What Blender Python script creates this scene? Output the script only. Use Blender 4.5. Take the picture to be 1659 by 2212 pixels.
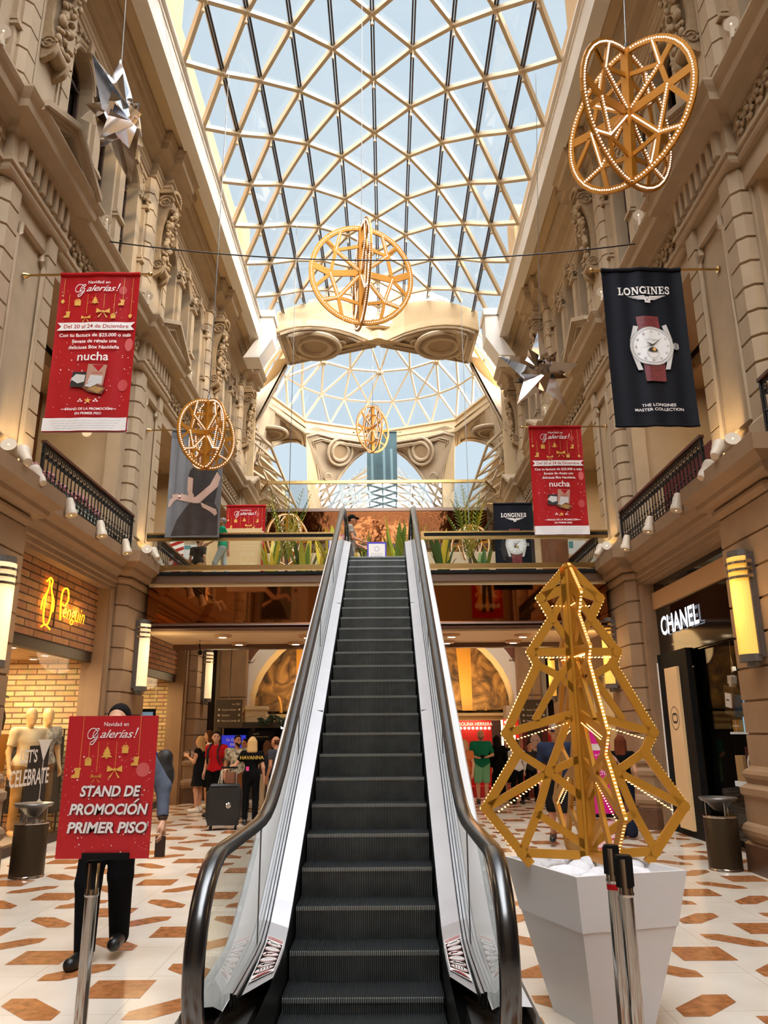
import bpy, bmesh, math, random
import numpy as np
from math import sin, cos, pi, radians, sqrt, atan2, tan
from mathutils import Vector, Matrix
for o in list(bpy.data.objects): bpy.data.objects.remove(o)
SC = bpy.context.scene
COL = SC.collection
random.seed(7)
# ------------------------------------------------------------------ camera, sky, sun, exposure
SC.view_settings.view_transform = 'Standard'; SC.view_settings.look = 'None'
SC.view_settings.gamma = 1.0; SC.view_settings.use_curve_mapping = False
SC.view_settings.exposure = 0.0
SC.cycles.max_bounces = 7; SC.cycles.diffuse_bounces = 4; SC.cycles.glossy_bounces = 4
SC.cycles.transmission_bounces = 4; SC.cycles.transparent_max_bounces = 16
SC.cycles.caustics_reflective = False; SC.cycles.caustics_refractive = False
SC.cycles.sample_clamp_indirect = 4.0; SC.cycles.sample_clamp_direct = 20.0
FPX = 1660.0
cd = bpy.data.cameras.new('camera'); cam = bpy.data.objects.new('camera', cd); COL.objects.link(cam)
cd.sensor_fit = 'VERTICAL'; cd.sensor_height = 36.0; cd.lens = FPX / 2212 * 36; cd.clip_start = .05; cd.clip_end = 500
_p, _y, _r = radians(15.9378), radians(.1723), radians(.4)
_f = Vector((-sin(_y)*cos(_p), cos(_y)*cos(_p), sin(_p)))
_u0 = Vector((sin(_y)*sin(_p), -cos(_y)*sin(_p), cos(_p))); _r0 = Vector((cos(_y), sin(_y), 0))
_R = _r0*cos(_r) - _u0*sin(_r); _U = _r0*sin(_r) + _u0*cos(_r)
cam.matrix_world = Matrix(((_R.x, _U.x, -_f.x, 0), (_R.y, _U.y, -_f.y, 0), (_R.z, _U.z, -_f.z, 1.55), (0, 0, 0, 1)))
SC.camera = cam
SKY_LOW = (.60, .75, .86); SKY_UP = (.95, .97, 1.0)
SKY_GAIN = 15.5; SUN_POWER = 2.7; SUN_TURN = (-.80, .52, -.62)
w = bpy.data.worlds.new('sky'); SC.world = w; w.use_nodes = True
nt = w.node_tree; nt.nodes.clear()
out = nt.nodes.new('ShaderNodeOutputWorld'); bg = nt.nodes.new('ShaderNodeBackground')
tc = nt.nodes.new('ShaderNodeTexCoord'); dot = nt.nodes.new('ShaderNodeVectorMath'); dot.operation = 'DOT_PRODUCT'
nt.links.new(tc.outputs['Generated'], dot.inputs[0]); _d = Vector((.42, -.62, .66)).normalized(); dot.inputs[1].default_value = _d
mr = nt.nodes.new('ShaderNodeMapRange'); mr.interpolation_type = 'SMOOTHERSTEP'
mr.inputs['From Min'].default_value = .16; mr.inputs['From Max'].default_value = .95
nt.links.new(dot.outputs['Value'], mr.inputs['Value'])
nz = nt.nodes.new('ShaderNodeTexNoise'); nz.inputs['Scale'].default_value = 2.2; nz.inputs['Detail'].default_value = 4
cr = nt.nodes.new('ShaderNodeValToRGB'); cr.color_ramp.elements[0].position = .3; cr.color_ramp.elements[1].position = .8
cr.color_ramp.elements[0].color = (*SKY_LOW, 1); cr.color_ramp.elements[1].color = (.72, .83, .90, 1)
nt.links.new(tc.outputs['Generated'], nz.inputs['Vector']); nt.links.new(nz.outputs['Fac'], cr.inputs['Fac'])
mx = nt.nodes.new('ShaderNodeMixRGB'); mx.inputs[2].default_value = (SKY_UP[0]*SKY_GAIN, SKY_UP[1]*SKY_GAIN, SKY_UP[2]*SKY_GAIN, 1)
nt.links.new(mr.outputs['Result'], mx.inputs[0]); nt.links.new(cr.outputs['Color'], mx.inputs[1])
nt.links.new(mx.outputs['Color'], bg.inputs['Color']); nt.links.new(bg.outputs['Background'], out.inputs['Surface'])
sd = bpy.data.lights.new('sun', 'SUN'); sun = bpy.data.objects.new('sun', sd); COL.objects.link(sun)
sd.energy = SUN_POWER; sd.angle = radians(.8); sd.color = (1, .80, .52)
sun.rotation_euler = Vector(SUN_TURN).to_track_quat('-Z', 'Y').to_euler(); sun.location = (8, -8, 30)

# ------------------------------------------------------------------ materials
def lin(c):
    return tuple((x/255/12.92 if x/255 <= .04045 else ((x/255+.055)/1.055)**2.4) for x in c)
MATS = {}
def mat(name, rgb, rough=.6, metal=0.0, emit=None, estr=0, noise=0, nscale=6.0, bump=0, bscale=30.0, spec=None, ramp=None, stretch=None):
    if name in MATS: return MATS[name]
    m = bpy.data.materials.new(name); m.use_nodes = True; n = m.node_tree; b = n.nodes['Principled BSDF']
    c = lin(rgb); b.inputs['Base Color'].default_value = (*c, 1); b.inputs['Roughness'].default_value = rough; b.inputs['Metallic'].default_value = metal
    if spec is not None: b.inputs['Specular IOR Level'].default_value = spec
    if noise or bump:
        t = n.nodes.new('ShaderNodeTexCoord'); v = t.outputs['Object']
        if stretch:
            mp = n.nodes.new('ShaderNodeMapping'); mp.inputs['Scale'].default_value = stretch; n.links.new(v, mp.inputs['Vector']); v = mp.outputs['Vector']
    if noise:
        z = n.nodes.new('ShaderNodeTexNoise'); z.inputs['Scale'].default_value = nscale; z.inputs['Detail'].default_value = 5
        n.links.new(v, z.inputs['Vector'])
        r = n.nodes.new('ShaderNodeValToRGB'); r.color_ramp.elements[0].position = .32; r.color_ramp.elements[1].position = .68
        c2 = lin(ramp) if ramp else tuple(x*(1-noise) for x in c)
        r.color_ramp.elements[0].color = (*c2, 1); r.color_ramp.elements[1].color = (*c, 1)
        n.links.new(z.outputs['Fac'], r.inputs['Fac']); n.links.new(r.outputs['Color'], b.inputs['Base Color'])
    if bump:
        z2 = n.nodes.new('ShaderNodeTexNoise'); z2.inputs['Scale'].default_value = bscale; z2.inputs['Detail'].default_value = 3
        n.links.new(v, z2.inputs['Vector'])
        bp = n.nodes.new('ShaderNodeBump'); bp.inputs['Strength'].default_value = bump; bp.inputs['Distance'].default_value = .01
        n.links.new(z2.outputs['Fac'], bp.inputs['Height']); n.links.new(bp.outputs['Normal'], b.inputs['Normal'])
    if emit is not None:
        b.inputs['Emission Color'].default_value = (*lin(emit), 1); b.inputs['Emission Strength'].default_value = estr
    MATS[name] = m; return m
def glass(name, tint, refl=.10, rough=.0, graze=.75):
    if name in MATS: return MATS[name]
    m = bpy.data.materials.new(name); m.use_nodes = True; n = m.node_tree; n.nodes.clear()
    o = n.nodes.new('ShaderNodeOutputMaterial'); t = n.nodes.new('ShaderNodeBsdfTransparent'); g = n.nodes.new('ShaderNodeBsdfGlossy')
    t.inputs['Color'].default_value = (*tint, 1); g.inputs['Roughness'].default_value = rough; g.inputs['Color'].default_value = (.95, .97, 1, 1)
    f = n.nodes.new('ShaderNodeLayerWeight'); f.inputs['Blend'].default_value = .5
    pw = n.nodes.new('ShaderNodeMath'); pw.operation = 'POWER'; pw.inputs[1].default_value = 4.0; n.links.new(f.outputs['Facing'], pw.inputs[0])
    a = n.nodes.new('ShaderNodeMath'); a.operation = 'MULTIPLY_ADD'; a.use_clamp = True; a.inputs[1].default_value = graze; a.inputs[2].default_value = refl
    n.links.new(pw.outputs['Value'], a.inputs[0])
    x = n.nodes.new('ShaderNodeMixShader'); n.links.new(a.outputs['Value'], x.inputs['Fac']); n.links.new(t.outputs['BSDF'], x.inputs[1]); n.links.new(g.outputs['BSDF'], x.inputs[2])
    n.links.new(x.outputs['Shader'], o.inputs['Surface']); MATS[name] = m; return m
def brickmat(name, c1, c2, mortar, sx, sy, scale, axes='yz', bump=.4, rough=.7):
    if name in MATS: return MATS[name]
    m = mat(name, c1, rough); n = m.node_tree; b = n.nodes['Principled BSDF']
    t = n.nodes.new('ShaderNodeTexCoord'); sp = n.nodes.new('ShaderNodeSeparateXYZ'); cb = n.nodes.new('ShaderNodeCombineXYZ')
    n.links.new(t.outputs['Object'], sp.inputs[0]); n.links.new(sp.outputs[axes[0].upper()], cb.inputs['X']); n.links.new(sp.outputs[axes[1].upper()], cb.inputs['Y'])
    k = n.nodes.new('ShaderNodeTexBrick'); k.inputs['Scale'].default_value = scale; k.inputs['Brick Width'].default_value = sx; k.inputs['Row Height'].default_value = sy
    k.inputs['Mortar Size'].default_value = .012; k.inputs['Color1'].default_value = (*lin(c1), 1); k.inputs['Color2'].default_value = (*lin(c2), 1); k.inputs['Mortar'].default_value = (*lin(mortar), 1)
    n.links.new(cb.outputs[0], k.inputs['Vector'])
    z = n.nodes.new('ShaderNodeTexNoise'); z.inputs['Scale'].default_value = 9; n.links.new(t.outputs['Object'], z.inputs['Vector'])
    q = n.nodes.new('ShaderNodeMixRGB'); q.blend_type = 'MULTIPLY'; q.inputs[0].default_value = .55; n.links.new(k.outputs['Color'], q.inputs[1]); n.links.new(z.outputs['Color'], q.inputs[2])
    hs = n.nodes.new('ShaderNodeHueSaturation'); hs.inputs['Value'].default_value = 1.4; hs.inputs['Saturation'].default_value = .9; n.links.new(q.outputs[0], hs.inputs['Color'])
    n.links.new(hs.outputs[0], b.inputs['Base Color'])
    bp = n.nodes.new('ShaderNodeBump'); bp.inputs['Strength'].default_value = bump; bp.inputs['Distance'].default_value = .02
    n.links.new(k.outputs['Fac'], bp.inputs['Height']); bp.invert = True; n.links.new(bp.outputs['Normal'], b.inputs['Normal'])
    return m
STONE = mat('stone', (177, 155, 126), .75, noise=.10, nscale=3, bump=.08, bscale=60)
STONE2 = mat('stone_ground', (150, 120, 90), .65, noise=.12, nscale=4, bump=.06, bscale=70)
STONED = mat('carved_stone', (166, 140, 106), .8, noise=.2, nscale=12)
PLINTH = mat('plinth_marble', (96, 66, 46), .35, noise=.35, nscale=9)
WHITE = mat('white_plaster', (238, 232, 222), .6, noise=.03)
CREAM = mat('cream_plaster', (202, 176, 136), .65, noise=.06, nscale=2)
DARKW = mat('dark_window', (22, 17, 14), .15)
WINFR = mat('window_timber', (54, 34, 24), .5)
BLACK = mat('black_matte', (11, 11, 11), .7, spec=.2)
BLKGL = mat('black_gloss', (10, 10, 11), .08)
IRON = mat('wrought_iron', (20, 19, 19), .45, metal=.3)
WOODR = mat('railing_timber', (92, 50, 26), .35, noise=.3, nscale=20)
CHROME = mat('polished_steel', (205, 203, 200), .12, metal=1)
STEEL = mat('brushed_steel', (206, 205, 208), .34, metal=.75, noise=.06, nscale=4)
STEELD = mat('dull_steel', (120, 118, 116), .4, metal=.8)
BRASS = mat('brass', (200, 168, 110), .25, metal=1)
GOLD = mat('gold_paint', (178, 118, 30), .42, metal=.5)
GOLDT = mat('tree_gold', (206, 146, 48), .42, metal=.45)
GOLDL = mat('gold_foil_print', (226, 172, 78), .5)
RED = mat('banner_red', (176, 16, 22), .5, spec=.2, noise=.18, nscale=1.6)
RIBW = mat('print_white', (240, 236, 232), .6)
NAVY = mat('banner_navy', (15, 18, 28), .6, spec=.15, noise=.3, nscale=3)
RUBBER = mat('handrail_rubber', (14, 16, 19), .24, spec=.7)
RUBBER.node_tree.nodes['Principled BSDF'].inputs['Coat Weight'].default_value = .65; RUBBER.node_tree.nodes['Principled BSDF'].inputs['Coat Roughness'].default_value = .2; RUBBER.node_tree.nodes['Principled BSDF'].inputs['Coat IOR'].default_value = 1.7
LED = mat('led_warm', (255, 214, 140), .5, emit=(255, 200, 120), estr=5)
LEDW = mat('led_white', (255, 240, 220), .5, emit=(255, 236, 214), estr=1.3)
GLASS = glass('clear_glass', (.93, .96, .95), .06)
SKYGL = glass('skylight_glass', (.97, .985, 1), .045)

# ------------------------------------------------------------------ mesh builder
class MB:
    def __init__(s): s.v = []; s.f = []; s.m = []; s.cur = 0
    def mat(s, i): s.cur = i; return s
    def poly(s, pts):
        n = len(s.v); s.v += [tuple(p) for p in pts]; s.f.append(tuple(range(n, n+len(pts)))); s.m.append(s.cur)
    def grid(s, rows, closed=False, caps=False):
        n = len(s.v); R = len(rows); C = len(rows[0])
        for r in rows: s.v += [tuple(p) for p in r]
        for i in range(R-1):
            for j in range(C if closed else C-1):
                k = (j+1) % C
                s.f.append((n+i*C+j, n+i*C+k, n+(i+1)*C+k, n+(i+1)*C+j)); s.m.append(s.cur)
        if caps:
            s.f.append(tuple(n+j for j in reversed(range(C)))); s.m.append(s.cur)
            s.f.append(tuple(n+(R-1)*C+j for j in range(C))); s.m.append(s.cur)
    def box(s, x0, x1, y0, y1, z0, z1):
        x0, x1 = min(x0, x1), max(x0, x1); y0, y1 = min(y0, y1), max(y0, y1); z0, z1 = min(z0, z1), max(z0, z1)
        n = len(s.v); s.v += [(x, y, z) for z in (z0, z1) for x, y in ((x0, y0), (x1, y0), (x1, y1), (x0, y1))]
        for q in ((0, 3, 2, 1), (4, 5, 6, 7), (0, 1, 5, 4), (1, 2, 6, 5), (2, 3, 7, 6), (3, 0, 4, 7)):
            s.f.append(tuple(n+i for i in q)); s.m.append(s.cur)
        return s
    def prism(s, poly, a, b):   # poly of 3D points swept by vector a->b offsets
        lo = [Vector(p)+Vector(a) for p in poly]; hi = [Vector(p)+Vector(b) for p in poly]
        s.grid([lo, hi], closed=True, caps=True); return s
    def bar(s, a, b, w, t, nrm=(0, 0, 1)):   # flat bar a->b, width w in plane, thickness t along nrm
        a = Vector(a); b = Vector(b); d = (b-a)
        if d.length < 1e-6: return s
        d.normalize(); n = Vector(nrm).normalized(); sd = d.cross(n).normalized()*w/2; n = n*t/2
        r0 = [a+sd+n, a-sd+n, a-sd-n, a+sd-n]; r1 = [p+(b-a) for p in r0]
        s.grid([r0, r1], closed=True, caps=True); return s
    def tube(s, path, r, n=8, closed=False, up=(0, 0, 1), sx=1, sy=1, phase=0):
        P = [Vector(p) for p in path]; R = []; L = len(P)
        for i, p in enumerate(P):
            if closed: d = P[(i+1) % L]-P[i-1]
            else: d = P[min(i+1, L-1)]-P[max(i-1, 0)]
            d.normalize(); u = Vector(up)
            if abs(d.dot(u)) > .97: u = Vector((1, 0, 0)) if abs(d.x) < .9 else Vector((0, 1, 0))
            a = d.cross(u).normalized(); b = a.cross(d).normalized(); rr = r[i] if isinstance(r, (list, tuple)) else r
            R.append([p + a*rr*sx*cos(2*pi*k/n+phase) + b*rr*sy*sin(2*pi*k/n+phase) for k in range(n)])
        if closed: R.append(R[0])
        s.grid(R, closed=True, caps=not closed); return s
    def lathe(s, prof, c=(0, 0, 0), n=24, axis='z', sx=1, sy=1):
        rows = []
        for r, z in prof:
            if axis == 'z': rows.append([(c[0]+r*sx*cos(2*pi*k/n), c[1]+r*sy*sin(2*pi*k/n), c[2]+z) for k in range(n)])
            elif axis == 'y': rows.append([(c[0]+r*sx*cos(2*pi*k/n), c[1]+z, c[2]+r*sy*sin(2*pi*k/n)) for k in range(n)])
            else: rows.append([(c[0]+z, c[1]+r*sx*cos(2*pi*k/n), c[2]+r*sy*sin(2*pi*k/n)) for k in range(n)])
        s.grid(rows, closed=True, caps=True); return s
    def ball(s, c, r, n=10, m=6, sc=(1, 1, 1)):
        rows = []
        for i in range(m+1):
            t = pi*i/m; t = min(max(t, .02), pi-.02)
            rows.append([(c[0]+r*sc[0]*sin(t)*cos(2*pi*k/n), c[1]+r*sc[1]*sin(t)*sin(2*pi*k/n), c[2]-r*sc[2]*cos(t)) for k in range(n)])
        s.grid(rows, closed=True, caps=True); return s
    def add(s, o, M=None):
        n = len(s.v); s.v += [tuple(M @ Vector(p)) if M else p for p in o.v]
        s.f += [tuple(n+i for i in q) for q in o.f]; s.m += o.m; return s
    def mesh(s, name, mats, smooth=False, fix=True):
        me = bpy.data.meshes.new(name); me.from_pydata(s.v, [], s.f)
        if not isinstance(mats, (list, tuple)): mats = [mats]
        for x in mats: me.materials.append(x)
        if len(mats) > 1: me.polygons.foreach_set('material_index', s.m)
        if fix:
            bm = bmesh.new(); bm.from_mesh(me); bmesh.ops.recalc_face_normals(bm, faces=bm.faces); bm.to_mesh(me); bm.free()
        if smooth:
            me.polygons.foreach_set('use_smooth', [True]*len(me.polygons))
            try: me.set_sharp_from_angle(angle=radians(smooth if smooth > 1 else 40))
            except Exception: pass
        me.update(); return me
    def obj(s, name, mats, parent=None, smooth=False, loc=None, fix=True):
        o = bpy.data.objects.new(name, s.mesh(name, mats, smooth, fix)); COL.objects.link(o)
        if parent: o.parent = parent
        if loc is not None: o.location = loc
        return o
def tag(o, label, cat, group=None):
    o['label'] = label; o['category'] = cat
    if group: o['group'] = group
    return o
def empty(name, loc, label, cat, group=None, rz=0):
    o = bpy.data.objects.new(name, None); COL.objects.link(o); o.location = loc; o.rotation_euler = (0, 0, rz); o.empty_display_size = .1
    return tag(o, label, cat, group)
def struct(o): o['kind'] = 'structure'; return o
def copy_tree(o, parent=None):
    c = o.copy(); COL.objects.link(c)
    if parent: c.parent = parent
    for ch in list(o.children): copy_tree(ch, c)
    return c
TRIM = [0]
def trim(mb, m, smooth=False, name=None):
    TRIM[0] += 1
    return struct(mb.obj(name or 'trim_%d' % TRIM[0], m, smooth=smooth))
_TXT = {}
def text2d(s, size=1.0, shear=0.0, bold=0.0, align='CENTER', spacing=1.0, ext=0.0):
    key = (s, shear, bold, align, spacing)
    if key not in _TXT:
        cu = bpy.data.curves.new('t', 'FONT'); cu.body = s; cu.size = 1; cu.shear = shear; cu.offset = bold; cu.align_x = align; cu.space_character = spacing
        cu.fill_mode = 'FRONT'; cu.resolution_u = 3
        o = bpy.data.objects.new('t', cu); COL.objects.link(o)
        dg = bpy.context.evaluated_depsgraph_get(); dg.update(); e = o.evaluated_get(dg); me = e.to_mesh()
        _TXT[key] = ([tuple(v.co[:2]) for v in me.vertices], [tuple(p.vertices) for p in me.polygons])
        e.to_mesh_clear(); bpy.data.objects.remove(o); bpy.data.curves.remove(cu)
    v, f = _TXT[key]
    return [(x*size, y*size) for x, y in v], f
class Print:
    """flat artwork laid on a surface given by a map (u, v, offset) -> point"""
    def __init__(s, fn, mats): s.fn = fn; s.mats = mats; s.b = MB(); s.k = 0; s.eps = .0012; s.base = .002; s.cut = None
    def _z(s): s.k += 1; return s.base + s.eps*s.k
    def poly(s, pts, m, z=None):
        z = s._z() if z is None else z
        s.b.mat(s.mats.index(m)).poly([(u, v, z) for u, v in pts])
    def rect(s, u0, u1, v0, v1, m, z=None): s.poly([(u0, v0), (u1, v0), (u1, v1), (u0, v1)], m, z)
    def disc(s, u, v, ru, rv, m, n=20, z=None): s.poly([(u+ru*cos(2*pi*k/n), v+rv*sin(2*pi*k/n)) for k in range(n)], m, z)
    def ring(s, u, v, r0, r1, m, n=28, a0=0, a1=2*pi, asp=1.0, z=None):
        z = s._z() if z is None else z; s.b.mat(s.mats.index(m))
        for k in range(n):
            a = a0+(a1-a0)*k/n; b = a0+(a1-a0)*(k+1)/n
            s.b.poly([(u+r0*asp*cos(a), v+r0*sin(a), z), (u+r1*asp*cos(a), v+r1*sin(a), z), (u+r1*asp*cos(b), v+r1*sin(b), z), (u+r0*asp*cos(b), v+r0*sin(b), z)])
    def line(s, pts, w, m, z=None):
        z = s._z() if z is None else z; s.b.mat(s.mats.index(m)); L = len(pts); rows = []
        for i, p in enumerate(pts):
            d = Vector((pts[min(i+1, L-1)][0]-pts[max(i-1, 0)][0], pts[min(i+1, L-1)][1]-pts[max(i-1, 0)][1], 0)).normalized()
            ww = w[i] if isinstance(w, (list, tuple)) else w
            rows.append([(p[0]-d.y*ww/2, p[1]+d.x*ww/2, z), (p[0]+d.y*ww/2, p[1]-d.x*ww/2, z)])
        s.b.grid(rows)
    def text(s, t, u, v, size, m, shear=0, bold=0, align='CENTER', sx=1.0, spacing=1.0):
        z = s._z(); V, F = text2d(t, size, shear, bold, align, spacing); s.b.mat(s.mats.index(m)); n = len(s.b.v)
        s.b.v += [(u+x*sx, v+y, z) for x, y in V]; s.b.f += [tuple(n+i for i in f) for f in F]; s.b.m += [s.b.cur]*len(F)
    def obj(s, name, parent):
        if s.cut:
            me = s.b.mesh('t', s.mats, fix=False); bm = bmesh.new(); bm.from_mesh(me)
            for ax, vals in s.cut:
                for c in vals:
                    co = [0, 0, 0]; no = [0, 0, 0]; co[ax] = c; no[ax] = 1
                    bmesh.ops.bisect_plane(bm, geom=bm.verts[:]+bm.edges[:]+bm.faces[:], plane_co=co, plane_no=no)
            bm.to_mesh(me); bm.free()
            for v in me.vertices: v.co = s.fn(*v.co)
            me.name = name; me.update(); o = bpy.data.objects.new(name, me); COL.objects.link(o); o.parent = parent; return o
        s.b.v = [tuple(s.fn(*p)) for p in s.b.v]
        return s.b.obj(name, s.mats, parent, fix=False)
def spline(pts, n=8):
    out = []; P = [Vector(p) for p in pts]
    for i in range(len(P)-1):
        p0 = P[max(i-1, 0)]; p1 = P[i]; p2 = P[i+1]; p3 = P[min(i+2, len(P)-1)]
        for k in range(n):
            t = k/n; out.append(.5*((2*p1)+(p2-p0)*t+(2*p0-5*p1+4*p2-p3)*t*t+(3*p1-p0-3*p2+p3)*t**3))
    out.append(P[-1]); return [tuple(p) for p in out]
def point_light(name, loc, power, col, size=.1):
    l = bpy.data.lights.new(name, 'POINT'); l.energy = power; l.color = col; l.shadow_soft_size = size
    o = bpy.data.objects.new(name, l); COL.objects.link(o); o.location = loc; return o
def area_light(name, loc, power, col, sx, sy, rot=(0, 0, 0)):
    l = bpy.data.lights.new(name, 'AREA'); l.energy = power; l.color = col; l.shape = 'RECTANGLE'; l.size = sx; l.size_y = sy
    o = bpy.data.objects.new(name, l); COL.objects.link(o); o.location = loc; o.rotation_euler = rot; return o
def spot_light(name, loc, target, power, col, ang=70, size=.05):
    l = bpy.data.lights.new(name, 'SPOT'); l.energy = power; l.color = col; l.spot_size = radians(ang); l.spot_blend = .6; l.shadow_soft_size = size
    o = bpy.data.objects.new(name, l); COL.objects.link(o); o.location = loc
    o.rotation_euler = (Vector(target)-Vector(loc)).to_track_quat('-Z', 'Y').to_euler(); return o
CX = -.18
# ------------------------------------------------------------------ floor
FL = MB(); FL.mat(0).poly([(-9, -9, 0), (9, -9, 0), (9, 62, 0), (-9, 62, 0)])
FL.mat(1)
def inlay(pts): FL.poly([(x, y, .0012) for x, y in pts])
for i in range(-6, 7):
    for j in range(-8, 28):
        bx = 2.24+.79*i*2; by = 6.19+.717*2*j
        for ox, oy in ((0, 0), (.79, .717)):
            x, y = bx+ox, by+oy
            if abs(x) > 5.2: continue
            inlay([(x-.19, y-.178), (x+.19, y-.178), (x+.19, y+.178), (x-.19, y+.178)])
            for sg in (1, -1):
                cx, cy = x-.395, y-.3585*sg
                H = [(.198, .187), (.05, .187), (-.198, -.05), (-.198, -.187), (-.05, -.187), (.198, .05)]
                inlay([(cx-sg*a_, cy+b_) for a_, b_ in (H if sg < 0 else H[::-1])])
m = mat('floor_marble', (226, 216, 202), .17, noise=.10, nscale=1.3, spec=.4, ramp=(206, 192, 174))
nn = m.node_tree; bb = nn.nodes['Principled BSDF']
k = nn.nodes.new('ShaderNodeTexBrick'); k.offset = 0; k.inputs['Scale'].default_value = 1; k.inputs['Brick Width'].default_value = .79; k.inputs['Row Height'].default_value = .717; k.inputs['Mortar Size'].default_value = .003
k.inputs['Color1'].default_value = k.inputs['Color2'].default_value = (1, 1, 1, 1); k.inputs['Mortar'].default_value = (.72, .68, .62, 1)
tcn = nn.nodes.new('ShaderNodeTexCoord'); nn.links.new(tcn.outputs['Object'], k.inputs['Vector'])
mxx = nn.nodes.new('ShaderNodeMixRGB'); mxx.blend_type = 'MULTIPLY'; mxx.inputs[0].default_value = 1
src = bb.inputs['Base Color'].links[0].from_socket; nn.links.new(src, mxx.inputs[1]); nn.links.new(k.outputs['Color'], mxx.inputs[2]); nn.links.new(mxx.outputs[0], bb.inputs['Base Color'])
struct(FL.obj('floor', [m, mat('brown_marble', (184, 118, 70), .14, noise=.45, nscale=16, stretch=(1, 1, 1))], fix=False))

# ------------------------------------------------------------------ side walls
PY = [-7.25, -1.9, 3.45, 8.8, 14.15, 19.5, 24.15]
def X(s, h): return CX + s*h
def sweep(mb, s, path, prof):
    P = [Vector((-h, y)) for h, y in path]; n = len(P); offs = []
    for i in range(n):
        ns = []
        if i > 0: d = (P[i]-P[i-1]).normalized(); ns.append(Vector((d.y, -d.x)))
        if i < n-1: d = (P[i+1]-P[i]).normalized(); ns.append(Vector((d.y, -d.x)))
        a = sum(ns, Vector((0, 0)))
        a.normalize(); c = max(a.dot(ns[0]), .35); offs.append(a/c)
    rows = []
    for o, z in prof:
        r = []
        for p, q in zip(P, offs):
            v = p+q*o; r.append((X(s, -v.x), v.y, z))
        rows.append(r)
    mb.grid(rows)
def rust(z0, z1, n, g=.03, d=.028):
    out = []; H = (z1-z0)/n
    for i in range(n):
        a = z0+i*H; b = a+H
        out += [(0, a), (0, b-g), (-d, b-g+.006), (-d, b-.006)]
    out.append((0, z1)); return out
def breaks(y0, y1, hb, hp, wid):
    path = [(hb, y0)]
    for p in PY:
        if y0 < p-wid and p+wid < y1: path += [(hb, p-wid), (hp, p-wid), (hp, p+wid), (hb, p+wid)]
        elif y0 < p-wid < y1: path += [(hb, p-wid), (hp, p-wid), (hp, y1)]; return path
    path.append((hb, y1)); return path
YB, YE = -9.0, 25.0
def breaks2(y0, y1, hb, hm, hp, wm, wp):
    path = [(hb, y0)]
    for p in PY:
        if y0 < p-wm and p+wm < y1: path += [(hb, p-wm), (hm, p-wm), (hm, p-wp), (hp, p-wp), (hp, p+wp), (hm, p+wp), (hm, p+wm), (hb, p+wm)]
    path.append((hb, y1)); return path
GP = [(.15, 0), (.15, .30), (.11, .33), (.11, .36), (.15, .40), (.16, .45), (.14, .50), (.10, .53), (.10, .80), (.13, .83), (.13, .90), (.05, .95), (.05, .99), (.08, 1.01), (.09, 1.05), (.07, 1.09), (.03, 1.11), (0, 1.14)]
W2 = .80
carve_cache = {}
def leaf_clump(rng, n, sx, sy, sz, r0=.03, r1=.06):
    b = MB()
    for i in range(n):
        x, y, z = rng.uniform(-sx, sx), rng.uniform(-sy, sy), rng.uniform(-sz, sz)
        b.ball((x, y, z), rng.uniform(r0, r1), 7, 4, (rng.uniform(.6, 1.3), rng.uniform(.5, 1), rng.uniform(.7, 1.5)))
    return b
def scroll(b, c, r, t, turns=1.6, sgn=1):   # volute spiral in the y-z plane, extruded along x by t
    pts = []; N = 26
    for i in range(N+1):
        a = turns*2*pi*i/N; rr = r*(1-.8*i/N); pts.append((0, c[1]+rr*cos(a)*sgn, c[2]+rr*sin(a)))
    for x in (-t/2, t/2):
        b.tube([(c[0]+x, y, z) for _, y, z in pts], r*.17, 5)
    b.lathe([(r*.85, -t/2), (r*.85, t/2)], c, 16, 'x')
def console_mesh():
    if 'c' in carve_cache: return carve_cache['c']
    rng = random.Random(5); b = MB()     # local: x toward the nave, y along the wall, z up, origin at the top
    for sy in (-.19, .19):
        b2 = MB(); N = 24; pr = []
        prof = [(0, 0), (.26, 0), (.30, -.12), (.30, -.30), (.20, -.48), (.12, -.80), (.10, -1.25), (.14, -1.55), (.20, -1.70), (.18, -1.86), (.08, -1.95), (0, -1.98)]
        q = spline([(x, 0, z) for x, z in prof], 4)
        b2.prism([(p[0], sy, p[2]) for p in q], (0, -.045, 0), (0, .045, 0)); b.add(b2)
    for c, r in (((.16, 0, -.20), .17), ((.10, 0, -1.72), .12)):
        pts = []
        for i in range(25):
            a = 1.7*2*pi*i/24; rr = r*(1-.8*i/24); pts.append((rr*cos(a), rr*sin(a)))
        for sy in (-.25, .25): b.tube([(c[0]+x, sy, c[2]+z) for x, z in pts], r*.16, 5)
        b.lathe([(r*.9, -.24), (r*.9, .24)], (c[0], c[1], c[2]), 14, 'y')
    for i in range(46):
        t = i/45; z = -.34-1.3*t; a = rng.uniform(-.20, .20)*(1-.35*abs(t-.4)); x = .26-.14*t+.03*sin(9*t)
        b.ball((x+rng.uniform(-.02, .05), a, z), rng.uniform(.035, .075), 7, 4, (rng.uniform(.7, 1.2), rng.uniform(.7, 1.3), rng.uniform(.7, 1.4)))
    for k in range(10):
        a = pi*k/9; b.ball((.30+.05*sin(a), .22*cos(a), .02+.10*sin(a)), .05, 7, 4)
    b.box(-.02, .33, -.30, .30, .0, .07); b.box(-.02, .28, -.27, .27, .07, .12)
    carve_cache['c'] = b; return b
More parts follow.
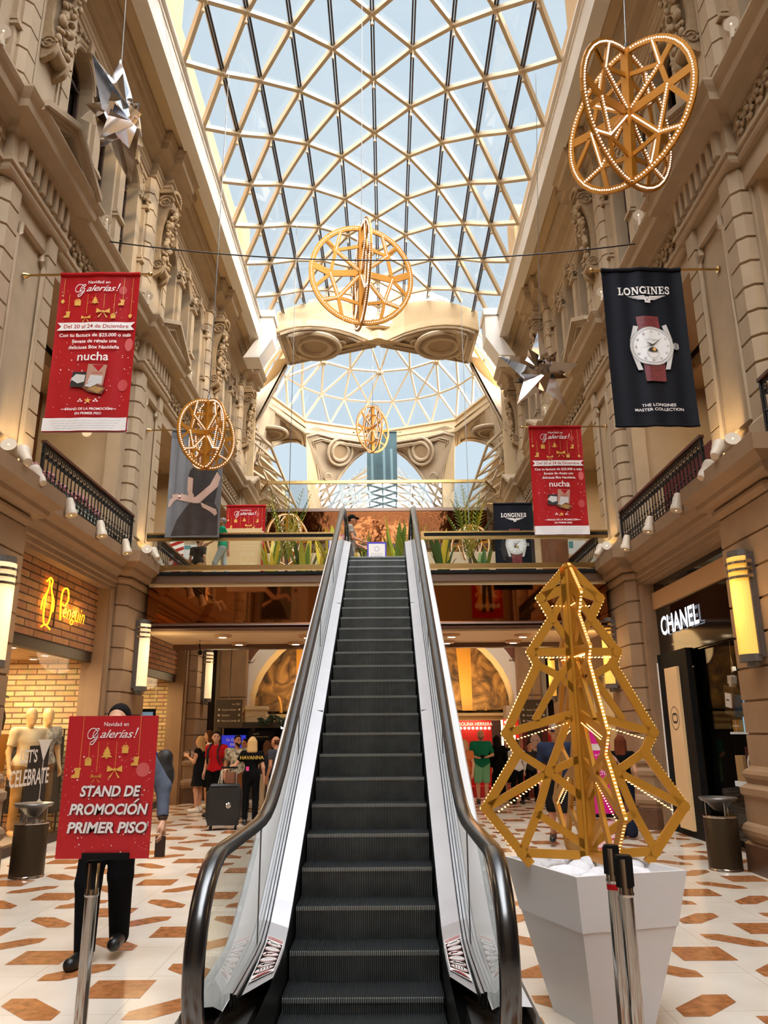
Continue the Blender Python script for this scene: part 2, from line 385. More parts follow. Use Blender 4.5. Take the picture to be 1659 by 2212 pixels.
def frieze_carving(seed, L):
    rng = random.Random(seed); b = MB(); n = int(L/.24)
    for i in range(n):
        y = -L/2+(i+.5)*L/n; sg = 1 if i % 2 else -1
        pts = []
        for j in range(16):
            a = 1.3*2*pi*j/15; r = .15*(1-.75*j/15); pts.append((.03, y+r*cos(a)*sg, r*sin(a)))
        b.tube(pts, .022, 5)
        for j in range(7):
            a = 2*pi*j/7; b.ball((.035, y+.07*cos(a), .13*sin(a)), .035, 6, 4, (.8, 1.1, 1.1))
        b.ball((.05, y, 0), .04, 6, 4)
    return b
def capital_mesh():
    b = MB(); b.box(0, .14, -.15, .15, 0, .04); b.box(0, .11, -.13, .13, .04, .09)
    for i in range(5): b.ball((.10, -.12+.06*i, .14), .032, 6, 4, (1, 1, 1.3))
    for sy in (-.14, .14): b.ball((.12, sy, .19), .04, 7, 4)
    b.box(0, .15, -.16, .16, .21, .25); return b
CAPM = capital_mesh()
def place(mb, src, s, h, y, z, flip=False):
    M = Matrix(((-s, 0, 0, X(s, h)), (0, 1, 0, y), (0, 0, 1, z), (0, 0, 0, 1))); mb.add(src, M)
WIN = [0]
def arch_wall(s, ya, yb, cs, hw, sill, spring, top, h, hb):
    """wall strip with round-headed openings, with reveals; returns one mesh, windows are objects of their own"""
    w_ = MB(); N = 12; cur = ya
    def P(y, z, hh=h): return (X(s, hh), y, z)
    for c in cs:
        a, b_ = c-hw, c+hw
        w_.poly([P(cur, 9.1), P(a, 9.1), P(a, top), P(cur, top)])
        w_.poly([P(a, 9.1), P(b_, 9.1), P(b_, sill), P(a, sill)])
        arc = [(c-hw*cos(pi*k/N), spring+hw*sin(pi*k/N)) for k in range(N+1)]
        for k in range(N): w_.poly([P(*arc[k]), P(*arc[k+1]), P(arc[k+1][0], top), P(arc[k][0], top)])
        rim = [(a, sill)]+arc+[(b_, sill)]
        w_.grid([[P(y, z) for y, z in rim], [P(y, z, hb) for y, z in rim]])
        w_.poly([P(a, sill), P(b_, sill), P(b_, sill, hb), P(a, sill, hb)])
        for rr, t, pj in ((hw+.045, .05, .03), (hw+.12, .07, .05)):   # archivolt mouldings
            pts = [(X(s, h-pj*.4), c-rr*cos(pi*k/N), spring+rr*sin(pi*k/N)) for k in range(N+1)]
            w_.tube(pts, t*.6, 5)
        rng = random.Random(int(c*10))
        for k in range(12):
            a2 = pi*(k+.5)/12; rr = hw+.24
            w_.ball((X(s, h-.03), c-rr*cos(a2), spring+rr*sin(a2)), rng.uniform(.03, .055), 6, 4)
        place(w_, MB().box(0, .10, -.07, .07, 0, .22), s, h, c, spring+hw+.02)
        cur = b_
        # window behind the opening
        WIN[0] += 1
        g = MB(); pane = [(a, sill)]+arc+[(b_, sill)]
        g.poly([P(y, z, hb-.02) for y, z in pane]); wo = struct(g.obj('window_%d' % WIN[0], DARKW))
        fr = MB(); fh = hb-.05
        for yy in (a+.03, c, b_-.03): fr.box(X(s, fh), X(s, fh-.05), yy-.03, yy+.03, sill, spring + (hw if yy == c else 0))
        for zz in (sill+.04, (sill+spring)/2, spring): fr.box(X(s, fh), X(s, fh-.05), a, b_, zz-.03, zz+.03)
        fr.tube([P(y, z, fh-.02) for y, z in arc], .035, 5)
        fo = fr.obj('window_frame', WINFR, wo)
    w_.poly([P(cur, 9.1), P(yb, 9.1), P(yb, top), P(cur, top)])
    return w_

for s, side in ((-1, 'left'), (1, 'right')):
    # ---- ground storey piers (rusticated, chamfered) and their plinths
    for k, p in enumerate(PY):
        b = MB(); w = W2
        path = [(4.95, p-w), (4.55, p-w), (4.40, p-w+.15), (4.40, p+w-.15), (4.55, p+w), (4.95, p+w)]
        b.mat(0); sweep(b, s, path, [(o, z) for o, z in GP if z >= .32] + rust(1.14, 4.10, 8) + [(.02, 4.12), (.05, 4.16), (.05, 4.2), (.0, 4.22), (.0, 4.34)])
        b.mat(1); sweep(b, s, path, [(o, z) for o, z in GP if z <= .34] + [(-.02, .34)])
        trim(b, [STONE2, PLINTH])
    # ---- ledge over the ground storey, breaking forward over the piers
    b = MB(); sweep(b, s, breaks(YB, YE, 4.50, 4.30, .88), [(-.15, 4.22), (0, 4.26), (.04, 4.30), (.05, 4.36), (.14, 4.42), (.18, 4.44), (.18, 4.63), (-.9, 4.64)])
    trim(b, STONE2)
    b = MB(); sweep(b, s, [(4.56, YB), (4.56, YE)], [(-.4, 3.96), (-.06, 3.96), (-.06, 4.02), (-.03, 4.03), (-.03, 4.10), (0, 4.12), (0, 4.20), (.05, 4.26), (-.3, 4.30)])
    for i in range(len(PY)-1):   # shopfront architraves beside the piers
        for yy in (PY[i]+W2, PY[i+1]-W2-.22):
            b.box(X(s, 4.62), X(s, 4.98), yy, yy+.22, 0, 3.97); b.box(X(s, 4.58), X(s, 4.64), yy+.05, yy+.17, 0, 3.97)
    trim(b, STONE2)
    # ---- first storey piers: quoin strips, recessed shouldered panel
    for k, p in enumerate(PY):
        b = MB(); w = .78
        for a, c, f in ((p-w, p-w+.34, -1), (p+w-.34, p+w, 1)):
            path = [(4.85, a), (4.56, a), (4.47, a+.09), (4.47, c), (4.60, c)] if f < 0 else [(4.60, a), (4.47, a), (4.47, c-.09), (4.56, c), (4.85, c)]
            sweep(b, s, path, [(.04, 4.63), (.04, 4.95), (0, 5.0)] + rust(5.0, 8.26, 10, .035, .03))
        b.box(X(s, 4.53), X(s, 4.8), p-w+.34, p+w-.34, 4.63, 8.26)
        # raised frame with shouldered head
        y0, y1 = p-.40, p+.40
        fr = [(y0, 5.05), (y0, 7.66), (y0+.09, 7.74), (y0+.09, 7.88), (y1-.09, 7.88), (y1-.09, 7.74), (y1, 7.66), (y1, 5.05)]
        b.tube([(X(s, 4.50), y, z) for y, z in fr], .045, 5, closed=True)
        b.box(X(s, 4.44), X(s, 4.6), p-w-.02, p+w+.02, 4.63, 4.9)
        b.box(X(s, 4.85), X(s, 5.7), p-w, p+w, 4.63, 8.3)
        trim(b, STONE)
    # architraves round the first-storey openings
    b = MB()
    for i in range(len(PY)-1):
        a, c = PY[i]+.78, PY[i+1]-.78
        for o in (0, .12):
            b.box(X(s, 4.70-o*.3), X(s, 4.95), a+o*0, a+.16-o, 4.64, 8.1); b.box(X(s, 4.70-o*.3), X(s, 4.95), c-.16+o, c, 4.64, 8.1)
        b.box(X(s, 4.62), X(s, 5.6), a, c, 7.95, 8.3)
    trim(b, STONE)
    # ---- main entablature between first and second storey
    b = MB(); sweep(b, s, breaks(YB, YE, 4.56, 4.44, .86), [(-.3, 8.24), (.0, 8.26), (.02, 8.30), (.02, 8.36), (.05, 8.37), (.05, 8.43), (.0, 8.46), (0, 8.83), (.05, 8.86), (.08, 8.92), (.10, 8.94), (.26, 8.97), (.28, 9.06), (.33, 9.12), (.36, 9.17), (.36, 9.20), (-.35, 9.26)])
    trim(b, STONE)
    b = MB()
    for i, p in enumerate(PY):   # fluted blocks and broken pediments over the piers
        for q in range(8): b.box(X(s, 4.47), X(s, 4.37), p-.70+.19*q, p-.70+.19*q+.09, 8.50, 8.84)
        e, ap, hf = 9.15, 9.62, 4.02
        y0, y1 = p-.86, p+.86
        for ya, yb_, za, zb in ((y0-.06, p, e, ap), (y1+.06, p, e, ap)):
            for hh, dz, th in ((hf, .10, .09), (hf+.06, .02, .07)):
                q = [(ya, za+dz), (yb_, zb+dz), (yb_, zb+dz-th), (ya, za+dz-th)]
                b.prism([(X(s, hh), y, z) for y, z in q], (0, 0, 0), (s*.62, 0, 0))
            q = [(ya, za), (yb_, zb), (yb_, zb-.12), (ya+(.3 if ya < p else -.3), za)]
            b.prism([(X(s, hf+.10), y, z) for y, z in q], (0, 0, 0), (s*.5, 0, 0))
    trim(b, STONE)
    b = MB()
    for i in range(len(PY)-1):   # carved foliage in the frieze between piers
        L = PY[i+1]-PY[i]-1.9; src = frieze_carving(i, L); place(b, src, s, 4.56, (PY[i]+PY[i+1])/2, 8.645)
    trim(b, STONED, smooth=60)
    # ---- second storey
    for i in range(len(PY)-1):
        a, c = PY[i]+.62, PY[i+1]-.62; mid = (a+c)/2; sp = 1.24 if c-a > 4 else 1.10
        cs = [mid-sp, mid, mid+sp]
        w_ = arch_wall(s, a, c, cs, .40, 9.75, 12.02, 12.9, 4.77, 5.10)
        for yy in (a+.03, mid-sp/2, mid+sp/2, c-.03):
            place(w_, CAPM, s, 4.77, yy, 11.86); place(w_, MB().box(0, .07, -.13, .13, 9.4, 11.86), s, 4.77, yy, 0)
            for zz, o in ((10.62, .13), (10.70, .10)): place(w_, MB().box(0, o, -.16, .16, zz, zz+.05), s, 4.77, yy, 0)
        sweep(w_, s, [(4.72, a), (4.72, c)], [(-.1, 9.62), (.02, 9.64), (.05, 9.70), (.05, 9.75), (-.3, 9.76)])
        trim(w_, STONE)
    for k, p in enumerate(PY):
        b = MB(); w = .70
        for a, c, f in ((p-w, p-w+.30, -1), (p+w-.30, p+w, 1)):
            path = [(4.85, a), (4.66, a), (4.58, a+.08), (4.58, c), (4.70, c)] if f < 0 else [(4.70, a), (4.58, a), (4.58, c-.08), (4.66, c), (4.85, c)]
            sweep(b, s, path, [(.04, 9.2), (.04, 9.55), (0, 9.6)] + rust(9.6, 12.72, 8, .035, .028))
        b.box(X(s, 4.62), X(s, 4.9), p-w+.30, p+w-.30, 9.2, 12.8)
        b.box(X(s, 4.59), X(s, 4.7), p-.36, p-.31, 9.7, 12.6); b.box(X(s, 4.59), X(s, 4.7), p+.31, p+.36, 9.7, 12.6)
        trim(b, STONE)
        if p > 2:
            b = MB(); place(b, console_mesh(), s, 4.62, p, 12.62); trim(b, STONED, smooth=50)
    b = MB(); sweep(b, s, breaks2(YB, YE, 4.74, 4.60, 4.42, .62, .16), [(-.1, 12.60), (0, 12.62), (0, 12.72), (.03, 12.74), (.03, 12.80), (.05, 12.82), (.05, 12.90), (.09, 12.93), (.09, 12.96), (.05, 12.99), (.05, 13.07), (.11, 13.11), (.15, 13.15), (.32, 13.19), (.34, 13.33), (.38, 13.36), (.43, 13.46), (.43, 13.52), (-.3, 13.56)])
    trim(b, STONE)
    # ---- soffit and white upstand beam of the skylight
    b = MB(); sweep(b, s, [(5.0, YB), (5.0, 23.2)], [(0, 13.54), (.55, 13.54), (.56, 13.50), (.66, 13.50), (.68, 13.54), (.90, 13.54), (.92, 13.49), (.94, 13.49), (.96, 13.49)])
    trim(b, CREAM)
    b = MB(); b.box(X(s, 3.78), X(s, 4.05), YB, 23.2, 13.44, 14.27); b.box(X(s, 3.76), X(s, 3.80), YB, 23.2, 14.02, 14.04); b.box(X(s, 3.72), X(s, 3.9), YB, 23.2, 14.2, 14.27)
    trim(b, WHITE)
    # ---- upper gallery and the shell behind: walls, slabs
    b = MB(); b.box(X(s, 5.2), X(s, 9), YB, 24.9, 4.30, 4.62); b.box(X(s, 5.75), X(s, 9), YB, 24.9, 7.75, 8.0); b.box(X(s, 5.2), X(s, 9), YB, 62, 13.6, 13.75)
    trim(b, CREAM)
    b = MB(); b.box(X(s, 7.6), X(s, 7.8), YB, 24.9, 0, 13.7)
    b.box(X(s, 5.25), X(s, 5.45), YB, 24.9, 8.3, 13.7)
    struct(b.obj('wall_%s' % side, CREAM))
    # sunlit parapet beyond the glass
    b = MB(); b.box(X(s, 4.3), X(s, 4.9), YB, 22, 13.8, 16.7 if s < 0 else 16.6)
    for yy in (12.0, 20.4): b.box(X(s, 4.2), X(s, 5.0), yy, yy+1.2, 13.8, 17.3)
    trim(b, mat('parapet_ochre', (176, 138, 92), .8))
# end wall behind the camera
b = MB(); b.box(-9, 9, -9.2, -9.0, 0, 14.3); struct(b.obj('wall_rear', CREAM))
b = MB(); b.box(4.2, 12, -9.5, 4.0, 13.8, 21.0); struct(b.obj('wall_sun_blocker', CREAM))  # unseen block added outside to keep the sun off the near bay

# ------------------------------------------------------------------ vaulted skylight
ZL = [16.38, 16.37, 16.05, 15.50, 14.83, 14.25]; XL = [0, .90, 1.735, 2.51, 3.14, 3.72]; SP = 1.69
def node(i, j):   # i strip line -5..5, j row
    a = abs(i); y = (12.94 if a % 2 == 0 else 12.095)+SP*j
    return Vector((CX-.04+math.copysign(XL[a], i) if i else CX-.04, y, ZL[a]))
V0, V1 = -9.0, 23.05
def vend(x): return 25.15-3.05*min(abs(x-CX+.04)/3.72, 1)
def clipY(p, q):
    if p.y > q.y: p, q = q, p
    if q.y <= V0 or p.y >= vend(p.x): return None
    if p.y < V0: p = p+(q-p)*((V0-p.y)/(q.y-p.y))
    for it in range(3):
        if q.y > vend(q.x): q = p+(q-p)*max(0, min(1, (vend(q.x)-p.y)/max(q.y-p.y, 1e-6)))
    return p, q
lat = MB(); drk = MB(); nod = MB()
JR = range(-14, 10)
def member(mb, p, q, w, d):
    c = clipY(p, q)
    if c:
        n = Vector((-(p.x+q.x)/2*.14, 0, -1)).normalized(); mb.bar(c[0], c[1], w, d, n)
for j in JR:
    for i in range(-5, 6):
        if abs(i) < 5: 
            p, q = node(i, j), node(i, j+1); n = Vector((0, 0, .02))
            for o in (-.028, .028): member(drk, p+n+Vector((o, 0, .03)), q+n+Vector((o, 0, .03)), .034, .10)
        if i < 5:
            a, b_ = (i, i+1)
            p = node(a, j); 
            qs = [node(b_, j), node(b_, j-1)] if abs(a) % 2 == 1 else [node(b_, j), node(b_, j+1)]
            for q in qs: member(lat, p, q, .085, .11)
        if abs(i) < 5:
            p = node(i, j)
            if V0 < p.y < vend(p.x)-.2:
                nod.lathe([(.028, -.30), (.032, -.29), (.032, -.24), (.018, -.22), (.018, -.08), (.075, -.06), (.085, -.02), (.05, .02)], p, 8)
wsk = struct(lat.obj('window_100', mat('lattice_white', (194, 174, 142), .45)))
drk.obj('dark_glazing_bar', mat('lattice_dark', (58, 44, 36), .4), wsk); nod.obj('node_lamp', mat('lattice_white', (236, 222, 196)), wsk, smooth=40)
g = MB(); rows = [[(CX-.04+x, y, z+.09) for x, z in [(-XL[i], ZL[i]) for i in range(5, 0, -1)]+[(XL[i], ZL[i]) for i in range(6)]] for y in (V0, V1)]
rows[1] = [(p[0], vend(p[0]), p[2]) for p in rows[1]]
g.grid(rows); g.obj('pane', SKYGL, wsk)

# ------------------------------------------------------------------ crossing with octagonal dome
def at(x, y, Y=None, Z=None, XX=None):
    d = _f + _R*((x-829.5)/FPX) - _U*((y-1106)/FPX)
    t = Y/d.y if Y is not None else ((Z-1.55)/d.z if Z is not None else XX/d.x)
    return Vector((0, 0, 1.55))+d*t
LATW = mat('lattice_white', (194, 174, 142), .45)
OC = Vector((CX-.06, 29.7, 0)); ZR = 14.85; OR_ = 4.85
def oct(k, r=OR_, z=ZR): a = radians(-90+45*k); return Vector((OC.x+r*cos(a), OC.y+r*sin(a), z))
ring = MB()
prof = [(0, 0), (-.02, .10), (.06, .12), (.06, .22), (.14, .24), (.14, .56), (.04, .60), (.04, .68), (.16, .72)]
ring.grid([[oct(k % 8, OR_+o, ZR+z) for k in range(9)] for o, z in prof])
ring.grid([[oct(k % 8, OR_+o, ZR+z) for k in range(9)] for o, z in ((.5, .02), (.02, 0))])
trim(ring, CREAM)
dm = MB(); dn = MB(); dg = MB(); levels = [(OR_+.16, ZR+.72), (4.55, ZR+2.0), (3.7, ZR+3.2), (2.45, ZR+4.1), (1.0, ZR+4.6), (.02, ZR+4.7)]
DN = [24, 24, 16, 16, 8, 1]
def dpt(l, k):
    r, z = levels[l]; a = 2*pi*(k+.5*(l % 2))/DN[l] - pi/2
    f = 1-.04*(abs(((a+pi/2) % (pi/4))-pi/8)/(pi/8) < .5) if l == 0 else 1
    return Vector((OC.x+r*f*cos(a), OC.y+r*f*sin(a), z))
for l in range(5):
    for k in range(DN[l]):
        p = dpt(l, k); nr = (p-OC-Vector((0, 0, ZR-2))).normalized()
        if DN[l] > 1: dm.bar(p, dpt(l, k+1), .08, .10, nr)
        kk = (k+.5*(l % 2))/DN[l]*DN[l+1]-.5*((l+1) % 2)
        for q in sorted(range(DN[l+1]), key=lambda q: min(abs(q-kk) % DN[l+1], (DN[l+1]-abs(q-kk)) % DN[l+1]))[:2 if DN[l+1] > 1 else 1]: dm.bar(p, dpt(l+1, q), .075, .10, nr)
        if l in (2, 3) and k % 2 == 0:
            for t in range(7): dn.ball(p+Vector((.12*cos(t*.9), .12*sin(t*.9), -.08)), .07, 6, 4)
dw = struct(dm.obj('window_101', LATW)); dn.obj('light_cluster', LATW, dw)
dg.grid([[Vector((OC.x+(r+.06)*cos(2*pi*k/24), OC.y+(r+.06)*sin(2*pi*k/24), z+.06)) for k in range(25)] for r, z in levels]); dg.obj('pane', SKYGL, dw)
PSH = mat('panel_recess', (150, 124, 92), .7)
def panel(inner, edge, C=None, R=None, lamps=()):
    """ruled coffered panel between two curves, with a round medallion at C and small lamps"""
    b = MB(); n = len(inner); b.mat(0).grid([inner, edge]); b.grid([[p+Vector((0, 0, .25)) for p in inner], [p+Vector((0, 0, .25)) for p in edge]])
    G = sum((inner[i]+edge[i] for i in range(n)), Vector())/(2*n); C = C or G
    e1 = (inner[-1]-inner[0]).normalized(); nrm = e1.cross(edge[n//2]-inner[n//2]).normalized()
    if nrm.dot(Vector((0, 0, 1.55))-G) < 0: nrm = -nrm
    ax = e1; ay = nrm.cross(ax)
    loop = inner+edge[::-1]
    for f, r in ((.95, .05), (.80, .045), (.74, .03)): b.tube([G+(p-G)*f+nrm*.02 for p in loop], r, 5, closed=True)
    b.mat(0)
    def circ(c, r, t, m): b.mat(m).tube([c+nrm*.06+(ax*cos(2*pi*k/24)+ay*sin(2*pi*k/24))*r for k in range(24)], t, 6, closed=True)
    if R:
        b.mat(0).poly([C+nrm*.035+(ax*cos(2*pi*k/24)+ay*sin(2*pi*k/24))*R*1.2 for k in range(24)])
        b.mat(1).poly([C+nrm*.05+(ax*cos(2*pi*k/24)+ay*sin(2*pi*k/24))*R for k in range(24)])
        circ(C, R*1.15, R*.12, 0); circ(C, R*.75, R*.15, 0)
        b.mat(1).poly([C+nrm*.055+(ax*cos(2*pi*k/24)+ay*sin(2*pi*k/24))*R*.62 for k in range(24)])
    for c in lamps: circ(c, .16, .05, 0); circ(c, .06, .05, 0)
    trim(b, [STONE, PSH], smooth=40)
def chain(P, n=9):
    q = spline([tuple(p) for p in P], 8); L = len(q)-1
    return [Vector(q[round(i*L/(n-1))]) for i in range(n)]
def lerp(a, b_, t): return a+(b_-a)*t
for sx, k45, k90, k135 in ((-1, 7, 6, 5), (1, 1, 2, 3)):
    mir = lambda v: Vector((2*OC.x-v.x if sx > 0 else v.x, v.y, v.z))
    A, B = oct(0), oct(k45)
    e = chain([A, mir(at(760, 722, Y=24.5)), mir(at(700, 708, Y=23.7)), mir(at(640, 708, Y=23.0)), mir(at(596, 720, Y=22.4)), ])
    inner = [lerp(A, B, i/8) for i in range(9)]
    c = mir(lerp(at(688, 748, Y=24.6), at(688, 748, Y=24.9), .5))
    G = sum(inner+e, Vector())/18
    cc = lerp(inner[5], e[5], .52)+Vector((0, 0, -.10))
    panel(inner, e, cc, .75, [lerp(inner[3], e[3], .5), lerp(inner[7], e[7], .2), lerp(inner[7], e[7], .8)])
    f = MB(); top = [Vector((p.x, vend(p.x)+.05, 14.30+2.1*max(0, 1-(abs(p.x-OC.x)/3.76)**2.2))) for p in e]
    f.grid([e, [p+Vector((0, -.06, .02)) for p in e], [p+Vector((0, -.06, .14)) for p in e], [p+Vector((0, .0, .16)) for p in e], [p+Vector((0, 0, .30)) for p in e], [p+Vector((0, .05, .32)) for p in e], top]); trim(f, CREAM)
    # side panel, ring edge down to the side arch
    A, B = oct(k90), oct(k135)
    e = [mir(v) for v in chain([at(540, 1010, XX=-5.3), at(575, 972, XX=-5.1), at(615, 956, XX=-4.8), at(645, 955, XX=-4.45), at(664, 966, XX=-4.2)])]
    inner = [lerp(A, B, i/8) for i in range(9)]
    panel(inner, e, lerp(inner[2], e[2], .55), .62, [lerp(inner[4], e[4], .5)])
    nearp = Vector((OC.x+sx*4.5, 25.2, 11.6))
    e2 = chain([A+Vector((sx*.3, -.3, -.6)), Vector((OC.x+sx*4.8, 27.6, 14.0)), Vector((OC.x+sx*4.6, 26.3, 13.3)), nearp])
    panel([lerp(A, oct(k45), i/8) for i in range(9)], e2, None, .5)
    # far panel and the corner pier below the ring
    A, B = oct(4), oct(k135); low = at(690, 1110, Y=34.6)
    inner = [mir(v) for v in chain([lerp(oct(4), oct(5), t) for t in (0, .35, .7, 1.0)]+[at(672, 1010, Y=34.2), low])]
    e = [mir(v) for v in chain([oct(4)+Vector((0, .05, -.05)), at(775, 985, Y=34.9), at(728, 1042, Y=34.8), at(702, 1110, Y=34.7)])]
    panel(inner, e, lerp(inner[3], e[4], .5)+Vector((0, -.10, 0)), .56, [mir(at(694, 968, Y=34.3)), mir(at(764, 978, Y=34.8)), mir(at(707, 1030, Y=34.5))])
    b = MB(); q0, q1 = mir(at(662, 962, Y=33.6)), mir(at(676, 1000, Y=34.1))
    b.box(mir(at(664, 1100, Y=33.8)).x, mir(at(692, 1100, Y=34.7)).x, 33.9, 35, 3.0, 12.6)
    b.grid([[oct(k135), oct(k135)+Vector((-sx*.0, .05, -.1)), mir(at(692, 1000, Y=34.6))], [mir(at(664, 966, XX=-4.2)), mir(at(664, 1060, Y=33.8)), mir(at(692, 1060, Y=34.6))]])
    b.grid([[oct(k135)+Vector((0, 0, .02)), mir(at(668, 985, Y=33.9)), mir(at(666, 1060, Y=33.8))], [oct(k135)+Vector((-sx*.25, .1, .02)), mir(at(684, 985, Y=34.3)), mir(at(684, 1060, Y=34.3))]])
    trim(b, CREAM)
    # side arm: arched end wall, lattice roof
    ex = OC.x+sx*4.6; Yb = 37.0
    b = MB(); b.box(OC.x+sx*8.8, OC.x+sx*9.0, 25.5, Yb, 0, 12.2)
    sh = [Vector((ex-sx*1.2, Yb, 3)), Vector((OC.x+sx*8.9, Yb, 3)), Vector((OC.x+sx*8.9, Yb, 12.6))]+[Vector((lerp(OC.x+sx*8.9, ex-sx*1.2, t), Yb, 12.6-4.6*t**1.8)) for t in (.2, .4, .6, .8, 1)]
    b.poly(sh)
    for dz in (0, -.35, -.5, -1.5, -2.7, -2.85): b.tube([Vector((lerp(OC.x+sx*8.9, ex-sx*1.2, t), Yb-.06, 12.55-4.6*t**1.8+dz*(1-.2*t))) for t in (0, .2, .4, .6, .8, 1)], .09, 6)
    b.box(OC.x+sx*4.4, OC.x+sx*9.0, 25.3, 25.5, 0, 14.5)
    trim(b, CREAM)
    l = MB()
    def ln(i, j): return Vector((ex+sx*(-.6+1.15*j), 26.5+1.9*i+(.95 if j % 2 else 0), 11.7+1.0*j-.14*j*j))
    for i in range(6):
        for j in range(5):
            p = ln(i, j); l.bar(p, ln(i+1, j), .08, .1, (0, 0, -1))
            if j < 4:
                for q in ((ln(i, j+1), ln(i-1, j+1)) if j % 2 == 0 else (ln(i, j+1), ln(i+1, j+1))): l.bar(p, q, .08, .1, (0, 0, -1))
    struct(l.obj('window_%d' % (102+(sx > 0)), LATW))
for s in (-1, 1):   # white end blocks of the skylight beams
    b = MB(); b.box(X(s, 3.35), X(s, 4.1), 21.7, 22.5, 13.45, 14.30); b.box(X(s, 3.3), X(s, 4.1), 21.65, 22.55, 14.2, 14.42)
    b.prism([(X(s, 3.35), 21.7, 13.45), (X(s, 3.35), 22.5, 13.45), (X(s, 3.75), 22.5, 12.8), (X(s, 3.75), 21.7, 12.8)], (0, 0, 0), (s*.5, 0, 0)); trim(b, WHITE)
# far wing
fw = MB()
def fnode(i, j): a = i/6*pi; return Vector((OC.x-3.2*cos(a), 35.4+1.5*j+(.75 if i % 2 else 0), 7.6+6.4*sin(a)))
for j in range(12):
    for i in range(7):
        p = fnode(i, j); fw.bar(p, fnode(i, j+1), .07, .1, (0, 0, -1))
        if i < 6:
            for q in ((fnode(i+1, j), fnode(i+1, j-1)) if i % 2 == 0 else (fnode(i+1, j), fnode(i+1, j+1))): fw.bar(p, q, .08, .1, (0, .3, -1))
fo = struct(fw.obj('window_104', LATW))
g = MB(); g.grid([[(OC.x-3.25*cos(i/12*pi), y, 7.6+6.5*sin(i/12*pi)) for i in range(13)] for y in (35.2, 53)]); g.obj('pane', SKYGL, fo)
b = MB()
for s in (-1, 1): b.box(OC.x+s*3.2, OC.x+s*3.6, 35.1, 54, 0, 8.0)
trim(b, CREAM)
b = MB(); b.box(-9, 9, 54, 54.3, 0, 9.0); struct(b.obj('wall_far', CREAM))
b = MB(); b.box(-9.2, -9.0, 24, 54, 0, 14); b.box(9.0, 9.2, 24, 54, 0, 14); struct(b.obj('wall_outer', CREAM))
# ------------------------------------------------------------------ escalator
EX = -.15; SL = .561
def nz_(Y):   # height of the step noses along the run
    z = .645+SL*(Y-5.77)
    return min(max(z, .06), 4.40)
esc = empty('escalator', (EX, 8.8, 0), 'long steel escalator with black handrails and glass balustrades climbing to the first-floor footbridge', 'escalator')
EO = Vector((EX, 8.8, 0))
def eobj(mb, name, m, smooth=False, parent=None):
    for i, v in enumerate(mb.v): mb.v[i] = (v[0]-EO.x, v[1]-EO.y, v[2]-EO.z)
    return mb.obj(name, m, parent or esc, smooth)
TREAD = mat('step_metal', (50, 54, 55), .42, metal=.65, noise=.4, nscale=7)
RISER = mat('step_riser', (112, 116, 114), .36, metal=.7, noise=.55, nscale=5)
GROOVE = mat('step_groove', (8, 9, 9), .6)
NOSE = mat('step_nose', (176, 182, 178), .35, metal=.8)
SKIRT = mat('skirt_black', (20, 20, 21), .35)
def step_mesh(h):
    b = MB(); W = .448; N = 74; p = 2*W/N; H = max(h, .03); D = .40
    b.mat(2).box(-W, W, .012, D, -.03, -.006); b.box(-W, W, .010, .05, -H-.02, -.006)
    for k in range(N):
        x = -W+p*k
        b.mat(0).box(x, x+p*.52, .012, D, -.006, 0)
        b.mat(1).box(x, x+p*.50, -.0, .012, -H, -.014)
        b.mat(3).box(x, x+p*.60, -.004, .016, -.020, .002)
    for sx in (-W-.004, W): b.mat(0).box(sx, sx+.004, 0, D, -.03, .004)
    return b
noses = [(5.77+.319*k, .645+.179*k) for k in range(-1, 20)]
noses = [(4.19, .055), (4.51, .058), (4.83, .128), (5.145, .283)]+noses+[(12.15, 4.215), (12.47, 4.345), (12.79, 4.395)]
meshes = {}
for i, (y, z) in enumerate(noses):
    h = z-(noses[i-1][1] if i else .05); key = round(h, 3)
    if key not in meshes: meshes[key] = step_mesh(h).mesh('step', [TREAD, RISER, GROOVE, NOSE])
    o = bpy.data.objects.new('step', meshes[key]); COL.objects.link(o); o.parent = esc; o.location = (0, y-EO.y, z)
Ys = [3.2, 3.8, 4.2, 4.6, 4.8, 5.0, 5.2, 5.4, 5.6, 5.8, 6.2]+[6.2+.5*k for k in range(1, 13)]+[12.4, 12.6, 12.8, 13.0, 13.2, 13.6, 14.0]
def dz(Y):  # deck inner edge height
    lo = .30; hi = 4.72
    z = .70+SL*(Y-5.77); k = .12
    z = lo + (z-lo+sqrt((z-lo)**2+k*k*.6))/2
    return min(z, hi) if Y > 12.4 else z
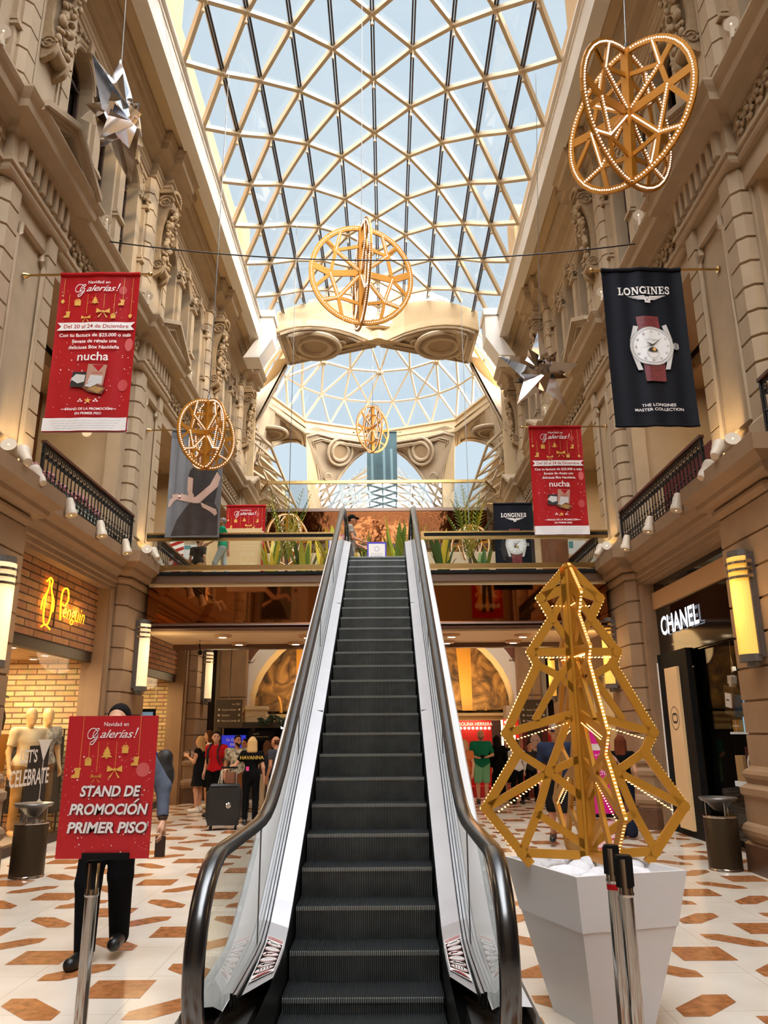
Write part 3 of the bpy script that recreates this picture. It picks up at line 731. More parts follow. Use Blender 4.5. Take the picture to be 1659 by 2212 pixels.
for sx, nm in ((-1, 'l'), (1, 'r')):
    b = MB(); xs = EX+sx*.462
    b.mat(0).grid([[(xs, Y, max(nz_(Y)-.6, -.02)) for Y in Ys if Y > 3.6], [(xs, Y, dz(Y)-.004) for Y in Ys if Y > 3.6]])
    b.grid([[(xs-sx*.006, Y, dz(Y)-.03) for Y in Ys if Y > 4.4], [(xs-sx*.006, Y, dz(Y)) for Y in Ys if Y > 4.4]])
    eobj(b, 'skirt_panel', SKIRT)
    # inner deck, with a diagonal end toward the newel
    b = MB(); rows = [[], [], [], []]
    YD = [4.56, 4.8, 5.0, 5.2, 5.4, 5.6, 5.8, 6.2]+[6.7+.5*k for k in range(0, 12)]+[12.6, 12.8, 13.0, 13.2, 13.6]
    for Y in YD:
        t = max(0, (5.0-Y)/.44)
        rows[0].append((EX+sx*.462, Y, dz(Y)-.03)); rows[1].append((EX+sx*.466, Y, dz(Y)))
        Yo = Y-.30*t
        rows[2].append((EX+sx*.575, Yo, dz(Y)+.035-.03*t)); rows[3].append((EX+sx*.585, Yo, dz(Y)+.02-.03*t))
    b.grid(rows); 
    for Y in (7.6, 10.2): b.box(EX+sx*.47, EX+sx*.574, Y, Y+.004, dz(Y)+.0, dz(Y)+.022)
    eobj(b, 'inner_deck', STEEL)
    # glass clamp track: pale rails with dark gaskets
    YT = [4.16, 4.4]+YD[1:]
    b = MB()
    for dx, m_, wd, hh in ((.580, 0, .003, .036), (.584, 1, .014, .050), (.599, 0, .003, .048), (.603, 1, .012, .056)):
        b.mat(m_); T = YT
        b.grid([[(EX+sx*dx, Y, dz(max(Y, 4.3))-.02) for Y in T], [(EX+sx*dx, Y, dz(max(Y, 4.3))+hh-.01) for Y in T], [(EX+sx*(dx+wd), Y, dz(max(Y, 4.3))+hh-.01) for Y in T], [(EX+sx*(dx+wd), Y, dz(max(Y, 4.3))-.02) for Y in T]])
    eobj(b, 'glass_track', [BLACK, STEEL])
    # handrail path
    xr = EX+sx*.62
    path = []
    for k in range(17):
        a = pi/2+pi*k/16; path.append((xr, 3.78+.40*cos(a), .645+.385*sin(a)))
    path = path[::-1]
    path += [(xr, 4.2, 1.03), (xr, 4.6, 1.03), (xr, 4.9, 1.035), (xr, 5.1, 1.055), (xr, 5.3, 1.10), (xr, 5.5, 1.17), (xr, 5.8, 1.30)]
    path += [(xr, y, .645+SL*(y-5.77)+.635) for y in (6.2, 7, 8, 9, 10, 11, 12, 12.6)]
    path += [(xr, 12.95, 5.30), (xr, 13.15, 5.375), (xr, 13.4, 5.42), (xr, 13.8, 5.43)]
    for k in range(17):
        a = pi/2-pi*k/16; path.append((xr, 14.1+.38*cos(a), 5.05+.38*sin(a)))
    b = MB(); R = []
    for i, p in enumerate(path):
        p = Vector(p); d = (Vector(path[min(i+1, len(path)-1)])-Vector(path[max(i-1, 0)])).normalized(); a = Vector((1, 0, 0)); n_ = a.cross(d).normalized()
        if n_.dot(Vector((0, 0, 1))) < 0 and False: n_ = -n_
        sec = [(-.042, -.016), (-.042, .006), (-.034, .020), (-.018, .027), (0, .029), (.018, .027), (.034, .020), (.042, .006), (.042, -.016), (.028, -.02), (.016, -.006), (-.016, -.006), (-.028, -.02)]
        R.append([p+a*u+n_*v for u, v in sec])
    b.grid(R, closed=True, caps=True); eobj(b, 'handrail', RUBBER, smooth=50)
    b = MB(); b.grid([[Vector(p)+Vector((u, 0, 0)) - (Vector((1, 0, 0)).cross((Vector(path[min(i+1, len(path)-1)])-Vector(path[max(i-1, 0)])).normalized()))*.022 for i, p in enumerate(path)] for u in (-.012, .012)]); eobj(b, 'handrail_guide', CHROME)
    # glass balustrade
    b = MB(); top = [p for p in path if p[1] < 14.45]
    low_y = lambda p: dz(max(p[1], 4.3))-.01
    gl = [(xr, p[1], p[2]-.025) for p in path[8:-8]]
    b.grid([gl, [(xr, y, min(dz(max(y, 4.3)), z)) for _, y, z in gl]])
    b.grid([[(xr, p[1], p[2]) for p in path[2:9]], [(xr, 4.05, max(.31, p[2]*.9)) for p in path[2:9]]])
    eobj(b, 'glass_panel', glass('balustrade_glass', (.90, .93, .91), .07))
    for Y in (4.98, 6.9, 8.9, 10.9):
        b = MB(); b.box(xr-.004, xr+.004, Y, Y+.006, dz(Y)+.03, path[-1][2] if Y > 13 else (1.0 if Y < 5 else .645+SL*(Y-5.77)+.60))
        eobj(b, 'panel_joint', STEELD)
    # outer deck and side cladding
    b = MB(); T = [4.0, 4.4, 4.8, 5.0, 5.2, 5.4, 5.6, 5.8]+[6.2+.5*k for k in range(0, 13)]+[12.8, 13.0, 13.3, 13.9]
    low = lambda Y: max(dz(Y)-1.15, 0.0) if Y < 12.6 else 3.55
    b.grid([[(EX+sx*.616, Y, dz(Y)+.02) for Y in T], [(EX+sx*.66, Y, dz(Y)+.04) for Y in T], [(EX+sx*.80, Y, dz(Y)+.03) for Y in T], [(EX+sx*.815, Y, dz(Y)) for Y in T], [(EX+sx*.815, Y, low(Y)) for Y in T], [(EX+sx*.0, Y, low(Y)) for Y in T]])
    b.grid([[(EX+sx*.815, 4.0, .0), (EX+sx*.0, 4.0, .0)], [(EX+sx*.815, 4.0, .2), (EX+sx*.0, 4.0, .2)]]) if False else None
    eobj(b, 'outer_cladding', mat('cladding_white', (214, 214, 214), .45))
    # newel base and handrail inlet
    b = MB(); b.prism([(EX+sx*.50, 4.62, .23), (EX+sx*.66, 4.2, .26), (EX+sx*.86, 4.0, .26), (EX+sx*.86, 4.9, .28), (EX+sx*.5, 4.9, .28)], (0, 0, -.30), (0, 0, -.02))
    b.box(EX+sx*.54, EX+sx*.70, 3.9, 4.5, 0, .2)
    for q in ((.60, 4.28), (.64, 4.1)): b.lathe([(.012, -.003), (.012, .003)], (EX+sx*q[0], q[1], .245), 8)
    eobj(b, 'newel_base', STEELD)
    # safety notice on the deck
    def fn(u, v, o, sx=sx):
        Y = 4.64+.42*v; t = max(0, (5.0-Y)/.44); f = u if sx > 0 else 1-u
        xa = .472; xb = .570
        zz = float(np.interp(Y, YD, [dz(y_) for y_ in YD]))+.006; x_ = xa+(xb-xa)*f; Y2 = Y-.30*t*f
        return Vector((EX+sx*x_-EO.x, Y2-EO.y, zz+(.035-.03*t)*f+o*1.2))
    P = Print(fn, [RIBW, BLACK, mat('notice_red', (150, 60, 58)), mat('notice_grey', (205, 198, 196))])
    W_, K_, R_, G_ = P.mats
    for j in range(4): P.rect(.02, .98, j*.25, j*.25+.25, W_, .002)
    P.rect(.06, .94, .13, .9, K_, .003); P.rect(.06, .94, .925, .985, R_, .003)
    for j in range(6):
        v = .19+.13*j; P.disc(.5, v, .42, .062, R_, 20, .004); P.disc(.5, v, .40, .056, W_, 20, .005); P.disc(.5, v, .37, .05, R_, 20, .006); P.disc(.5, v, .355, .046, W_, 20, .007)
        if j in (0, 3): 
            for q in range(4 if j == 0 else 1): P.disc(.3+.13*q, v+.012, .035, .012, K_, 8, .008); P.rect(.28+.13*q, .33+.13*q, v-.03, v+.004, K_, .008)
            if j == 3: P.rect(.25, .6, v-.012, v+.012, K_, .008); P.line([(.2, v-.03), (.8, v+.03)], .012, R_, .009)
        elif j == 1: P.poly([(.2, v), (.4, v+.03), (.4, v+.014), (.8, v+.014), (.8, v-.014), (.4, v-.014), (.4, v-.03)], K_, .008)
        else:
            for q in range(2): P.rect(.26, .74, v+.012-.022*q, v+.022-.022*q, K_ if j == 5 else mat('notice_grey', (0, 0, 0)), .008)
    P.poly([(.1, .03), (.9, .03), (.7, .085), (.5, .10), (.3, .085)], R_, .004); P.rect(.1, .9, .015, .03, K_, .005)
    P.text('PRECAUCION', .5, .938, .055, W_, sx=2.4)
    P.cut = [(1, [.0952*k_ for k_ in range(1, 11)]), (0, [.25, .5, .75])]; P.obj('safety_notice', esc)
b = MB(); b.box(EX-.45, EX+.45, 12.79, 14.28, 4.36, 4.405); eobj(b, 'landing_plate', STEELD)
b = MB(); b.box(EX-.80, EX+.80, 12.6, 14.0, 3.5, 3.6); eobj(b, 'truss_end', mat('cladding_white', (0, 0, 0)))

# ------------------------------------------------------------------ first-floor footbridge
BY0, BY1 = 14.3, 16.5; COPM = mat('copper_mirror', (172, 112, 66), .03, metal=1)
fb = empty('footbridge', (CX, 15.2, 0), 'footbridge with copper mirror fascia and lit soffit at the top of the escalator', 'bridge')
def fobj(mb, name, m, parent=None, smooth=False):
    for i, v in enumerate(mb.v): mb.v[i] = (v[0]-CX, v[1]-15.2, v[2])
    return mb.obj(name, m, parent or fb, smooth)
xl, xr_ = X(-1, 4.32), X(1, 4.32); el, er = EX-.84, EX+.84
b = MB(); b.box(xl, xr_, BY0+.05, BY1, 4.2, 4.40); fobj(b, 'deck', CREAM)
for a, c in ((xl, el), (er, xr_)):
    b = MB(); b.box(a, c, BY0, BY0+.05, 4.27, 4.41); fobj(b, 'edge_strip', mat('bronze_strip', (128, 106, 92), .3, metal=.7))
    b = MB(); b.box(a, c, BY0+.06, BY0+.09, 3.50, 4.27); fobj(b, 'mirror_fascia', COPM)
b = MB()
sweepp = [(0, 3.52), (-.08, 3.49), (-.10, 3.46), (-.05, 3.44), (-.12, 3.40), (-.10, 3.37), (.1, 3.37)]
b.grid([[(xl, BY0+.06+o, z) for o, z in sweepp], [(xr_, BY0+.06+o, z) for o, z in sweepp]]); fobj(b, 'cornice', mat('dark_bronze', (84, 54, 36), .35, metal=.3))
b = MB(); b.box(xl, xr_, BY0+.07, BY1-.2, 3.335, 3.37); fobj(b, 'soffit', mat('soffit_cream', (226, 200, 160), .6))
b = MB(); b.box(xl, xr_, BY1-.2, BY1, 3.24, 4.2); fobj(b, 'rear_beam', mat('dark_bronze', (0, 0, 0)))
DLE = mat('downlight_lens', (255, 246, 226), .4, emit=(255, 226, 176), estr=14)
for i, (px, py) in enumerate([(481, 1372), (533, 1398), (665, 1373), (975, 1371), (1129, 1371), (1103, 1388), (962, 1389), (650, 1398)]):
    p = at(px, py, Z=3.334)
    if not BY0+.3 < p.y < BY1-.4: p.y = min(max(p.y, BY0+.45), BY1-.5)
    d = empty('downlight', (p.x, p.y, 3.334), 'round recessed downlight in the footbridge soffit', 'downlight', 'downlights in the footbridge soffit')
    MB().lathe([(.10, 0), (.17, -.005), (.17, -.03), (.13, -.05), (.11, -.05)], (0, 0, 0), 20).obj('trim_ring', mat('lamp_ring', (190, 150, 110), .4), d, smooth=40)
    MB().lathe([(.11, -.046), (.02, -.056)], (0, 0, 0), 16).obj('lens', DLE, d)
# glass railings on the front of the bridge
def railing(a, c, y, z0, z1, n, label, inner_side):
    z0 += .013; r = empty('glass_railing', ((a+c)/2, y, z0), label, 'railing', 'glass railings on the footbridge'); ox = (a+c)/2
    def ro(mb, nm, m): 
        for i, v in enumerate(mb.v): mb.v[i] = (v[0]-ox, v[1]-y, v[2]-z0)
        return mb.obj(nm, m, r)
    ro(MB().box(a, c, y-.04, y+.04, z1-.035, z1), 'handrail', BRASS); ro(MB().box(a, c, y-.03, y+.03, z1-.10, z1-.035), 'painted_handrail_shade', BLACK)  # black strip painted in for the shade under the handrail
    ro(MB().box(a, c, y-.04, y+.04, z1-.15, z1-.10), 'lower_rail', BRASS)
    ro(MB().box(a, c, y-.06, y+.06, z0, z0+.06), 'kerb', BLACK); ro(MB().box(a, c, y-.05, y+.05, z0+.10, z0+.19), 'base_rail', BRASS)
    for k in range(n):
        u0, u1 = a+(c-a)*k/n, a+(c-a)*(k+1)/n; ro(MB().box(u0+.006, u1-.006, y-.006, y+.006, z0+.19, z1-.15), 'glass_panel', GLASS)
    e = c if inner_side > 0 else a
    ro(MB().box(e-.03, e+.03, y-.035, y+.035, z0+.06, z1), 'end_post', BRASS)
    return r
railing(xl-.1, el+.0, BY0+.02, 4.40, 5.24, 3, 'brass and glass railing on the bridge edge before the man in the green shirt', 1)
railing(er, xr_+.1, BY0+.02, 4.40, 5.24, 3, 'brass and glass railing on the bridge edge above the golden tree', -1)

# ------------------------------------------------------------------ second-floor bridge with glass parapet and balcony ends
b2 = empty('upper_footbridge', (CX, 23, 0), 'upper footbridge with clear glass parapet and copper mirrored fascia under the dome', 'bridge')
def b2o(mb, nm, m, sm=False, parent=None):
    for i, v in enumerate(mb.v): mb.v[i] = (v[0]-CX, v[1]-23, v[2])
    return mb.obj(nm, m, parent or b2, sm)
pl = [(X(-1, 4.0), 24.2), (X(-1, 3.52), 23.0), (X(1, 3.30), 23.0), (X(1, 3.8), 24.2)]
def strip(z0, z1, t=.03): 
    m_ = MB()
    for (x0, y0), (x1, y1) in zip(pl, pl[1:]): m_.prism([(x0, y0, z0), (x1, y1, z0), (x1, y1, z1), (x0, y0, z1)], (0, -t, 0), (0, t, 0))
    return m_
b2o(strip(9.06, 9.15, .05), 'handrail', BRASS)
pane_b2 = b2o(strip(8.24, 9.05, .008), 'glass_panel', glass('parapet_glass', (.93, .94, .93), .10))
b2o(strip(8.14, 8.24, .05), 'base_rail', mat('bronze_strip', (0, 0, 0)))
b2o(strip(7.1, 8.14, .02), 'mirror_fascia', mat('copper_mirror_wavy', (92, 54, 30), .05, metal=1, bump=.9, bscale=1.6))
b2o(strip(6.95, 7.1, .06), 'cornice', mat('dark_bronze', (0, 0, 0)))
m_ = MB(); m_.prism([(x, y, 0) for x, y in pl]+[(X(1, 4.3), 25.0, 0), (X(-1, 4.3), 25.0, 0)], (0, 0, 7.9), (0, 0, 8.12)); b2o(m_, 'deck', CREAM)
m_ = MB(); m_.prism([(x, y, 0) for x, y in pl]+[(X(1, 4.3), 25.0, 0), (X(-1, 4.3), 25.0, 0)], (0, 0, 6.92), (0, 0, 6.98)); b2o(m_, 'soffit', CREAM)
b = MB(); b.box(X(-1, 4.3), X(1, 4.3), 23.6, 23.7, 4.3, 6.95); trim(b, mat('dark_backdrop', (74, 42, 24), .3, noise=.5, nscale=2, spec=.6))  # dark sheet painted in for the dim interior and brown mirror reflections
P = Print(lambda u, v, o: Vector((u-CX, 22.985-o-23, v)), [mat('etched_letter', (196, 206, 204), .5)])
P.text('Bo', -.95, 8.40, .95, P.mats[0], sx=1.05); P.text('s', 1.15, 8.42, .8, P.mats[0]); P.obj('etched_lettering', b2)

# ------------------------------------------------------------------ balcony railings of the upper gallery
bal_meshes = {}
def baluster():
    if 'm' not in bal_meshes:
        b = MB(); b.tube([(0, 0, 0), (0, 0, .62)], .009, 6)
        for z in (.12, .30): b.ball((0, 0, z), .02, 7, 4)
        for z, r, sg in ((.50, .045, 1), (.50, .045, -1)):
            pts = [(0, sg*(.05-r*(1-.7*k/12)*cos(2*pi*1.3*k/12)), z+r*(1-.7*k/12)*sin(2*pi*1.3*k/12)) for k in range(13)]; b.tube(pts, .008, 5)
        bal_meshes['m'] = b.mesh('baluster', IRON)
    return bal_meshes['m']
def balcony(s, y0, y1, label, h=4.40, z0=4.64):
    x = X(s, h); o = empty('balcony_railing', (x, (y0+y1)/2, z0), label, 'railing', 'iron balcony railings of the upper gallery'); L = y1-y0
    MB().box(-.035, .035, -L/2, L/2, .66, .70).obj('handrail', WOODR, o); MB().box(-.012, .012, -L/2, L/2, .62, .655).obj('top_rail', IRON, o)
    MB().box(-.012, .012, -L/2, L/2, .04, .065).obj('bottom_rail', IRON, o)
    for e in (-L/2+.03, L/2-.03): MB().box(-.02, .02, e-.02, e+.02, 0, .70).obj('end_post', IRON, o)
    b = MB(); n = int(L/.13)
    for k in range(n):
        y = -L/2+.06+(L-.12)*k/(n-1)
        q = bpy.data.objects.new('baluster', baluster()); COL.objects.link(q); q.parent = o; q.location = (0, y, 0)
        if k < n-1:
            for z, r in ((.085, .05), (.20, .03), (.585, .022)): b.tube([(0, y+L/n/2+r*cos(2*pi*t/10), z+r*sin(2*pi*t/10)) for t in range(10)], .007, 5, closed=True)
    b.obj('scroll_lattice', IRON, o)
    return o
balcony(-1, 9.62, 13.36, 'black iron railing before the wood-lined boutique, beneath the near red banner')
balcony(1, 9.62, 13.36, 'black iron railing on the balcony above the black perfume shop')
balcony(1, 4.25, 7.95, 'black iron railing cut by the photo edge, high beside the navy watch banner')
balcony(-1, 14.98, 18.68, 'black iron railing behind the grey banner of the seated woman')
balcony(1, 14.98, 18.68, 'black iron railing behind the second red banner')

# ------------------------------------------------------------------ wall sconces
SCW = {}
def sconce(s, y, label, warm):
    o = empty('wall_sconce', (X(s, 4.40), y, 2.92), label, 'wall lamp', 'tall half-round wall lamps on the piers')
    d = -s
    def half(r, z0, z1, n=14): return [[(d*r*cos(-pi/2+pi*k/n)*1.0+d*.05, r*sin(-pi/2+pi*k/n), z) for k in range(n+1)] for z in (z0, z1)]
    b = MB(); rows = half(.165, -.56, .56); b.grid(rows); b.poly(rows[0]); b.poly(rows[1])
    em = mat('sconce_glow_'+('amber' if warm else 'cream'), (255, 214, 120) if warm else (250, 226, 180), .5, emit=(255, 176, 52) if warm else (255, 226, 176), estr=.50 if warm else .56)
    b.obj('diffuser', em, o)
    b = MB(); b.box(0, d*.05, -.19, .19, -.6, .6)
    for sy in (-1, 1): b.box(d*.03, d*.08, sy*.165, sy*.185, -.58, .58)
    b.obj('back_plate', STEELD, o)
    for z in (.30, .385, .47):
        b = MB(); b.grid(half(.185, z, z+.03)); b.grid(half(.165, z, z+.03)); b.grid([half(.185, z, z)[0], half(.165, z, z)[0]]); b.grid([half(.185, z+.03, z)[0], half(.165, z+.03, z)[0]])
        for sy in (-1, 1): b.box(d*.04, d*.11, sy*.185, sy*.215, z-.004, z+.034)
        b.obj('band', CHROME, o)
    for z0, z1, r in ((.56, .64, .155), (-.64, -.56, .175), (-.70, -.64, .10)):
        b = MB(); rows = half(r, z0, z1); b.grid(rows); b.poly(rows[0]); b.poly(rows[1]); b.obj('cap', STEELD, o)
    if 3 < y < 21: point_light('sconce_light', (X(s, 3.95), y, 3.0), 17 if not warm else 21, (1, .62, .26) if warm else (1, .74, .42), .4)
    return o
for s, yy, lb, wm in ((-1, 8.85, 'cream glowing half-round wall lamp nearest on the shop side with the brick sign', 0), (-1, 14.2, 'cream glowing wall lamp on the pier just before the footbridge', 0), (-1, 19.5, 'cream wall lamp beyond the footbridge on the shop side', 0),
                      (1, 8.85, 'amber glowing half-round wall lamp beside the black perfume shop', 1), (1, 14.45, 'amber wall lamp partly hidden behind the golden tree', 1), (1, 19.5, 'amber wall lamp on the pier beyond the golden tree and the footbridge', 1),
                      (-1, 3.45, 'cream wall lamp on the pier behind the viewer', 0), (1, 3.45, 'amber wall lamp on the pier behind the viewer', 1)): sconce(s, yy, lb, wm)

# ------------------------------------------------------------------ spotlights
BULB = mat('spot_bulb', (255, 236, 190), .4, emit=(255, 206, 120), estr=12)
SPB = mat('spot_body', (206, 190, 168), .45)
def spot(loc, aim, label, group, power=14, r=.085, light=True, brk=True):
    o = empty('spotlight', loc, label, 'spotlight', group); d = Vector(aim).normalized()
    q = d.to_track_quat('Z', 'Y').to_matrix().to_4x4()
    b = MB(); b.add(MB().lathe([(.02, -.24), (r*.55, -.23), (r*.75, -.16), (r*.78, -.06), (r*.95, -.04), (r, .03), (r*.86, .03)], (0, 0, 0), 16), q); b.obj('housing', SPB, o, smooth=45)
    b = MB(); b.add(MB().lathe([(r*.84, .024), (.01, .03)], (0, 0, 0), 14), q); b.obj('lamp', BULB, o)
    b = MB(); b.box(-.02, .02, -.02, .02, -.19, 0); b.obj('bracket', SPB, o) if brk else None
    if light: spot_light('spot_beam', Vector(loc)+d*.06, Vector(loc)+d*3, power, (1, .72, .38), 75, .06)
    return o
WARMSP = 'spotlights fixed along the ledge over the shops'
for s, nm in ((-1, 'brick-signed shop'), (1, 'black perfume shop')):
    for k, y in enumerate((10.35, 11.55, 12.75)):
        o = spot((X(s, 4.24), y, 4.52), (-s*.25, -.1, -1), ['first', 'second', 'third'][k]+' small spotlight along the ledge over the '+nm, WARMSP, 30, brk=False)
        MB().box(-.02, -s*-.12, -.02, .02, .02, .06).obj('arm', SPB, o)
    for k, y in enumerate((15.7, 16.9, 18.0)):
        spot((X(s, 4.24), y, 4.52), (-s*.25, -.1, -1), 'small spotlight along the ledge beyond the footbridge', 'spotlights on the ledge beyond the bridge', 20, brk=False)
CLU = 'clustered white spotlights on the pier ledges'
def cluster(s, y, who):
    for k, (dy, dx, dz_, aim, wm) in enumerate(((-.45, .0, .34, (-s*.2, -1, .35), 0), (-.15, .02, .42, (s*.6, .5, .8), 1), (.28, -.02, .20, (s*.75, .2, .9), 1))):
        spot((X(s, 4.22)-s*dx, y+dy, 4.635+dz_*.45), aim, ['front', 'middle', 'rear'][k]+' white spotlight of the three on the ledge '+who, CLU, 26 if wm else 0, .09, wm)
cluster(-1, 8.85, 'below the near red banner'); cluster(1, 8.85, 'below the near navy watch banner'); cluster(-1, 14.2, 'beside the seated-woman banner'); cluster(1, 14.2, 'below the far red banner')
HI = 'spotlights on the cornice below the arched windows'
for s in (-1, 1):
    for y in (5.0, 7.0, 10.4, 12.6, 15.8, 17.9):
        spot((X(s, 4.20), y, 9.36), (-s*.35, -.75, -.35), 'small spotlight clipped to the upper cornice on the '+('brick-sign' if s < 0 else 'perfume-shop')+' side, '+{5.0: 'first', 7.0: 'second', 10.4: 'third', 12.6: 'fourth', 15.8: 'fifth', 17.9: 'sixth'}[y]+' of its row', HI, 12, .08, False)
# ------------------------------------------------------------------ artwork helpers
def icon_gift(P, u, v, s, m, tilt=0):
    P.rect(u-s*.5, u+s*.5, v-s*.5, v+s*.25, m); P.rect(u-s*.58, u+s*.58, v+s*.27, v+s*.45, m)
    P.disc(u-s*.2, v+s*.6, s*.2, s*.13, m, 10); P.disc(u+s*.2, v+s*.6, s*.2, s*.13, m, 10)
def icon_bow(P, u, v, s, m, open_=False):
    for sg in (-1, 1):
        P.poly([(u, v), (u+sg*s*.95, v+s*.55), (u+sg*s*1.0, v-s*.25)], m)
        P.poly([(u, v), (u+sg*s*.75, v-s*.95), (u+sg*s*.5, v-s*1.0)], m)
    P.disc(u, v+s*.05, s*.18, s*.18, m, 10)
def icon_boot(P, u, v, s, m, sg=1): P.poly([(u-s*.3, v+s*.5), (u+s*.35, v+s*.55), (u+s*.3, v-s*.5), (u-sg*s*.2-s*.0, v-s*.5), (u-s*.75, v-s*.5), (u-s*.7, v-s*.15), (u-s*.3, v-s*.02)], m); P.rect(u-s*.4, u+s*.42, v+s*.5, v+s*.75, m)
def icon_tree(P, u, v, s, m):
    for k, (w_, y) in enumerate(((.85, -.5), (.65, -.05), (.45, .35))): P.poly([(u-s*w_, v+s*y), (u+s*w_, v+s*y), (u, v+s*(y+.75))], m)
    P.rect(u-s*.12, u+s*.12, v-s*.7, v-s*.5, m)
def icon_drop(P, u, v, s, m): P.poly([(u, v-s*.9), (u+s*.55, v-s*.1), (u+s*.3, v+s*.4), (u, v+s*.6), (u-s*.3, v+s*.4), (u-s*.55, v-s*.1)], m)
def galerias(P, u, v, s, m):
    """script lettering: a swash capital followed by leaning small letters"""
    G = [(.06, .34), (-.10, .52), (-.34, .50), (-.50, .25), (-.46, .0), (-.30, -.04), (-.12, .10), (.06, .36), (.14, .50), (.02, .52), (-.14, .32), (-.20, .10), (-.12, .0), (.02, .06), (.10, .22), (.02, .24), (.10, .22), (.02, -.08), (-.16, -.34), (-.30, -.36), (-.30, -.26), (-.10, -.12), (.12, .02)]
    q = spline([(u+(-1.02+x)*s, v+y*s, 0) for x, y in G], 6)
    P.line([(p[0], p[1]) for p in q], [(.030+.022*abs(sin(i*.16)))*s for i in range(len(q))], m)
    V_, _F = text2d('alerías', .66*s, .42, .004, 'LEFT', .94); wd_ = max(x for x, _ in V_)
    P.text('alerías', u-.84*s, v, .66*s, m, shear=.42, sx=1.98*s/wd_, spacing=.94, bold=.004, align='LEFT')
    P.poly([(u+1.24*s, v+.12*s), (u+1.36*s, v+.56*s), (u+1.45*s, v+.56*s), (u+1.29*s, v+.12*s)], m); P.disc(u+1.22*s, v+.03*s, .04*s, .04*s, m, 10)
PINK = mat('print_glow', (206, 92, 92), .5); WINE = mat('print_wine', (120, 26, 34), .5, noise=.4, nscale=30); SILV = mat('print_silver', (198, 196, 194), .4); SILD = mat('print_silver_dark', (120, 122, 126), .4)
KRAFT = mat('print_kraft', (176, 130, 110), .6); CHOC = mat('print_choc', (104, 58, 26), .6); GREYP = mat('print_grey', (176, 172, 170), .6); DIAL = mat('print_dial', (226, 226, 226), .5); INK = mat('print_black', (14, 14, 16), .6)
SKINP = mat('print_skin', (206, 174, 158), .6, noise=.12, nscale=5); DRESSP = mat('print_dress', (44, 38, 36), .6, noise=.3, nscale=8); GREYBK = mat('print_backdrop', (118, 120, 124), .6, noise=.3, nscale=1.3); HAIRP = mat('print_hair', (50, 34, 26), .6)
def flecks(P, n, seed, u0, u1, v0, v1, mid, mats, r=.007):
    rng = random.Random(seed); zf = P._z()
    for i in range(n):
        u = u0+(u1-u0)*(rng.random()**1.6 if rng.random() < .5 else 1-rng.random()**1.6); v = rng.uniform(v0, v1)
        q = r*rng.uniform(.3, 1.2); P.disc(u, v, q, q, rng.choice(mats), 6, z=zf)
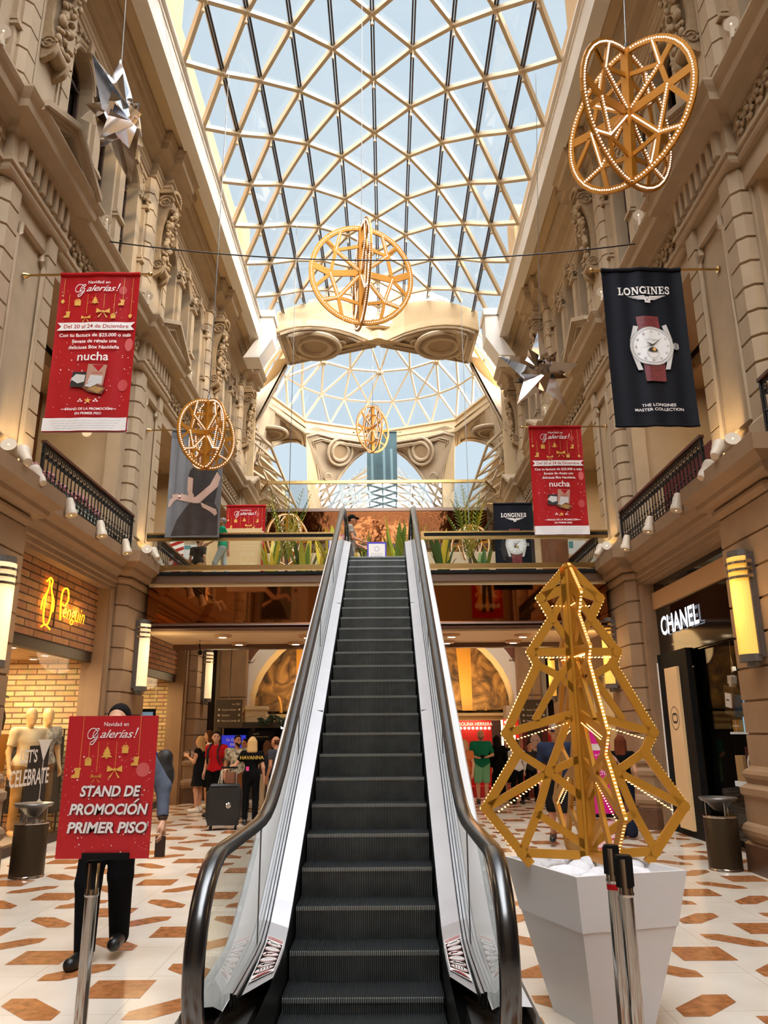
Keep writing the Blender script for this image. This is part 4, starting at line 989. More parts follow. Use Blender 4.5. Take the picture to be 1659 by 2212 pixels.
def red_art(P):
    W, G, R = RIBW, GOLDL, RED
    flecks(P, 110, 4, .03, .97, .30, 2.1, .5, [RIBW, mat('fleck_peach', (236, 196, 176), .6), PINK], .008)
    P.disc(.93, 1.18, .05, .09, PINK, 14); P.disc(.90, .62, .06, .08, mat('print_glow_soft', (190, 60, 62), .5), 14); P.disc(.80, 1.95, .05, .06, mat('print_glow_soft', (0, 0, 0)), 14)
    for u, v1 in ((.06, 1.86), (.14, 1.66), (.25, 1.83), (.37, 1.62), (.47, 1.86), (.58, 1.70), (.71, 1.62), (.81, 1.82), (.92, 1.62)): P.line([(u+.0, 2.13 if u in (.06, .81, .92) else 1.90), (u, v1)], .004, G)
    icon_drop(P, .06, 1.80, .045, G); icon_boot(P, .14, 1.60, .07, G); icon_gift(P, .25, 1.77, .075, G); icon_bow(P, .37, 1.56, .06, GOLDL); icon_tree(P, .47, 1.79, .06, G); icon_bow(P, .58, 1.64, .085, G); icon_gift(P, .71, 1.57, .06, G); icon_boot(P, .81, 1.76, .065, G); icon_drop(P, .92, 1.58, .045, G)
    P.text('Navidad en', .50, 2.04, .062, W, bold=.006); galerias(P, .50, 1.93, .19, W)
    P.poly([(.03, 1.375), (.99, 1.375), (.94, 1.43), (.99, 1.485), (.03, 1.485), (.08, 1.43)], W); P.text('Del 20 al 24 de Diciembre', .51, 1.405, .075, R, bold=.012)
    for t, v in (('Con tu factura de $25.000 o más', 1.285), ('llevate de regalo una', 1.20), ('deliciosa Box Navideña', 1.115)): P.text(t, .51, v, .066, W, bold=.02, sx=1.0)
    P.text('nucha', .51, .955, .165, W, bold=.012)
    P.poly([(.27, .60), (.29, .80), (.47, .79), (.45, .58)], INK); P.poly([(.27, .70), (.33, .77), (.45, .75), (.44, .66), (.36, .64)], SILV); P.poly([(.45, .60), (.47, .90), (.70, .89), (.67, .61)], KRAFT); P.poly([(.52, .89), (.66, .89), (.60, .80)], RED); P.text('COCO', .585, .765, .04, RED, bold=.01); P.poly([(.48, .64), (.51, .75), (.66, .74), (.65, .63)], SILV)
    P.poly([(.42, .58), (.52, .66), (.62, .62), (.71, .57), (.66, .49), (.50, .52)], CHOC); P.poly([(.45, .60), (.54, .67), (.60, .63), (.52, .58)], SILV); P.poly([(.49, .56), (.58, .60), (.69, .565), (.62, .50)], mat('print_nuts', (186, 140, 72), .6, noise=.5, nscale=40))
    for k in range(5):
        a = pi/2+2*pi*k/5; P.poly([(.51+.045*cos(a), .40+.045*sin(a)), (.51+.018*cos(a+.63), .40+.018*sin(a+.63)), (.51, .40), (.51+.018*cos(a-.63), .40+.018*sin(a-.63))], G)
    for sg in (-1, 1):
        for k in range(3): P.disc(.51+sg*(.075+.018*k), .405+.012*(k % 2)*2-.01, .014, .009, W, 8)
    P.text('STAND DE LA PROMOCIÓN', .53, .275, .045, W, bold=.018); P.text('EN PRIMER PISO', .53, .215, .045, W, bold=.018)
    P.rect(.20, .30, .285, .292, W); P.rect(.76, .86, .285, .292, W)
    P.rect(0, 1, 0, .17, mat('print_footer', (232, 228, 226), .6))
    for k in range(4): P.text('promoción válida según bases y condiciones en el stand del primer piso'[k*3:], .5, .125-.033*k, .026, GREYP, sx=1.12)
RED_M = [RED, RIBW, GOLDL, PINK, KRAFT, CHOC, SILV, INK, GREYP]
def slab(P, t, u, v, h, m, w=.07):
    """bold slab-serif capitals"""
    for c in t:
        wd = {'L': .62, 'O': .80, 'N': .82, 'G': .80, 'I': .40, 'E': .66, 'S': .60}[c]*h; st = .20*h; se = .10*h
        def R(a, b, c2, d): P.rect(u+a*h, u+b*h, v+c2*h, v+d*h, m)
        def ser(x0, x1): R(x0, x1, 0, .09); R(x0, x1, .91, 1)
        if c == 'L': R(.12, .30, 0, 1); R(0, .42, .91, 1); R(0, .60, 0, .11); R(.50, .60, 0, .34)
        elif c == 'I': R(.11, .29, 0, 1); ser(0, .40)
        elif c == 'E': R(.10, .28, 0, 1); R(0, .62, .90, 1); R(0, .64, 0, .10); R(.28, .46, .45, .55); R(.42, .48, .36, .64); R(.54, .62, .70, 1); R(.56, .64, 0, .32)
        elif c == 'N': R(.10, .21, 0, 1); R(.62, .73, 0, 1); R(0, .30, 0, .09); R(0, .26, .91, 1); R(.52, .84, .91, 1); P.poly([(u+.06*h, v+h), (u+.28*h, v+h), (u+.73*h, v), (u+.58*h, v)], m)
        elif c in 'OG':
            P.ring(u+.39*h, v+.5*h, .30*h, .51*h, m, 26, *( (0, 2*pi) if c == 'O' else (radians(48), radians(325))), asp=.78)
            if c == 'G': R(.58, .76, .04, .46); R(.46, .84, .40, .48); R(.66, .74, .62, .98)
        elif c == 'S':
            q = spline([(.52, .74, 0), (.42, .92, 0), (.24, .93, 0), (.12, .76, 0), (.22, .58, 0), (.42, .46, 0), (.50, .28, 0), (.40, .08, 0), (.20, .06, 0), (.06, .26, 0)], 6); P.line([(u+x*h, v+y*h) for x, y, _ in q], .15*h, m); R(.50, .57, .66, .98); R(.02, .09, .02, .34)
        u += wd+.06*h
def watch_art(P):
    W = RIBW
    slab(P, 'LONGINES', .185, 1.82, .108, W)
    for sg in (-1, 1):
        for k in range(3): P.poly([(.53+sg*.03, 1.79-.022*k), (.53+sg*(.24-.05*k), 1.795-.022*k), (.53+sg*(.20-.05*k), 1.782-.022*k), (.53+sg*.03, 1.774-.022*k)], W)
    P.rect(.495, .565, 1.69, 1.775, W); P.line([(.505, 1.70), (.555, 1.765)], .006, NAVY); P.line([(.555, 1.70), (.505, 1.765)], .006, NAVY)
    c = (.53, 1.08)
    P.poly([(.39, 1.22), (.37, 1.50), (.64, 1.50), (.66, 1.22)], WINE); P.poly([(.40, .94), (.42, .60), (.66, .60), (.67, .94)], WINE)
    for v in (1.30, 1.37, 1.44, .66, .74, .82): P.line([(.40, v), (.65, v+.01)], .004, mat('print_wine_dark', (70, 12, 20), .5))
    for u in (.47, .57): P.line([(u, 1.26), (u-.005, 1.46)], .003, mat('print_wine_dark', (0, 0, 0))); P.line([(u+.02, .64), (u+.015, .86)], .003, mat('print_wine_dark', (0, 0, 0)))
    for sg in (-1, 1):
        P.poly([(c[0]+sg*.145, c[1]+.28), (c[0]+sg*.20, c[1]+.30), (c[0]+sg*.26, c[1]+.08), (c[0]+sg*.20, c[1]+.08)], SILV); P.poly([(c[0]+sg*.135, c[1]-.32), (c[0]+sg*.19, c[1]-.32), (c[0]+sg*.26, c[1]-.06), (c[0]+sg*.20, c[1]-.08)], SILV)
    P.rect(c[0]+.255, c[0]+.33, c[1]-.03, c[1]+.035, SILV); P.rect(c[0]+.275, c[0]+.32, c[1]-.045, c[1]+.05, SILD)
    P.disc(*c, .268, .268, SILD, 40); P.disc(*c, .262, .262, SILV, 40); P.disc(*c, .232, .232, SILD, 40); P.disc(*c, .226, .226, DIAL, 40)
    for k in range(12):
        a = 2*pi*k/12; P.disc(c[0]+.195*sin(a), c[1]+.195*cos(a), .014, .014, SILD, 8); P.disc(c[0]+.195*sin(a), c[1]+.195*cos(a), .008, .008, W, 8)
    P.text('LONGINES', c[0], c[1]+.07, .030, SILD, sx=1.3); P.ring(c[0], c[1]-.10, .07, .074, SILD, 24)
    P.ring(c[0], c[1]-.085, 0, .06, INK, 20, radians(10), radians(170)); P.disc(c[0]+.015, c[1]-.055, .022, .022, GOLDL, 14)
    for a, l, w_ in ((radians(-58), .10, .012), (radians(48), .18, .008), (radians(-104), .17, .004)): P.poly([(c[0]-w_*cos(a), c[1]+w_*sin(a)), (c[0]+l*sin(a), c[1]+l*cos(a)), (c[0]+w_*cos(a), c[1]-w_*sin(a))], INK)
    P.text('THE LONGINES', .53, .255, .052, W, bold=.012, sx=1.12); P.text('MASTER COLLECTION', .53, .195, .052, W, bold=.012, sx=1.12)
WATCH_M = [RIBW, NAVY, WINE, SILV, SILD, DIAL, INK, GOLDL]
def woman_art(P):
    D, S = DRESSP, SKINP
    P.rect(0, 1, 2.02, 2.15, mat('print_grey_dark', (96, 98, 102), .6))
    P.rect(.33, .46, 1.93, 1.97, RIBW); P.ring(.40, 1.82, .045, .055, RIBW, 20)
    for u in (.12, .3, .82, .93): P.line([(u, .2), (u+.02, 2.0)], .035, mat('print_fold', (104, 106, 110), .6))
    P.poly([(.10, .02), (.20, .35), (.36, .62), (.46, .72), (.86, .72), (.95, .55), (.97, .02)], mat('print_skirt', (58, 46, 42), .6, noise=.4, nscale=7))
    P.poly([(.46, .70), (.40, 1.12), (.36, 1.22), (.40, 1.36), (.52, 1.46), (.70, 1.47), (.90, 1.36), (.96, 1.22), (.93, 1.05), (.88, .70)], D)
    P.poly([(.54, 1.44), (.66, 1.45), (.66, 1.60), (.55, 1.60)], S)
    P.disc(.60, 1.72, .105, .15, S, 20); P.poly([(.48, 1.72), (.50, 1.86), (.60, 1.91), (.71, 1.86), (.72, 1.70), (.66, 1.80), (.54, 1.80)], HAIRP)
    for u in (.555, .645): P.disc(u, 1.735, .018, .008, INK, 8)
    P.disc(.60, 1.655, .03, .010, mat('print_lips', (150, 70, 70), .6), 8); P.line([(.60, 1.73), (.595, 1.69)], .006, mat('print_skin_dark', (180, 140, 122), .6))
    P.poly([(.36, 1.22), (.46, 1.18), (.46, .90), (.50, .82), (.40, .80), (.36, .95)], S)
    P.poly([(.90, 1.32), (.97, 1.20), (.93, 1.02), (.60, .68), (.50, .68), (.10, .78), (.08, .86), (.24, .88), (.52, .80), (.78, 1.05)], S)
    P.poly([(.10, .80), (.04, .76), (.02, .62), (.05, .60), (.12, .72), (.22, .80), (.20, .86)], S); P.rect(.20, .245, .775, .875, WINE); P.disc(.222, .83, .024, .028, RIBW, 14)
    P.poly([(.62, .70), (.78, .62), (.92, .56), (.94, .48), (.90, .44), (.80, .52), (.66, .60)], S)
    for k in range(4): P.line([(.84+.02*k, .53-.01*k), (.90+.014*k, .43+.012*k)], .012, S)
WOMAN_M = [GREYBK, SKINP, DRESSP, HAIRP, RIBW, INK, WINE]
def tall_banner(s, Y, art, mats, base, label, cat='banner', group=None, ztop=7.26, hgt=2.16, wave=.006, w=1.03):
    u0 = X(s, 4.00) if s < 0 else X(s, 3.0)   # outer-wall side / nave side
    x0 = (X(s, 4.02) if s < 0 else X(s, 4.02)-w)
    o = empty('banner', (x0+w/2, Y, ztop), label, cat, group)
    b = MB(); b.tube([(s*1.03, 0, .03), (-s*.62, 0, .03)], .016, 8); b.ball((-s*.64, 0, .03), .032, 10, 6); b.lathe([(.0, -.0), (.05, .0), (.03, .05), (.016, .07)], (s*1.0, 0, .03), 10, 'x'); b.obj('hanging_rod', BRASS, o, smooth=40)
    def fn(u, v, off, sgn=-1):
        y = wave*(sin(u*9)+.6*sin(u*23)) + .01*sin(v*2); tw = .05*(1-v/hgt)*(u-.5)*0
        return Vector(((u-.5)*w, y*1.0+tw+off*sgn, v-hgt))
    N, M_ = 48, 22
    CUT = [(0, [i/48 for i in range(1, 48)]), (1, [hgt*j/22 for j in range(1, 22)])]
    b = MB(); b.grid([[fn(i/N, hgt*j/M_, 0) for i in range(N+1)] for j in range(M_+1)]); b.tube([fn(i/8, hgt, 0)+Vector((0, 0, .025)) for i in range(9)], .03, 8); b.tube([fn(i/8, .02, 0) for i in range(9)], .016, 8)
    cl = b.obj('fabric', base, o, smooth=60)
    P = Print(fn, mats); 
    class PM(list):
        def index(s2, m):
            if m not in s2: s2.append(m)
            return list.index(s2, m)
    P.mats = PM(mats); P.base = .005; P.eps = .0004
    art(P); P.cut = CUT if wave else None; P.obj('front_print', o)
    P2 = Print(lambda u, v, off: fn(1-u, v, off, 1), mats); P2.mats = PM(mats); P2.base = .005; P2.eps = .0004; art(P2); P2.cut = CUT if wave else None; P2.obj('back_print', o)
    return o
tall_banner(-1, 8.75, red_art, RED_M, RED, 'red Christmas promotion banner hanging nearest, over the wood-lined boutique balcony', group='red promotion banners')
tall_banner(1, 8.75, watch_art, WATCH_M, NAVY, 'large navy banner with a white-dial watch on a wine strap, nearest of the watch banners', group='navy watch banners', wave=.014)
tall_banner(-1, 14.1, woman_art, WOMAN_M, GREYBK, 'grey banner picturing a seated person in a black dress, behind a golden hanging ornament', wave=.008)
tall_banner(1, 14.1, red_art, RED_M, RED, 'red Christmas promotion banner hanging over the end of the footbridge railing beside the mirrored star', group='red promotion banners')
tall_banner(-1, 19.4, red_art, RED_M, RED, 'red Christmas promotion banner farthest away, behind the man in green on the bridge', group='red promotion banners')
tall_banner(1, 19.4, watch_art, WATCH_M, NAVY, 'far navy watch banner seen through the footbridge glass below the red banner', group='navy watch banners')
def teal_art(P): 
    for u in (.2, .6, .85): P.line([(u, .1), (u-.04, 2.3)], .08, mat('teal_light', (120, 150, 156), .6))
o = tall_banner(-1, 25.5, teal_art, [], mat('teal_cloth', (74, 104, 110), .6, noise=.3, nscale=2), 'teal grey cloth banner hanging under the dome behind the egg-shaped ornament', hgt=2.9)
q = at(825, 960, Y=28.6); o.location = (q.x, 28.6, at(825, 950, Y=28.6).z+.3); o.scale = (1.15, 1, 1.15); MB().tube([(0, 0, 0), (0, 0, (19-o.location.z)/1.15)], .008, 5).obj('hanging_cable', STEELD, o)

# banners behind the viewer, seen in the copper mirror of the bridge
def model_art(P): P.poly([(.3, .1), (.35, 1.1), (.3, 1.6), (.5, 1.75), (.7, 1.6), (.65, 1.1), (.7, .1)], SILV); P.disc(.5, 1.9, .09, .12, SKINP, 14); P.poly([(.41, 1.93), (.5, 2.05), (.59, 1.93)], HAIRP)
tall_banner(-1, 3.4, woman_art, WOMAN_M, GREYBK, 'banner of the seated person reflected in the bridge mirror', group='reflected banners')
tall_banner(-1, -2.0, model_art, [], mat('pale_cloth', (216, 206, 198), .6), 'pale banner of a standing figure reflected in the bridge mirror', group='reflected banners')
def roch_art(P):
    rng = random.Random(3)
    for k in range(26): P.poly([(rng.random()*.9, .2+1.8*rng.random()) for _ in range(3)], rng.choice([RIBW, GOLDL, PINK]))
    P.poly([(.32, .2), (.38, 2.0), (.62, 2.0), (.68, .2), (.56, .2), (.5, 1.2), (.44, .2)], INK); P.text('ROCHAS', .5, .35, .2, RIBW, bold=.02)
tall_banner(1, 3.4, roch_art, [], RED, 'bright red patterned perfume banner reflected in the bridge mirror', group='reflected banners')

# ------------------------------------------------------------------ golden ornaments
def ribbon(b, a, c, w, t): b.bar((a[0], 0, a[1]), (c[0], 0, c[1]), w, t, (0, 1, 0))
def half_fin(b, lb, H, R, k=0):
    """openwork half disc in the x-z plane: rim, radial struts and star-shaped braces; lights follow some edges"""
    n = 18; rim = [(R*cos(-pi/2+pi*i/n), H*sin(-pi/2+pi*i/n)) for i in range(n+1)]
    for i in range(n): ribbon(b, rim[i], rim[i+1], .095*sqrt(R/.92), .03)
    N1 = (.52*R, .46*H); N2 = (.46*R, -.52*H); N3 = (.62*R, .02*H+(.06 if k else -.06)*H); C = (.0, .04*H)
    S = [(C, N3, .10), (N3, (R, .12*H), .10), (C, N1, .06), (N1, (R*cos(.75), H*sin(.75)), .07), (N1, (R*.42, H*.90), .05), (N1, (0, H*.62), .05), (N3, N1, .05), (N3, N2, .055), (C, N2, .06), (N2, (0, -H*.62), .05), (N2, (R*.38, -H*.92), .05), (N2, (R*cos(.66), -H*sin(.66)), .06), (N3, (R*.93, -H*.36), .05), (N1, (R*.75, H*.66), .04)]
    for a, c, w in S: ribbon(b, a, c, w*1.25*(R/.92), .024)
    for q in (N1, N2, N3): b.lathe([(.06, -.0135), (.06, .0135)], (q[0], 0, q[1]), 10, 'y')
    L = [[(q[0], q[1]) for q in rim]]
    for a, c in ((C, N1), (N1, (R*.42, H*.9)), (N3, N2), (C, N2), (N2, (R*cos(.66), -H*sin(.66)))): L.append([a, c])
    for path in L:
        d = 0
        for p, q in zip(path, path[1:]):
            ln_ = sqrt((q[0]-p[0])**2+(q[1]-p[1])**2); m_ = max(1, int(ln_/.035))
            for i in range(m_):
                x, z = p[0]+(q[0]-p[0])*i/m_, p[1]+(q[1]-p[1])*i/m_; s_ = .0075
                for oy in (-.022, .022): lb.box(x-s_, x+s_, oy-.008, oy+.008, z-s_, z+s_)
ORN = {}
def zroof(x, y): 
    a = abs(x-CX+.04)
    if y > 24: return 19.0
    return float(np.interp(a, XL, ZL)) if a < 3.72 else 13.5
def ornament(px, py, d, H, R, rot, label, cable_to=None, sc=1.0, nf=4, tilt=0):
    p = None; Yq = 5.0
    for it in range(60):
        p = at(px, py, Y=Yq); dd = (p-Vector((0, 0, 1.55))).dot(_f); Yq += (d-dd)*.8
    o = empty('hanging_ornament', p, label, 'ornament', 'golden hanging ornaments'); o.rotation_euler = (tilt, 0, rot)
    if (H, R) not in ORN:
        ms = []
        for k in (0, 1):
            b = MB(); lb = MB(); half_fin(b, lb, H, R, k); ms.append((b.mesh('fin', GOLD), lb.mesh('light_string', LEDW)))
        ax = MB(); ax.box(-.055, .055, -.055, .055, -H, H); ORN[(H, R)] = (ms, ax.mesh('centre_post', GOLD))
    ms, ax = ORN[(H, R)]
    a = bpy.data.objects.new('centre_post', ax); COL.objects.link(a); a.parent = o
    for k in range(nf):
        f = bpy.data.objects.new('fin', ms[k % 2][0]); COL.objects.link(f); f.parent = o; f.rotation_euler = (0, 0, 2*pi*k/nf)
        l = bpy.data.objects.new('light_string', ms[k % 2][1]); COL.objects.link(l); l.parent = f
    if cable_to:
        MB().tube([(0, 0, H), (0, 0, zroof(p.x, p.y)-p.z)], .009, 5).obj('hanging_cable', STEELD, o); MB().tube([(0, 0, H), (0, 0, H+.12)], .025, 6).obj('hook', STEELD, o)
    return o
ornament(781, 594, 14.0, .98, .92, radians(12), 'golden openwork ornament hanging centrally below the skylight on a long cable', 5.8)
ornament(1358, 250, 9.9, .98, .92, radians(38), 'large golden lit ornament hanging high beside the upper wall, nearest of the hanging ornaments', 2.6, tilt=radians(4))
ornament(447, 938, 13.7, .63, .56, radians(45), 'golden ornament hanging before the grey seated-person banner', 6.4)
ornament(805, 927, 28.5, .90, .66, radians(30), 'small egg-shaped golden ornament hanging under the dome in front of the teal banner', 4.5)
ornament(622, 1166, 19.6, .66, .62, radians(40), 'golden ball ornament hanging behind the footbridge glass among the palms', 3.2)
ornament(1016, 1180, 22.5, .62, .60, radians(60), 'golden ornament added in place of a reflection, half hidden by plants behind the other glass railing', 3.2)  # solid ornament added to stand in for a reflection of gold sticks

# ------------------------------------------------------------------ mirrored stars
MIRR = mat('mirror_foil', (226, 226, 232), .05, metal=1)
def star(loc, rot, label, sc=1.0):
    o = empty('mirrored_star', loc, label, 'ornament', 'mirrored hanging stars'); b = MB()
    V = []
    def spike(d, L, r, n=4, ph=0):
        d = Vector(d).normalized(); u = d.orthogonal().normalized(); v = d.cross(u)
        base = [d*.16*sc+(u*cos(2*pi*k/n+ph)+v*sin(2*pi*k/n+ph))*r*sc for k in range(n)]; tip = d*L*sc
        for k in range(n): b.poly([base[k], base[(k+1) % n], tip])
        b.poly(base[::-1])
    for k in range(5):
        a = pi/2+2*pi*k/5+.05; spike((cos(a), 0, sin(a)), .82, .24, 4, .4)
        a2 = a+pi/5; spike((cos(a2), -.35, sin(a2)), .50, .20, 4, .2); spike((cos(a2), .5, sin(a2)), .5, .16)
    spike((cos(a2), -.05, sin(a2)), .34, .24, 4, .6); spike((.1, -1, .1), .30, .16, 5); spike((0, 1, 0), .5, .22, 5)
    b.ball((0, 0, 0), .2*sc, 8, 5)
    b.obj('star_body', MIRR, o, fix=True)
    MB().tube([(0, 0, .8*sc), (0, 0, zroof(loc[0], loc[1])-loc[2])], .006, 5).obj('hanging_cable', STEELD, o)
    o.rotation_euler = rot; return o
star(at(1167, 805, Y=13.0), (0, radians(3), radians(12)), 'mirrored many-pointed star hanging beside the far red banner', 1.02)
star(at(255, 250, Y=8.9), (0, radians(-4), radians(86)), 'mirrored star seen edge-on, hanging high by the arched windows', 1.1)

# ------------------------------------------------------------------ golden openwork tree in a white planter
pr = [at(1092, 1850, Z=.80), at(1245, 1895, Z=.80), at(1484, 1880, Z=.80)]
cc = (pr[0]+pr[2])/2; back = pr[0]+pr[2]-pr[1]
PC = Vector((cc.x, cc.y, 0)); cornr = [pr[0], pr[1], pr[2], back]
pl_ = empty('planter', PC, 'tall white tapered square planter holding the golden tree', 'planter')
def prow(z, f): return [Vector(((c.x-PC.x)*f, (c.y-PC.y)*f, z)) for c in cornr]
PLW = mat('planter_white', (240, 241, 243), .28)
b = MB(); b.grid([prow(0, .53), prow(.52, .845)], closed=True); b.poly(prow(0, .53)); b.obj('body', PLW, pl_)
b = MB(); b.grid([prow(.515, .86), prow(.80, 1.0), prow(.80, .955), prow(.60, .86)], closed=True); b.grid([prow(.515, .86), prow(.515, .82)], closed=True); b.obj('rim_band', PLW, pl_)
b = MB(); b.poly(prow(.66, .885)); b.obj('soil_cover', WHITE, pl_)
rng = random.Random(2); b = MB()
for i in range(70):
    u, v = rng.uniform(-1, 1), rng.uniform(-1, 1); e1 = (cornr[1]-cornr[0])/2; e2 = (cornr[3]-cornr[0])/2
    c = e1*u*.74+e2*v*.74; b.ball((c.x, c.y, .735+rng.uniform(-.03, .05)-.02*(abs(u)+abs(v))), rng.uniform(.05, .10), 8, 5, (1, 1, .75))
sn = b.obj('cotton_snow', mat('cotton', (240, 240, 244), .95, bump=.8, bscale=60), smooth=60); sn.location = PC; sn['kind'] = 'stuff'; tag(sn, 'white cotton snow heaped inside the planter around the golden tree', 'snow')
tc_ = at(1232, 1800, Y=PC.y-.02); TX = at(1254, 1600, Y=PC.y).x
tr = empty('golden_tree', (TX, PC.y, .66), 'golden openwork metal Christmas tree edged with tiny lights, standing in the white planter', 'christmas tree')
zof = lambda py: at(1250, py, Y=PC.y).z-.66
def tree_fin(b, lb, sx=1.0):
    z = zof; g = lambda v: v
    # outline from the tip down: (half width as a pixel span at the tree's distance, height)
    pxm = (at(1340, 1600, Y=PC.y).x-at(1240, 1600, Y=PC.y).x)/100
    O = [(0, 1222), (68, 1292), (44, 1335), (97, 1408), (84, 1436), (161, 1583), (137, 1625), (212, 1744), (141, 1840), (122, 1866)]
    O = [(u*pxm*sx, max(z(y), .07)) for u, y in O]
    q_ = lambda u, y: (u*pxm*sx, max(z(y), .05))
    N_, M_, K_ = q_(37, 1460), q_(73, 1667), q_(103, 1757)
    w = .046
    for p, q in zip(O, O[1:]): ribbon(b, p, q, w*1.15, .022)
    T3 = q_(18, 1543)
    for a, c, ww in ((q_(0, 1268), O[1], 1.3), (q_(6, 1275), O[2], 1.0), (O[2], q_(4, 1398), .9), (q_(0, 1408), O[3], 1.05), (O[4], N_, .95), (q_(2, 1422), N_, .9), (N_, q_(97, 1556), .9), (N_, q_(4, 1492), .8), (T3, O[5], 1.05), (q_(22, 1550), M_, .95), (O[6], M_, 1.0), (M_, q_(8, 1640), .95), (M_, q_(6, 1722), .95), (M_, O[7], 1.0), (M_, K_, 1.0), (K_, O[8], 1.0), (K_, q_(6, 1826), .95), (q_(0, 1848), O[8], 1.05)): ribbon(b, a, c, w*ww, .022)
    for q in list(O[1:9])+[N_, M_]: b.lathe([(.032, -.0125), (.032, .0125)], (q[0], 0, q[1]), 8, 'y')
    I = {'a': q_(6, 1300), 'b': q_(14, 1424), 'e': M_}
    paths = [O[:-1]]+[[(I['a'][0]+.03*sx, I['a'][1]-.03), (O[1][0]-.05*sx, O[1][1]-.05)], [q_(14, 1420), q_(88, 1420)], [q_(28, 1562), (O[5][0]-.05*sx, O[5][1]-.04)], [(M_[0]+.05*sx, M_[1]-.05), (O[7][0]-.06*sx, O[7][1]-.03)]]
    for k, path in enumerate(paths):
        for p, q in zip(path, path[1:]):
            L = sqrt((q[0]-p[0])**2+(q[1]-p[1])**2); n = max(1, int(L/.022))
            for i in range(n):
                x, zz = p[0]+(q[0]-p[0])*i/n, p[1]+(q[1]-p[1])*i/n; s_ = .0058 if k == 0 else .0028; off = .027 if k == 0 else .0
                for oy in ((0,) if k == 0 else (-.012, .012)): lb.box(x+off*sx-s_, x+off*sx+s_, oy-s_, oy+s_, zz-s_, zz+s_)
    ribbon(b, (.02*sx, z(1225)), (.02*sx, 0), .07, .022)
b = MB(); b.tube([(0, 0, 0), (0, 0, zof(1230))], .03, 8); b.obj('trunk', GOLDT, tr)
b = MB(); lb = MB(); tree_fin(b, lb); fm, lm = b.mesh('fin', GOLDT), lb.mesh('light_string', LED)
for k, a in enumerate((2, 95, 182, 275)):
    f = bpy.data.objects.new('fin', fm); COL.objects.link(f); f.parent = tr; f.rotation_euler = (0, 0, radians(a))
    l = bpy.data.objects.new('light_string', lm); COL.objects.link(l); l.parent = f

# ------------------------------------------------------------------ stanchion posts, sign stand
def stanchion(loc, label, ztop=1.0, group=None):
    o = empty('stanchion', loc, label, 'stanchion', group)
    MB().lathe([(.155, 0), (.155, .012), (.14, .03), (.04, .045), (.03, .05)], (0, 0, 0), 28).obj('base', CHROME, o, smooth=40)
    MB().lathe([(.031, .04), (.031, ztop-.16)], (0, 0, 0), 24).obj('post', CHROME, o, smooth=40)
    MB().lathe([(.033, ztop-.17), (.036, ztop-.165), (.036, ztop-.155), (.033, ztop-.15), (.033, ztop-.004), (.030, ztop), (.01, ztop)], (0, 0, 0), 24).obj('collar', CHROME, o, smooth=40)
    b = MB()
    for a in (0, 90, 180, 270):
        r = Matrix.Rotation(radians(a+20), 4, 'Z'); q = MB(); q.box(.024, .040, -.013, .013, ztop-.13, ztop-.006); b.add(q, r)
    b.lathe([(.034, ztop-.012), (.0345, ztop+.001), (.031, ztop+.002)], (0, 0, 0), 20); b.obj('belt_head', BLACK, o)
    return o
STG = 'chrome stanchions before the planter'
stanchion((1.065, 3.80, 0), 'chrome belt stanchion in front of the white planter, the nearer of the pair', 1.0, STG)
o = stanchion((1.100, 4.13, 0), 'chrome belt stanchion with a red band, directly behind the other before the planter', 1.0, STG)
MB().lathe([(.0335, .80), (.0335, .825)], (0, 0, 0), 20).obj('red_band', RED, o)
SX, SY = at(205, 1860, Y=4.25).x, 4.25
o = stanchion((SX-.012, SY+.03, 0), 'chrome stanchion holding up the red promotion sign', .925)
sg = empty('sign_board', (SX, SY-.03, .925), 'red sign reading STAND DE PROMOCION PRIMER PISO clipped on a chrome stanchion', 'sign')
Wd, Hh = .475, .70
c0 = at(233, 1700, Y=SY-.03); zc = (at(233, 1551, Y=SY-.03).z+at(220, 1850, Y=SY-.03).z)/2; xc = c0.x-SX
def fn(u, v, off): return Vector((xc+(u-.5)*Wd, -off, zc-.925+(v-.5)*Hh))
MB().box(xc-Wd/2, xc+Wd/2, 0, .008, zc-.925-Hh/2, zc-.925+Hh/2).obj('panel', mat('sign_red', (186, 26, 34), .45), sg)
class PM(list):
    def index(s2, m):
        if m not in s2: s2.append(m)
        return list.index(s2, m)
P = Print(fn, []); P.mats = PM(); P.eps = .00012; P.base = .0008
def sign_fn(u, v): return u, v
A = Hh/Wd
Pf = P.fn; P.fn = lambda u, v, o: Pf(u, v/A, o)
flecks(P, 150, 9, .03, .97, .06, A-.35, .5, [RIBW, mat('fleck_peach', (0, 0, 0)), PINK], .008)
P.disc(.87, .90, .075, .075, PINK, 18)
for u, v1 in ((.17, .92), (.26, 1.02), (.36, .88), (.46, 1.16), (.56, .92), (.66, 1.16), (.81, 1.02)): P.line([(u, A if u in (.17, .81) else A-.28), (u, v1)], .004, GOLDL)
icon_boot(P, .15, .86, .085, GOLDL); icon_gift(P, .26, .98, .07, GOLDL); icon_bow(P, .36, .83, .06, mat('gold_outline', (190, 120, 50), .5)); icon_tree(P, .46, 1.07, .075, GOLDL); icon_bow(P, .56, .90, .085, GOLDL); icon_gift(P, .66, 1.11, .07, GOLDL); icon_boot(P, .79, .98, .075, GOLDL)
P.text('Navidad en', .54, A-.11, .062, RIBW, bold=.006); galerias(P, .52, A-.235, .19, RIBW)
DK = mat('sign_shadow_print', (96, 22, 30), .6)
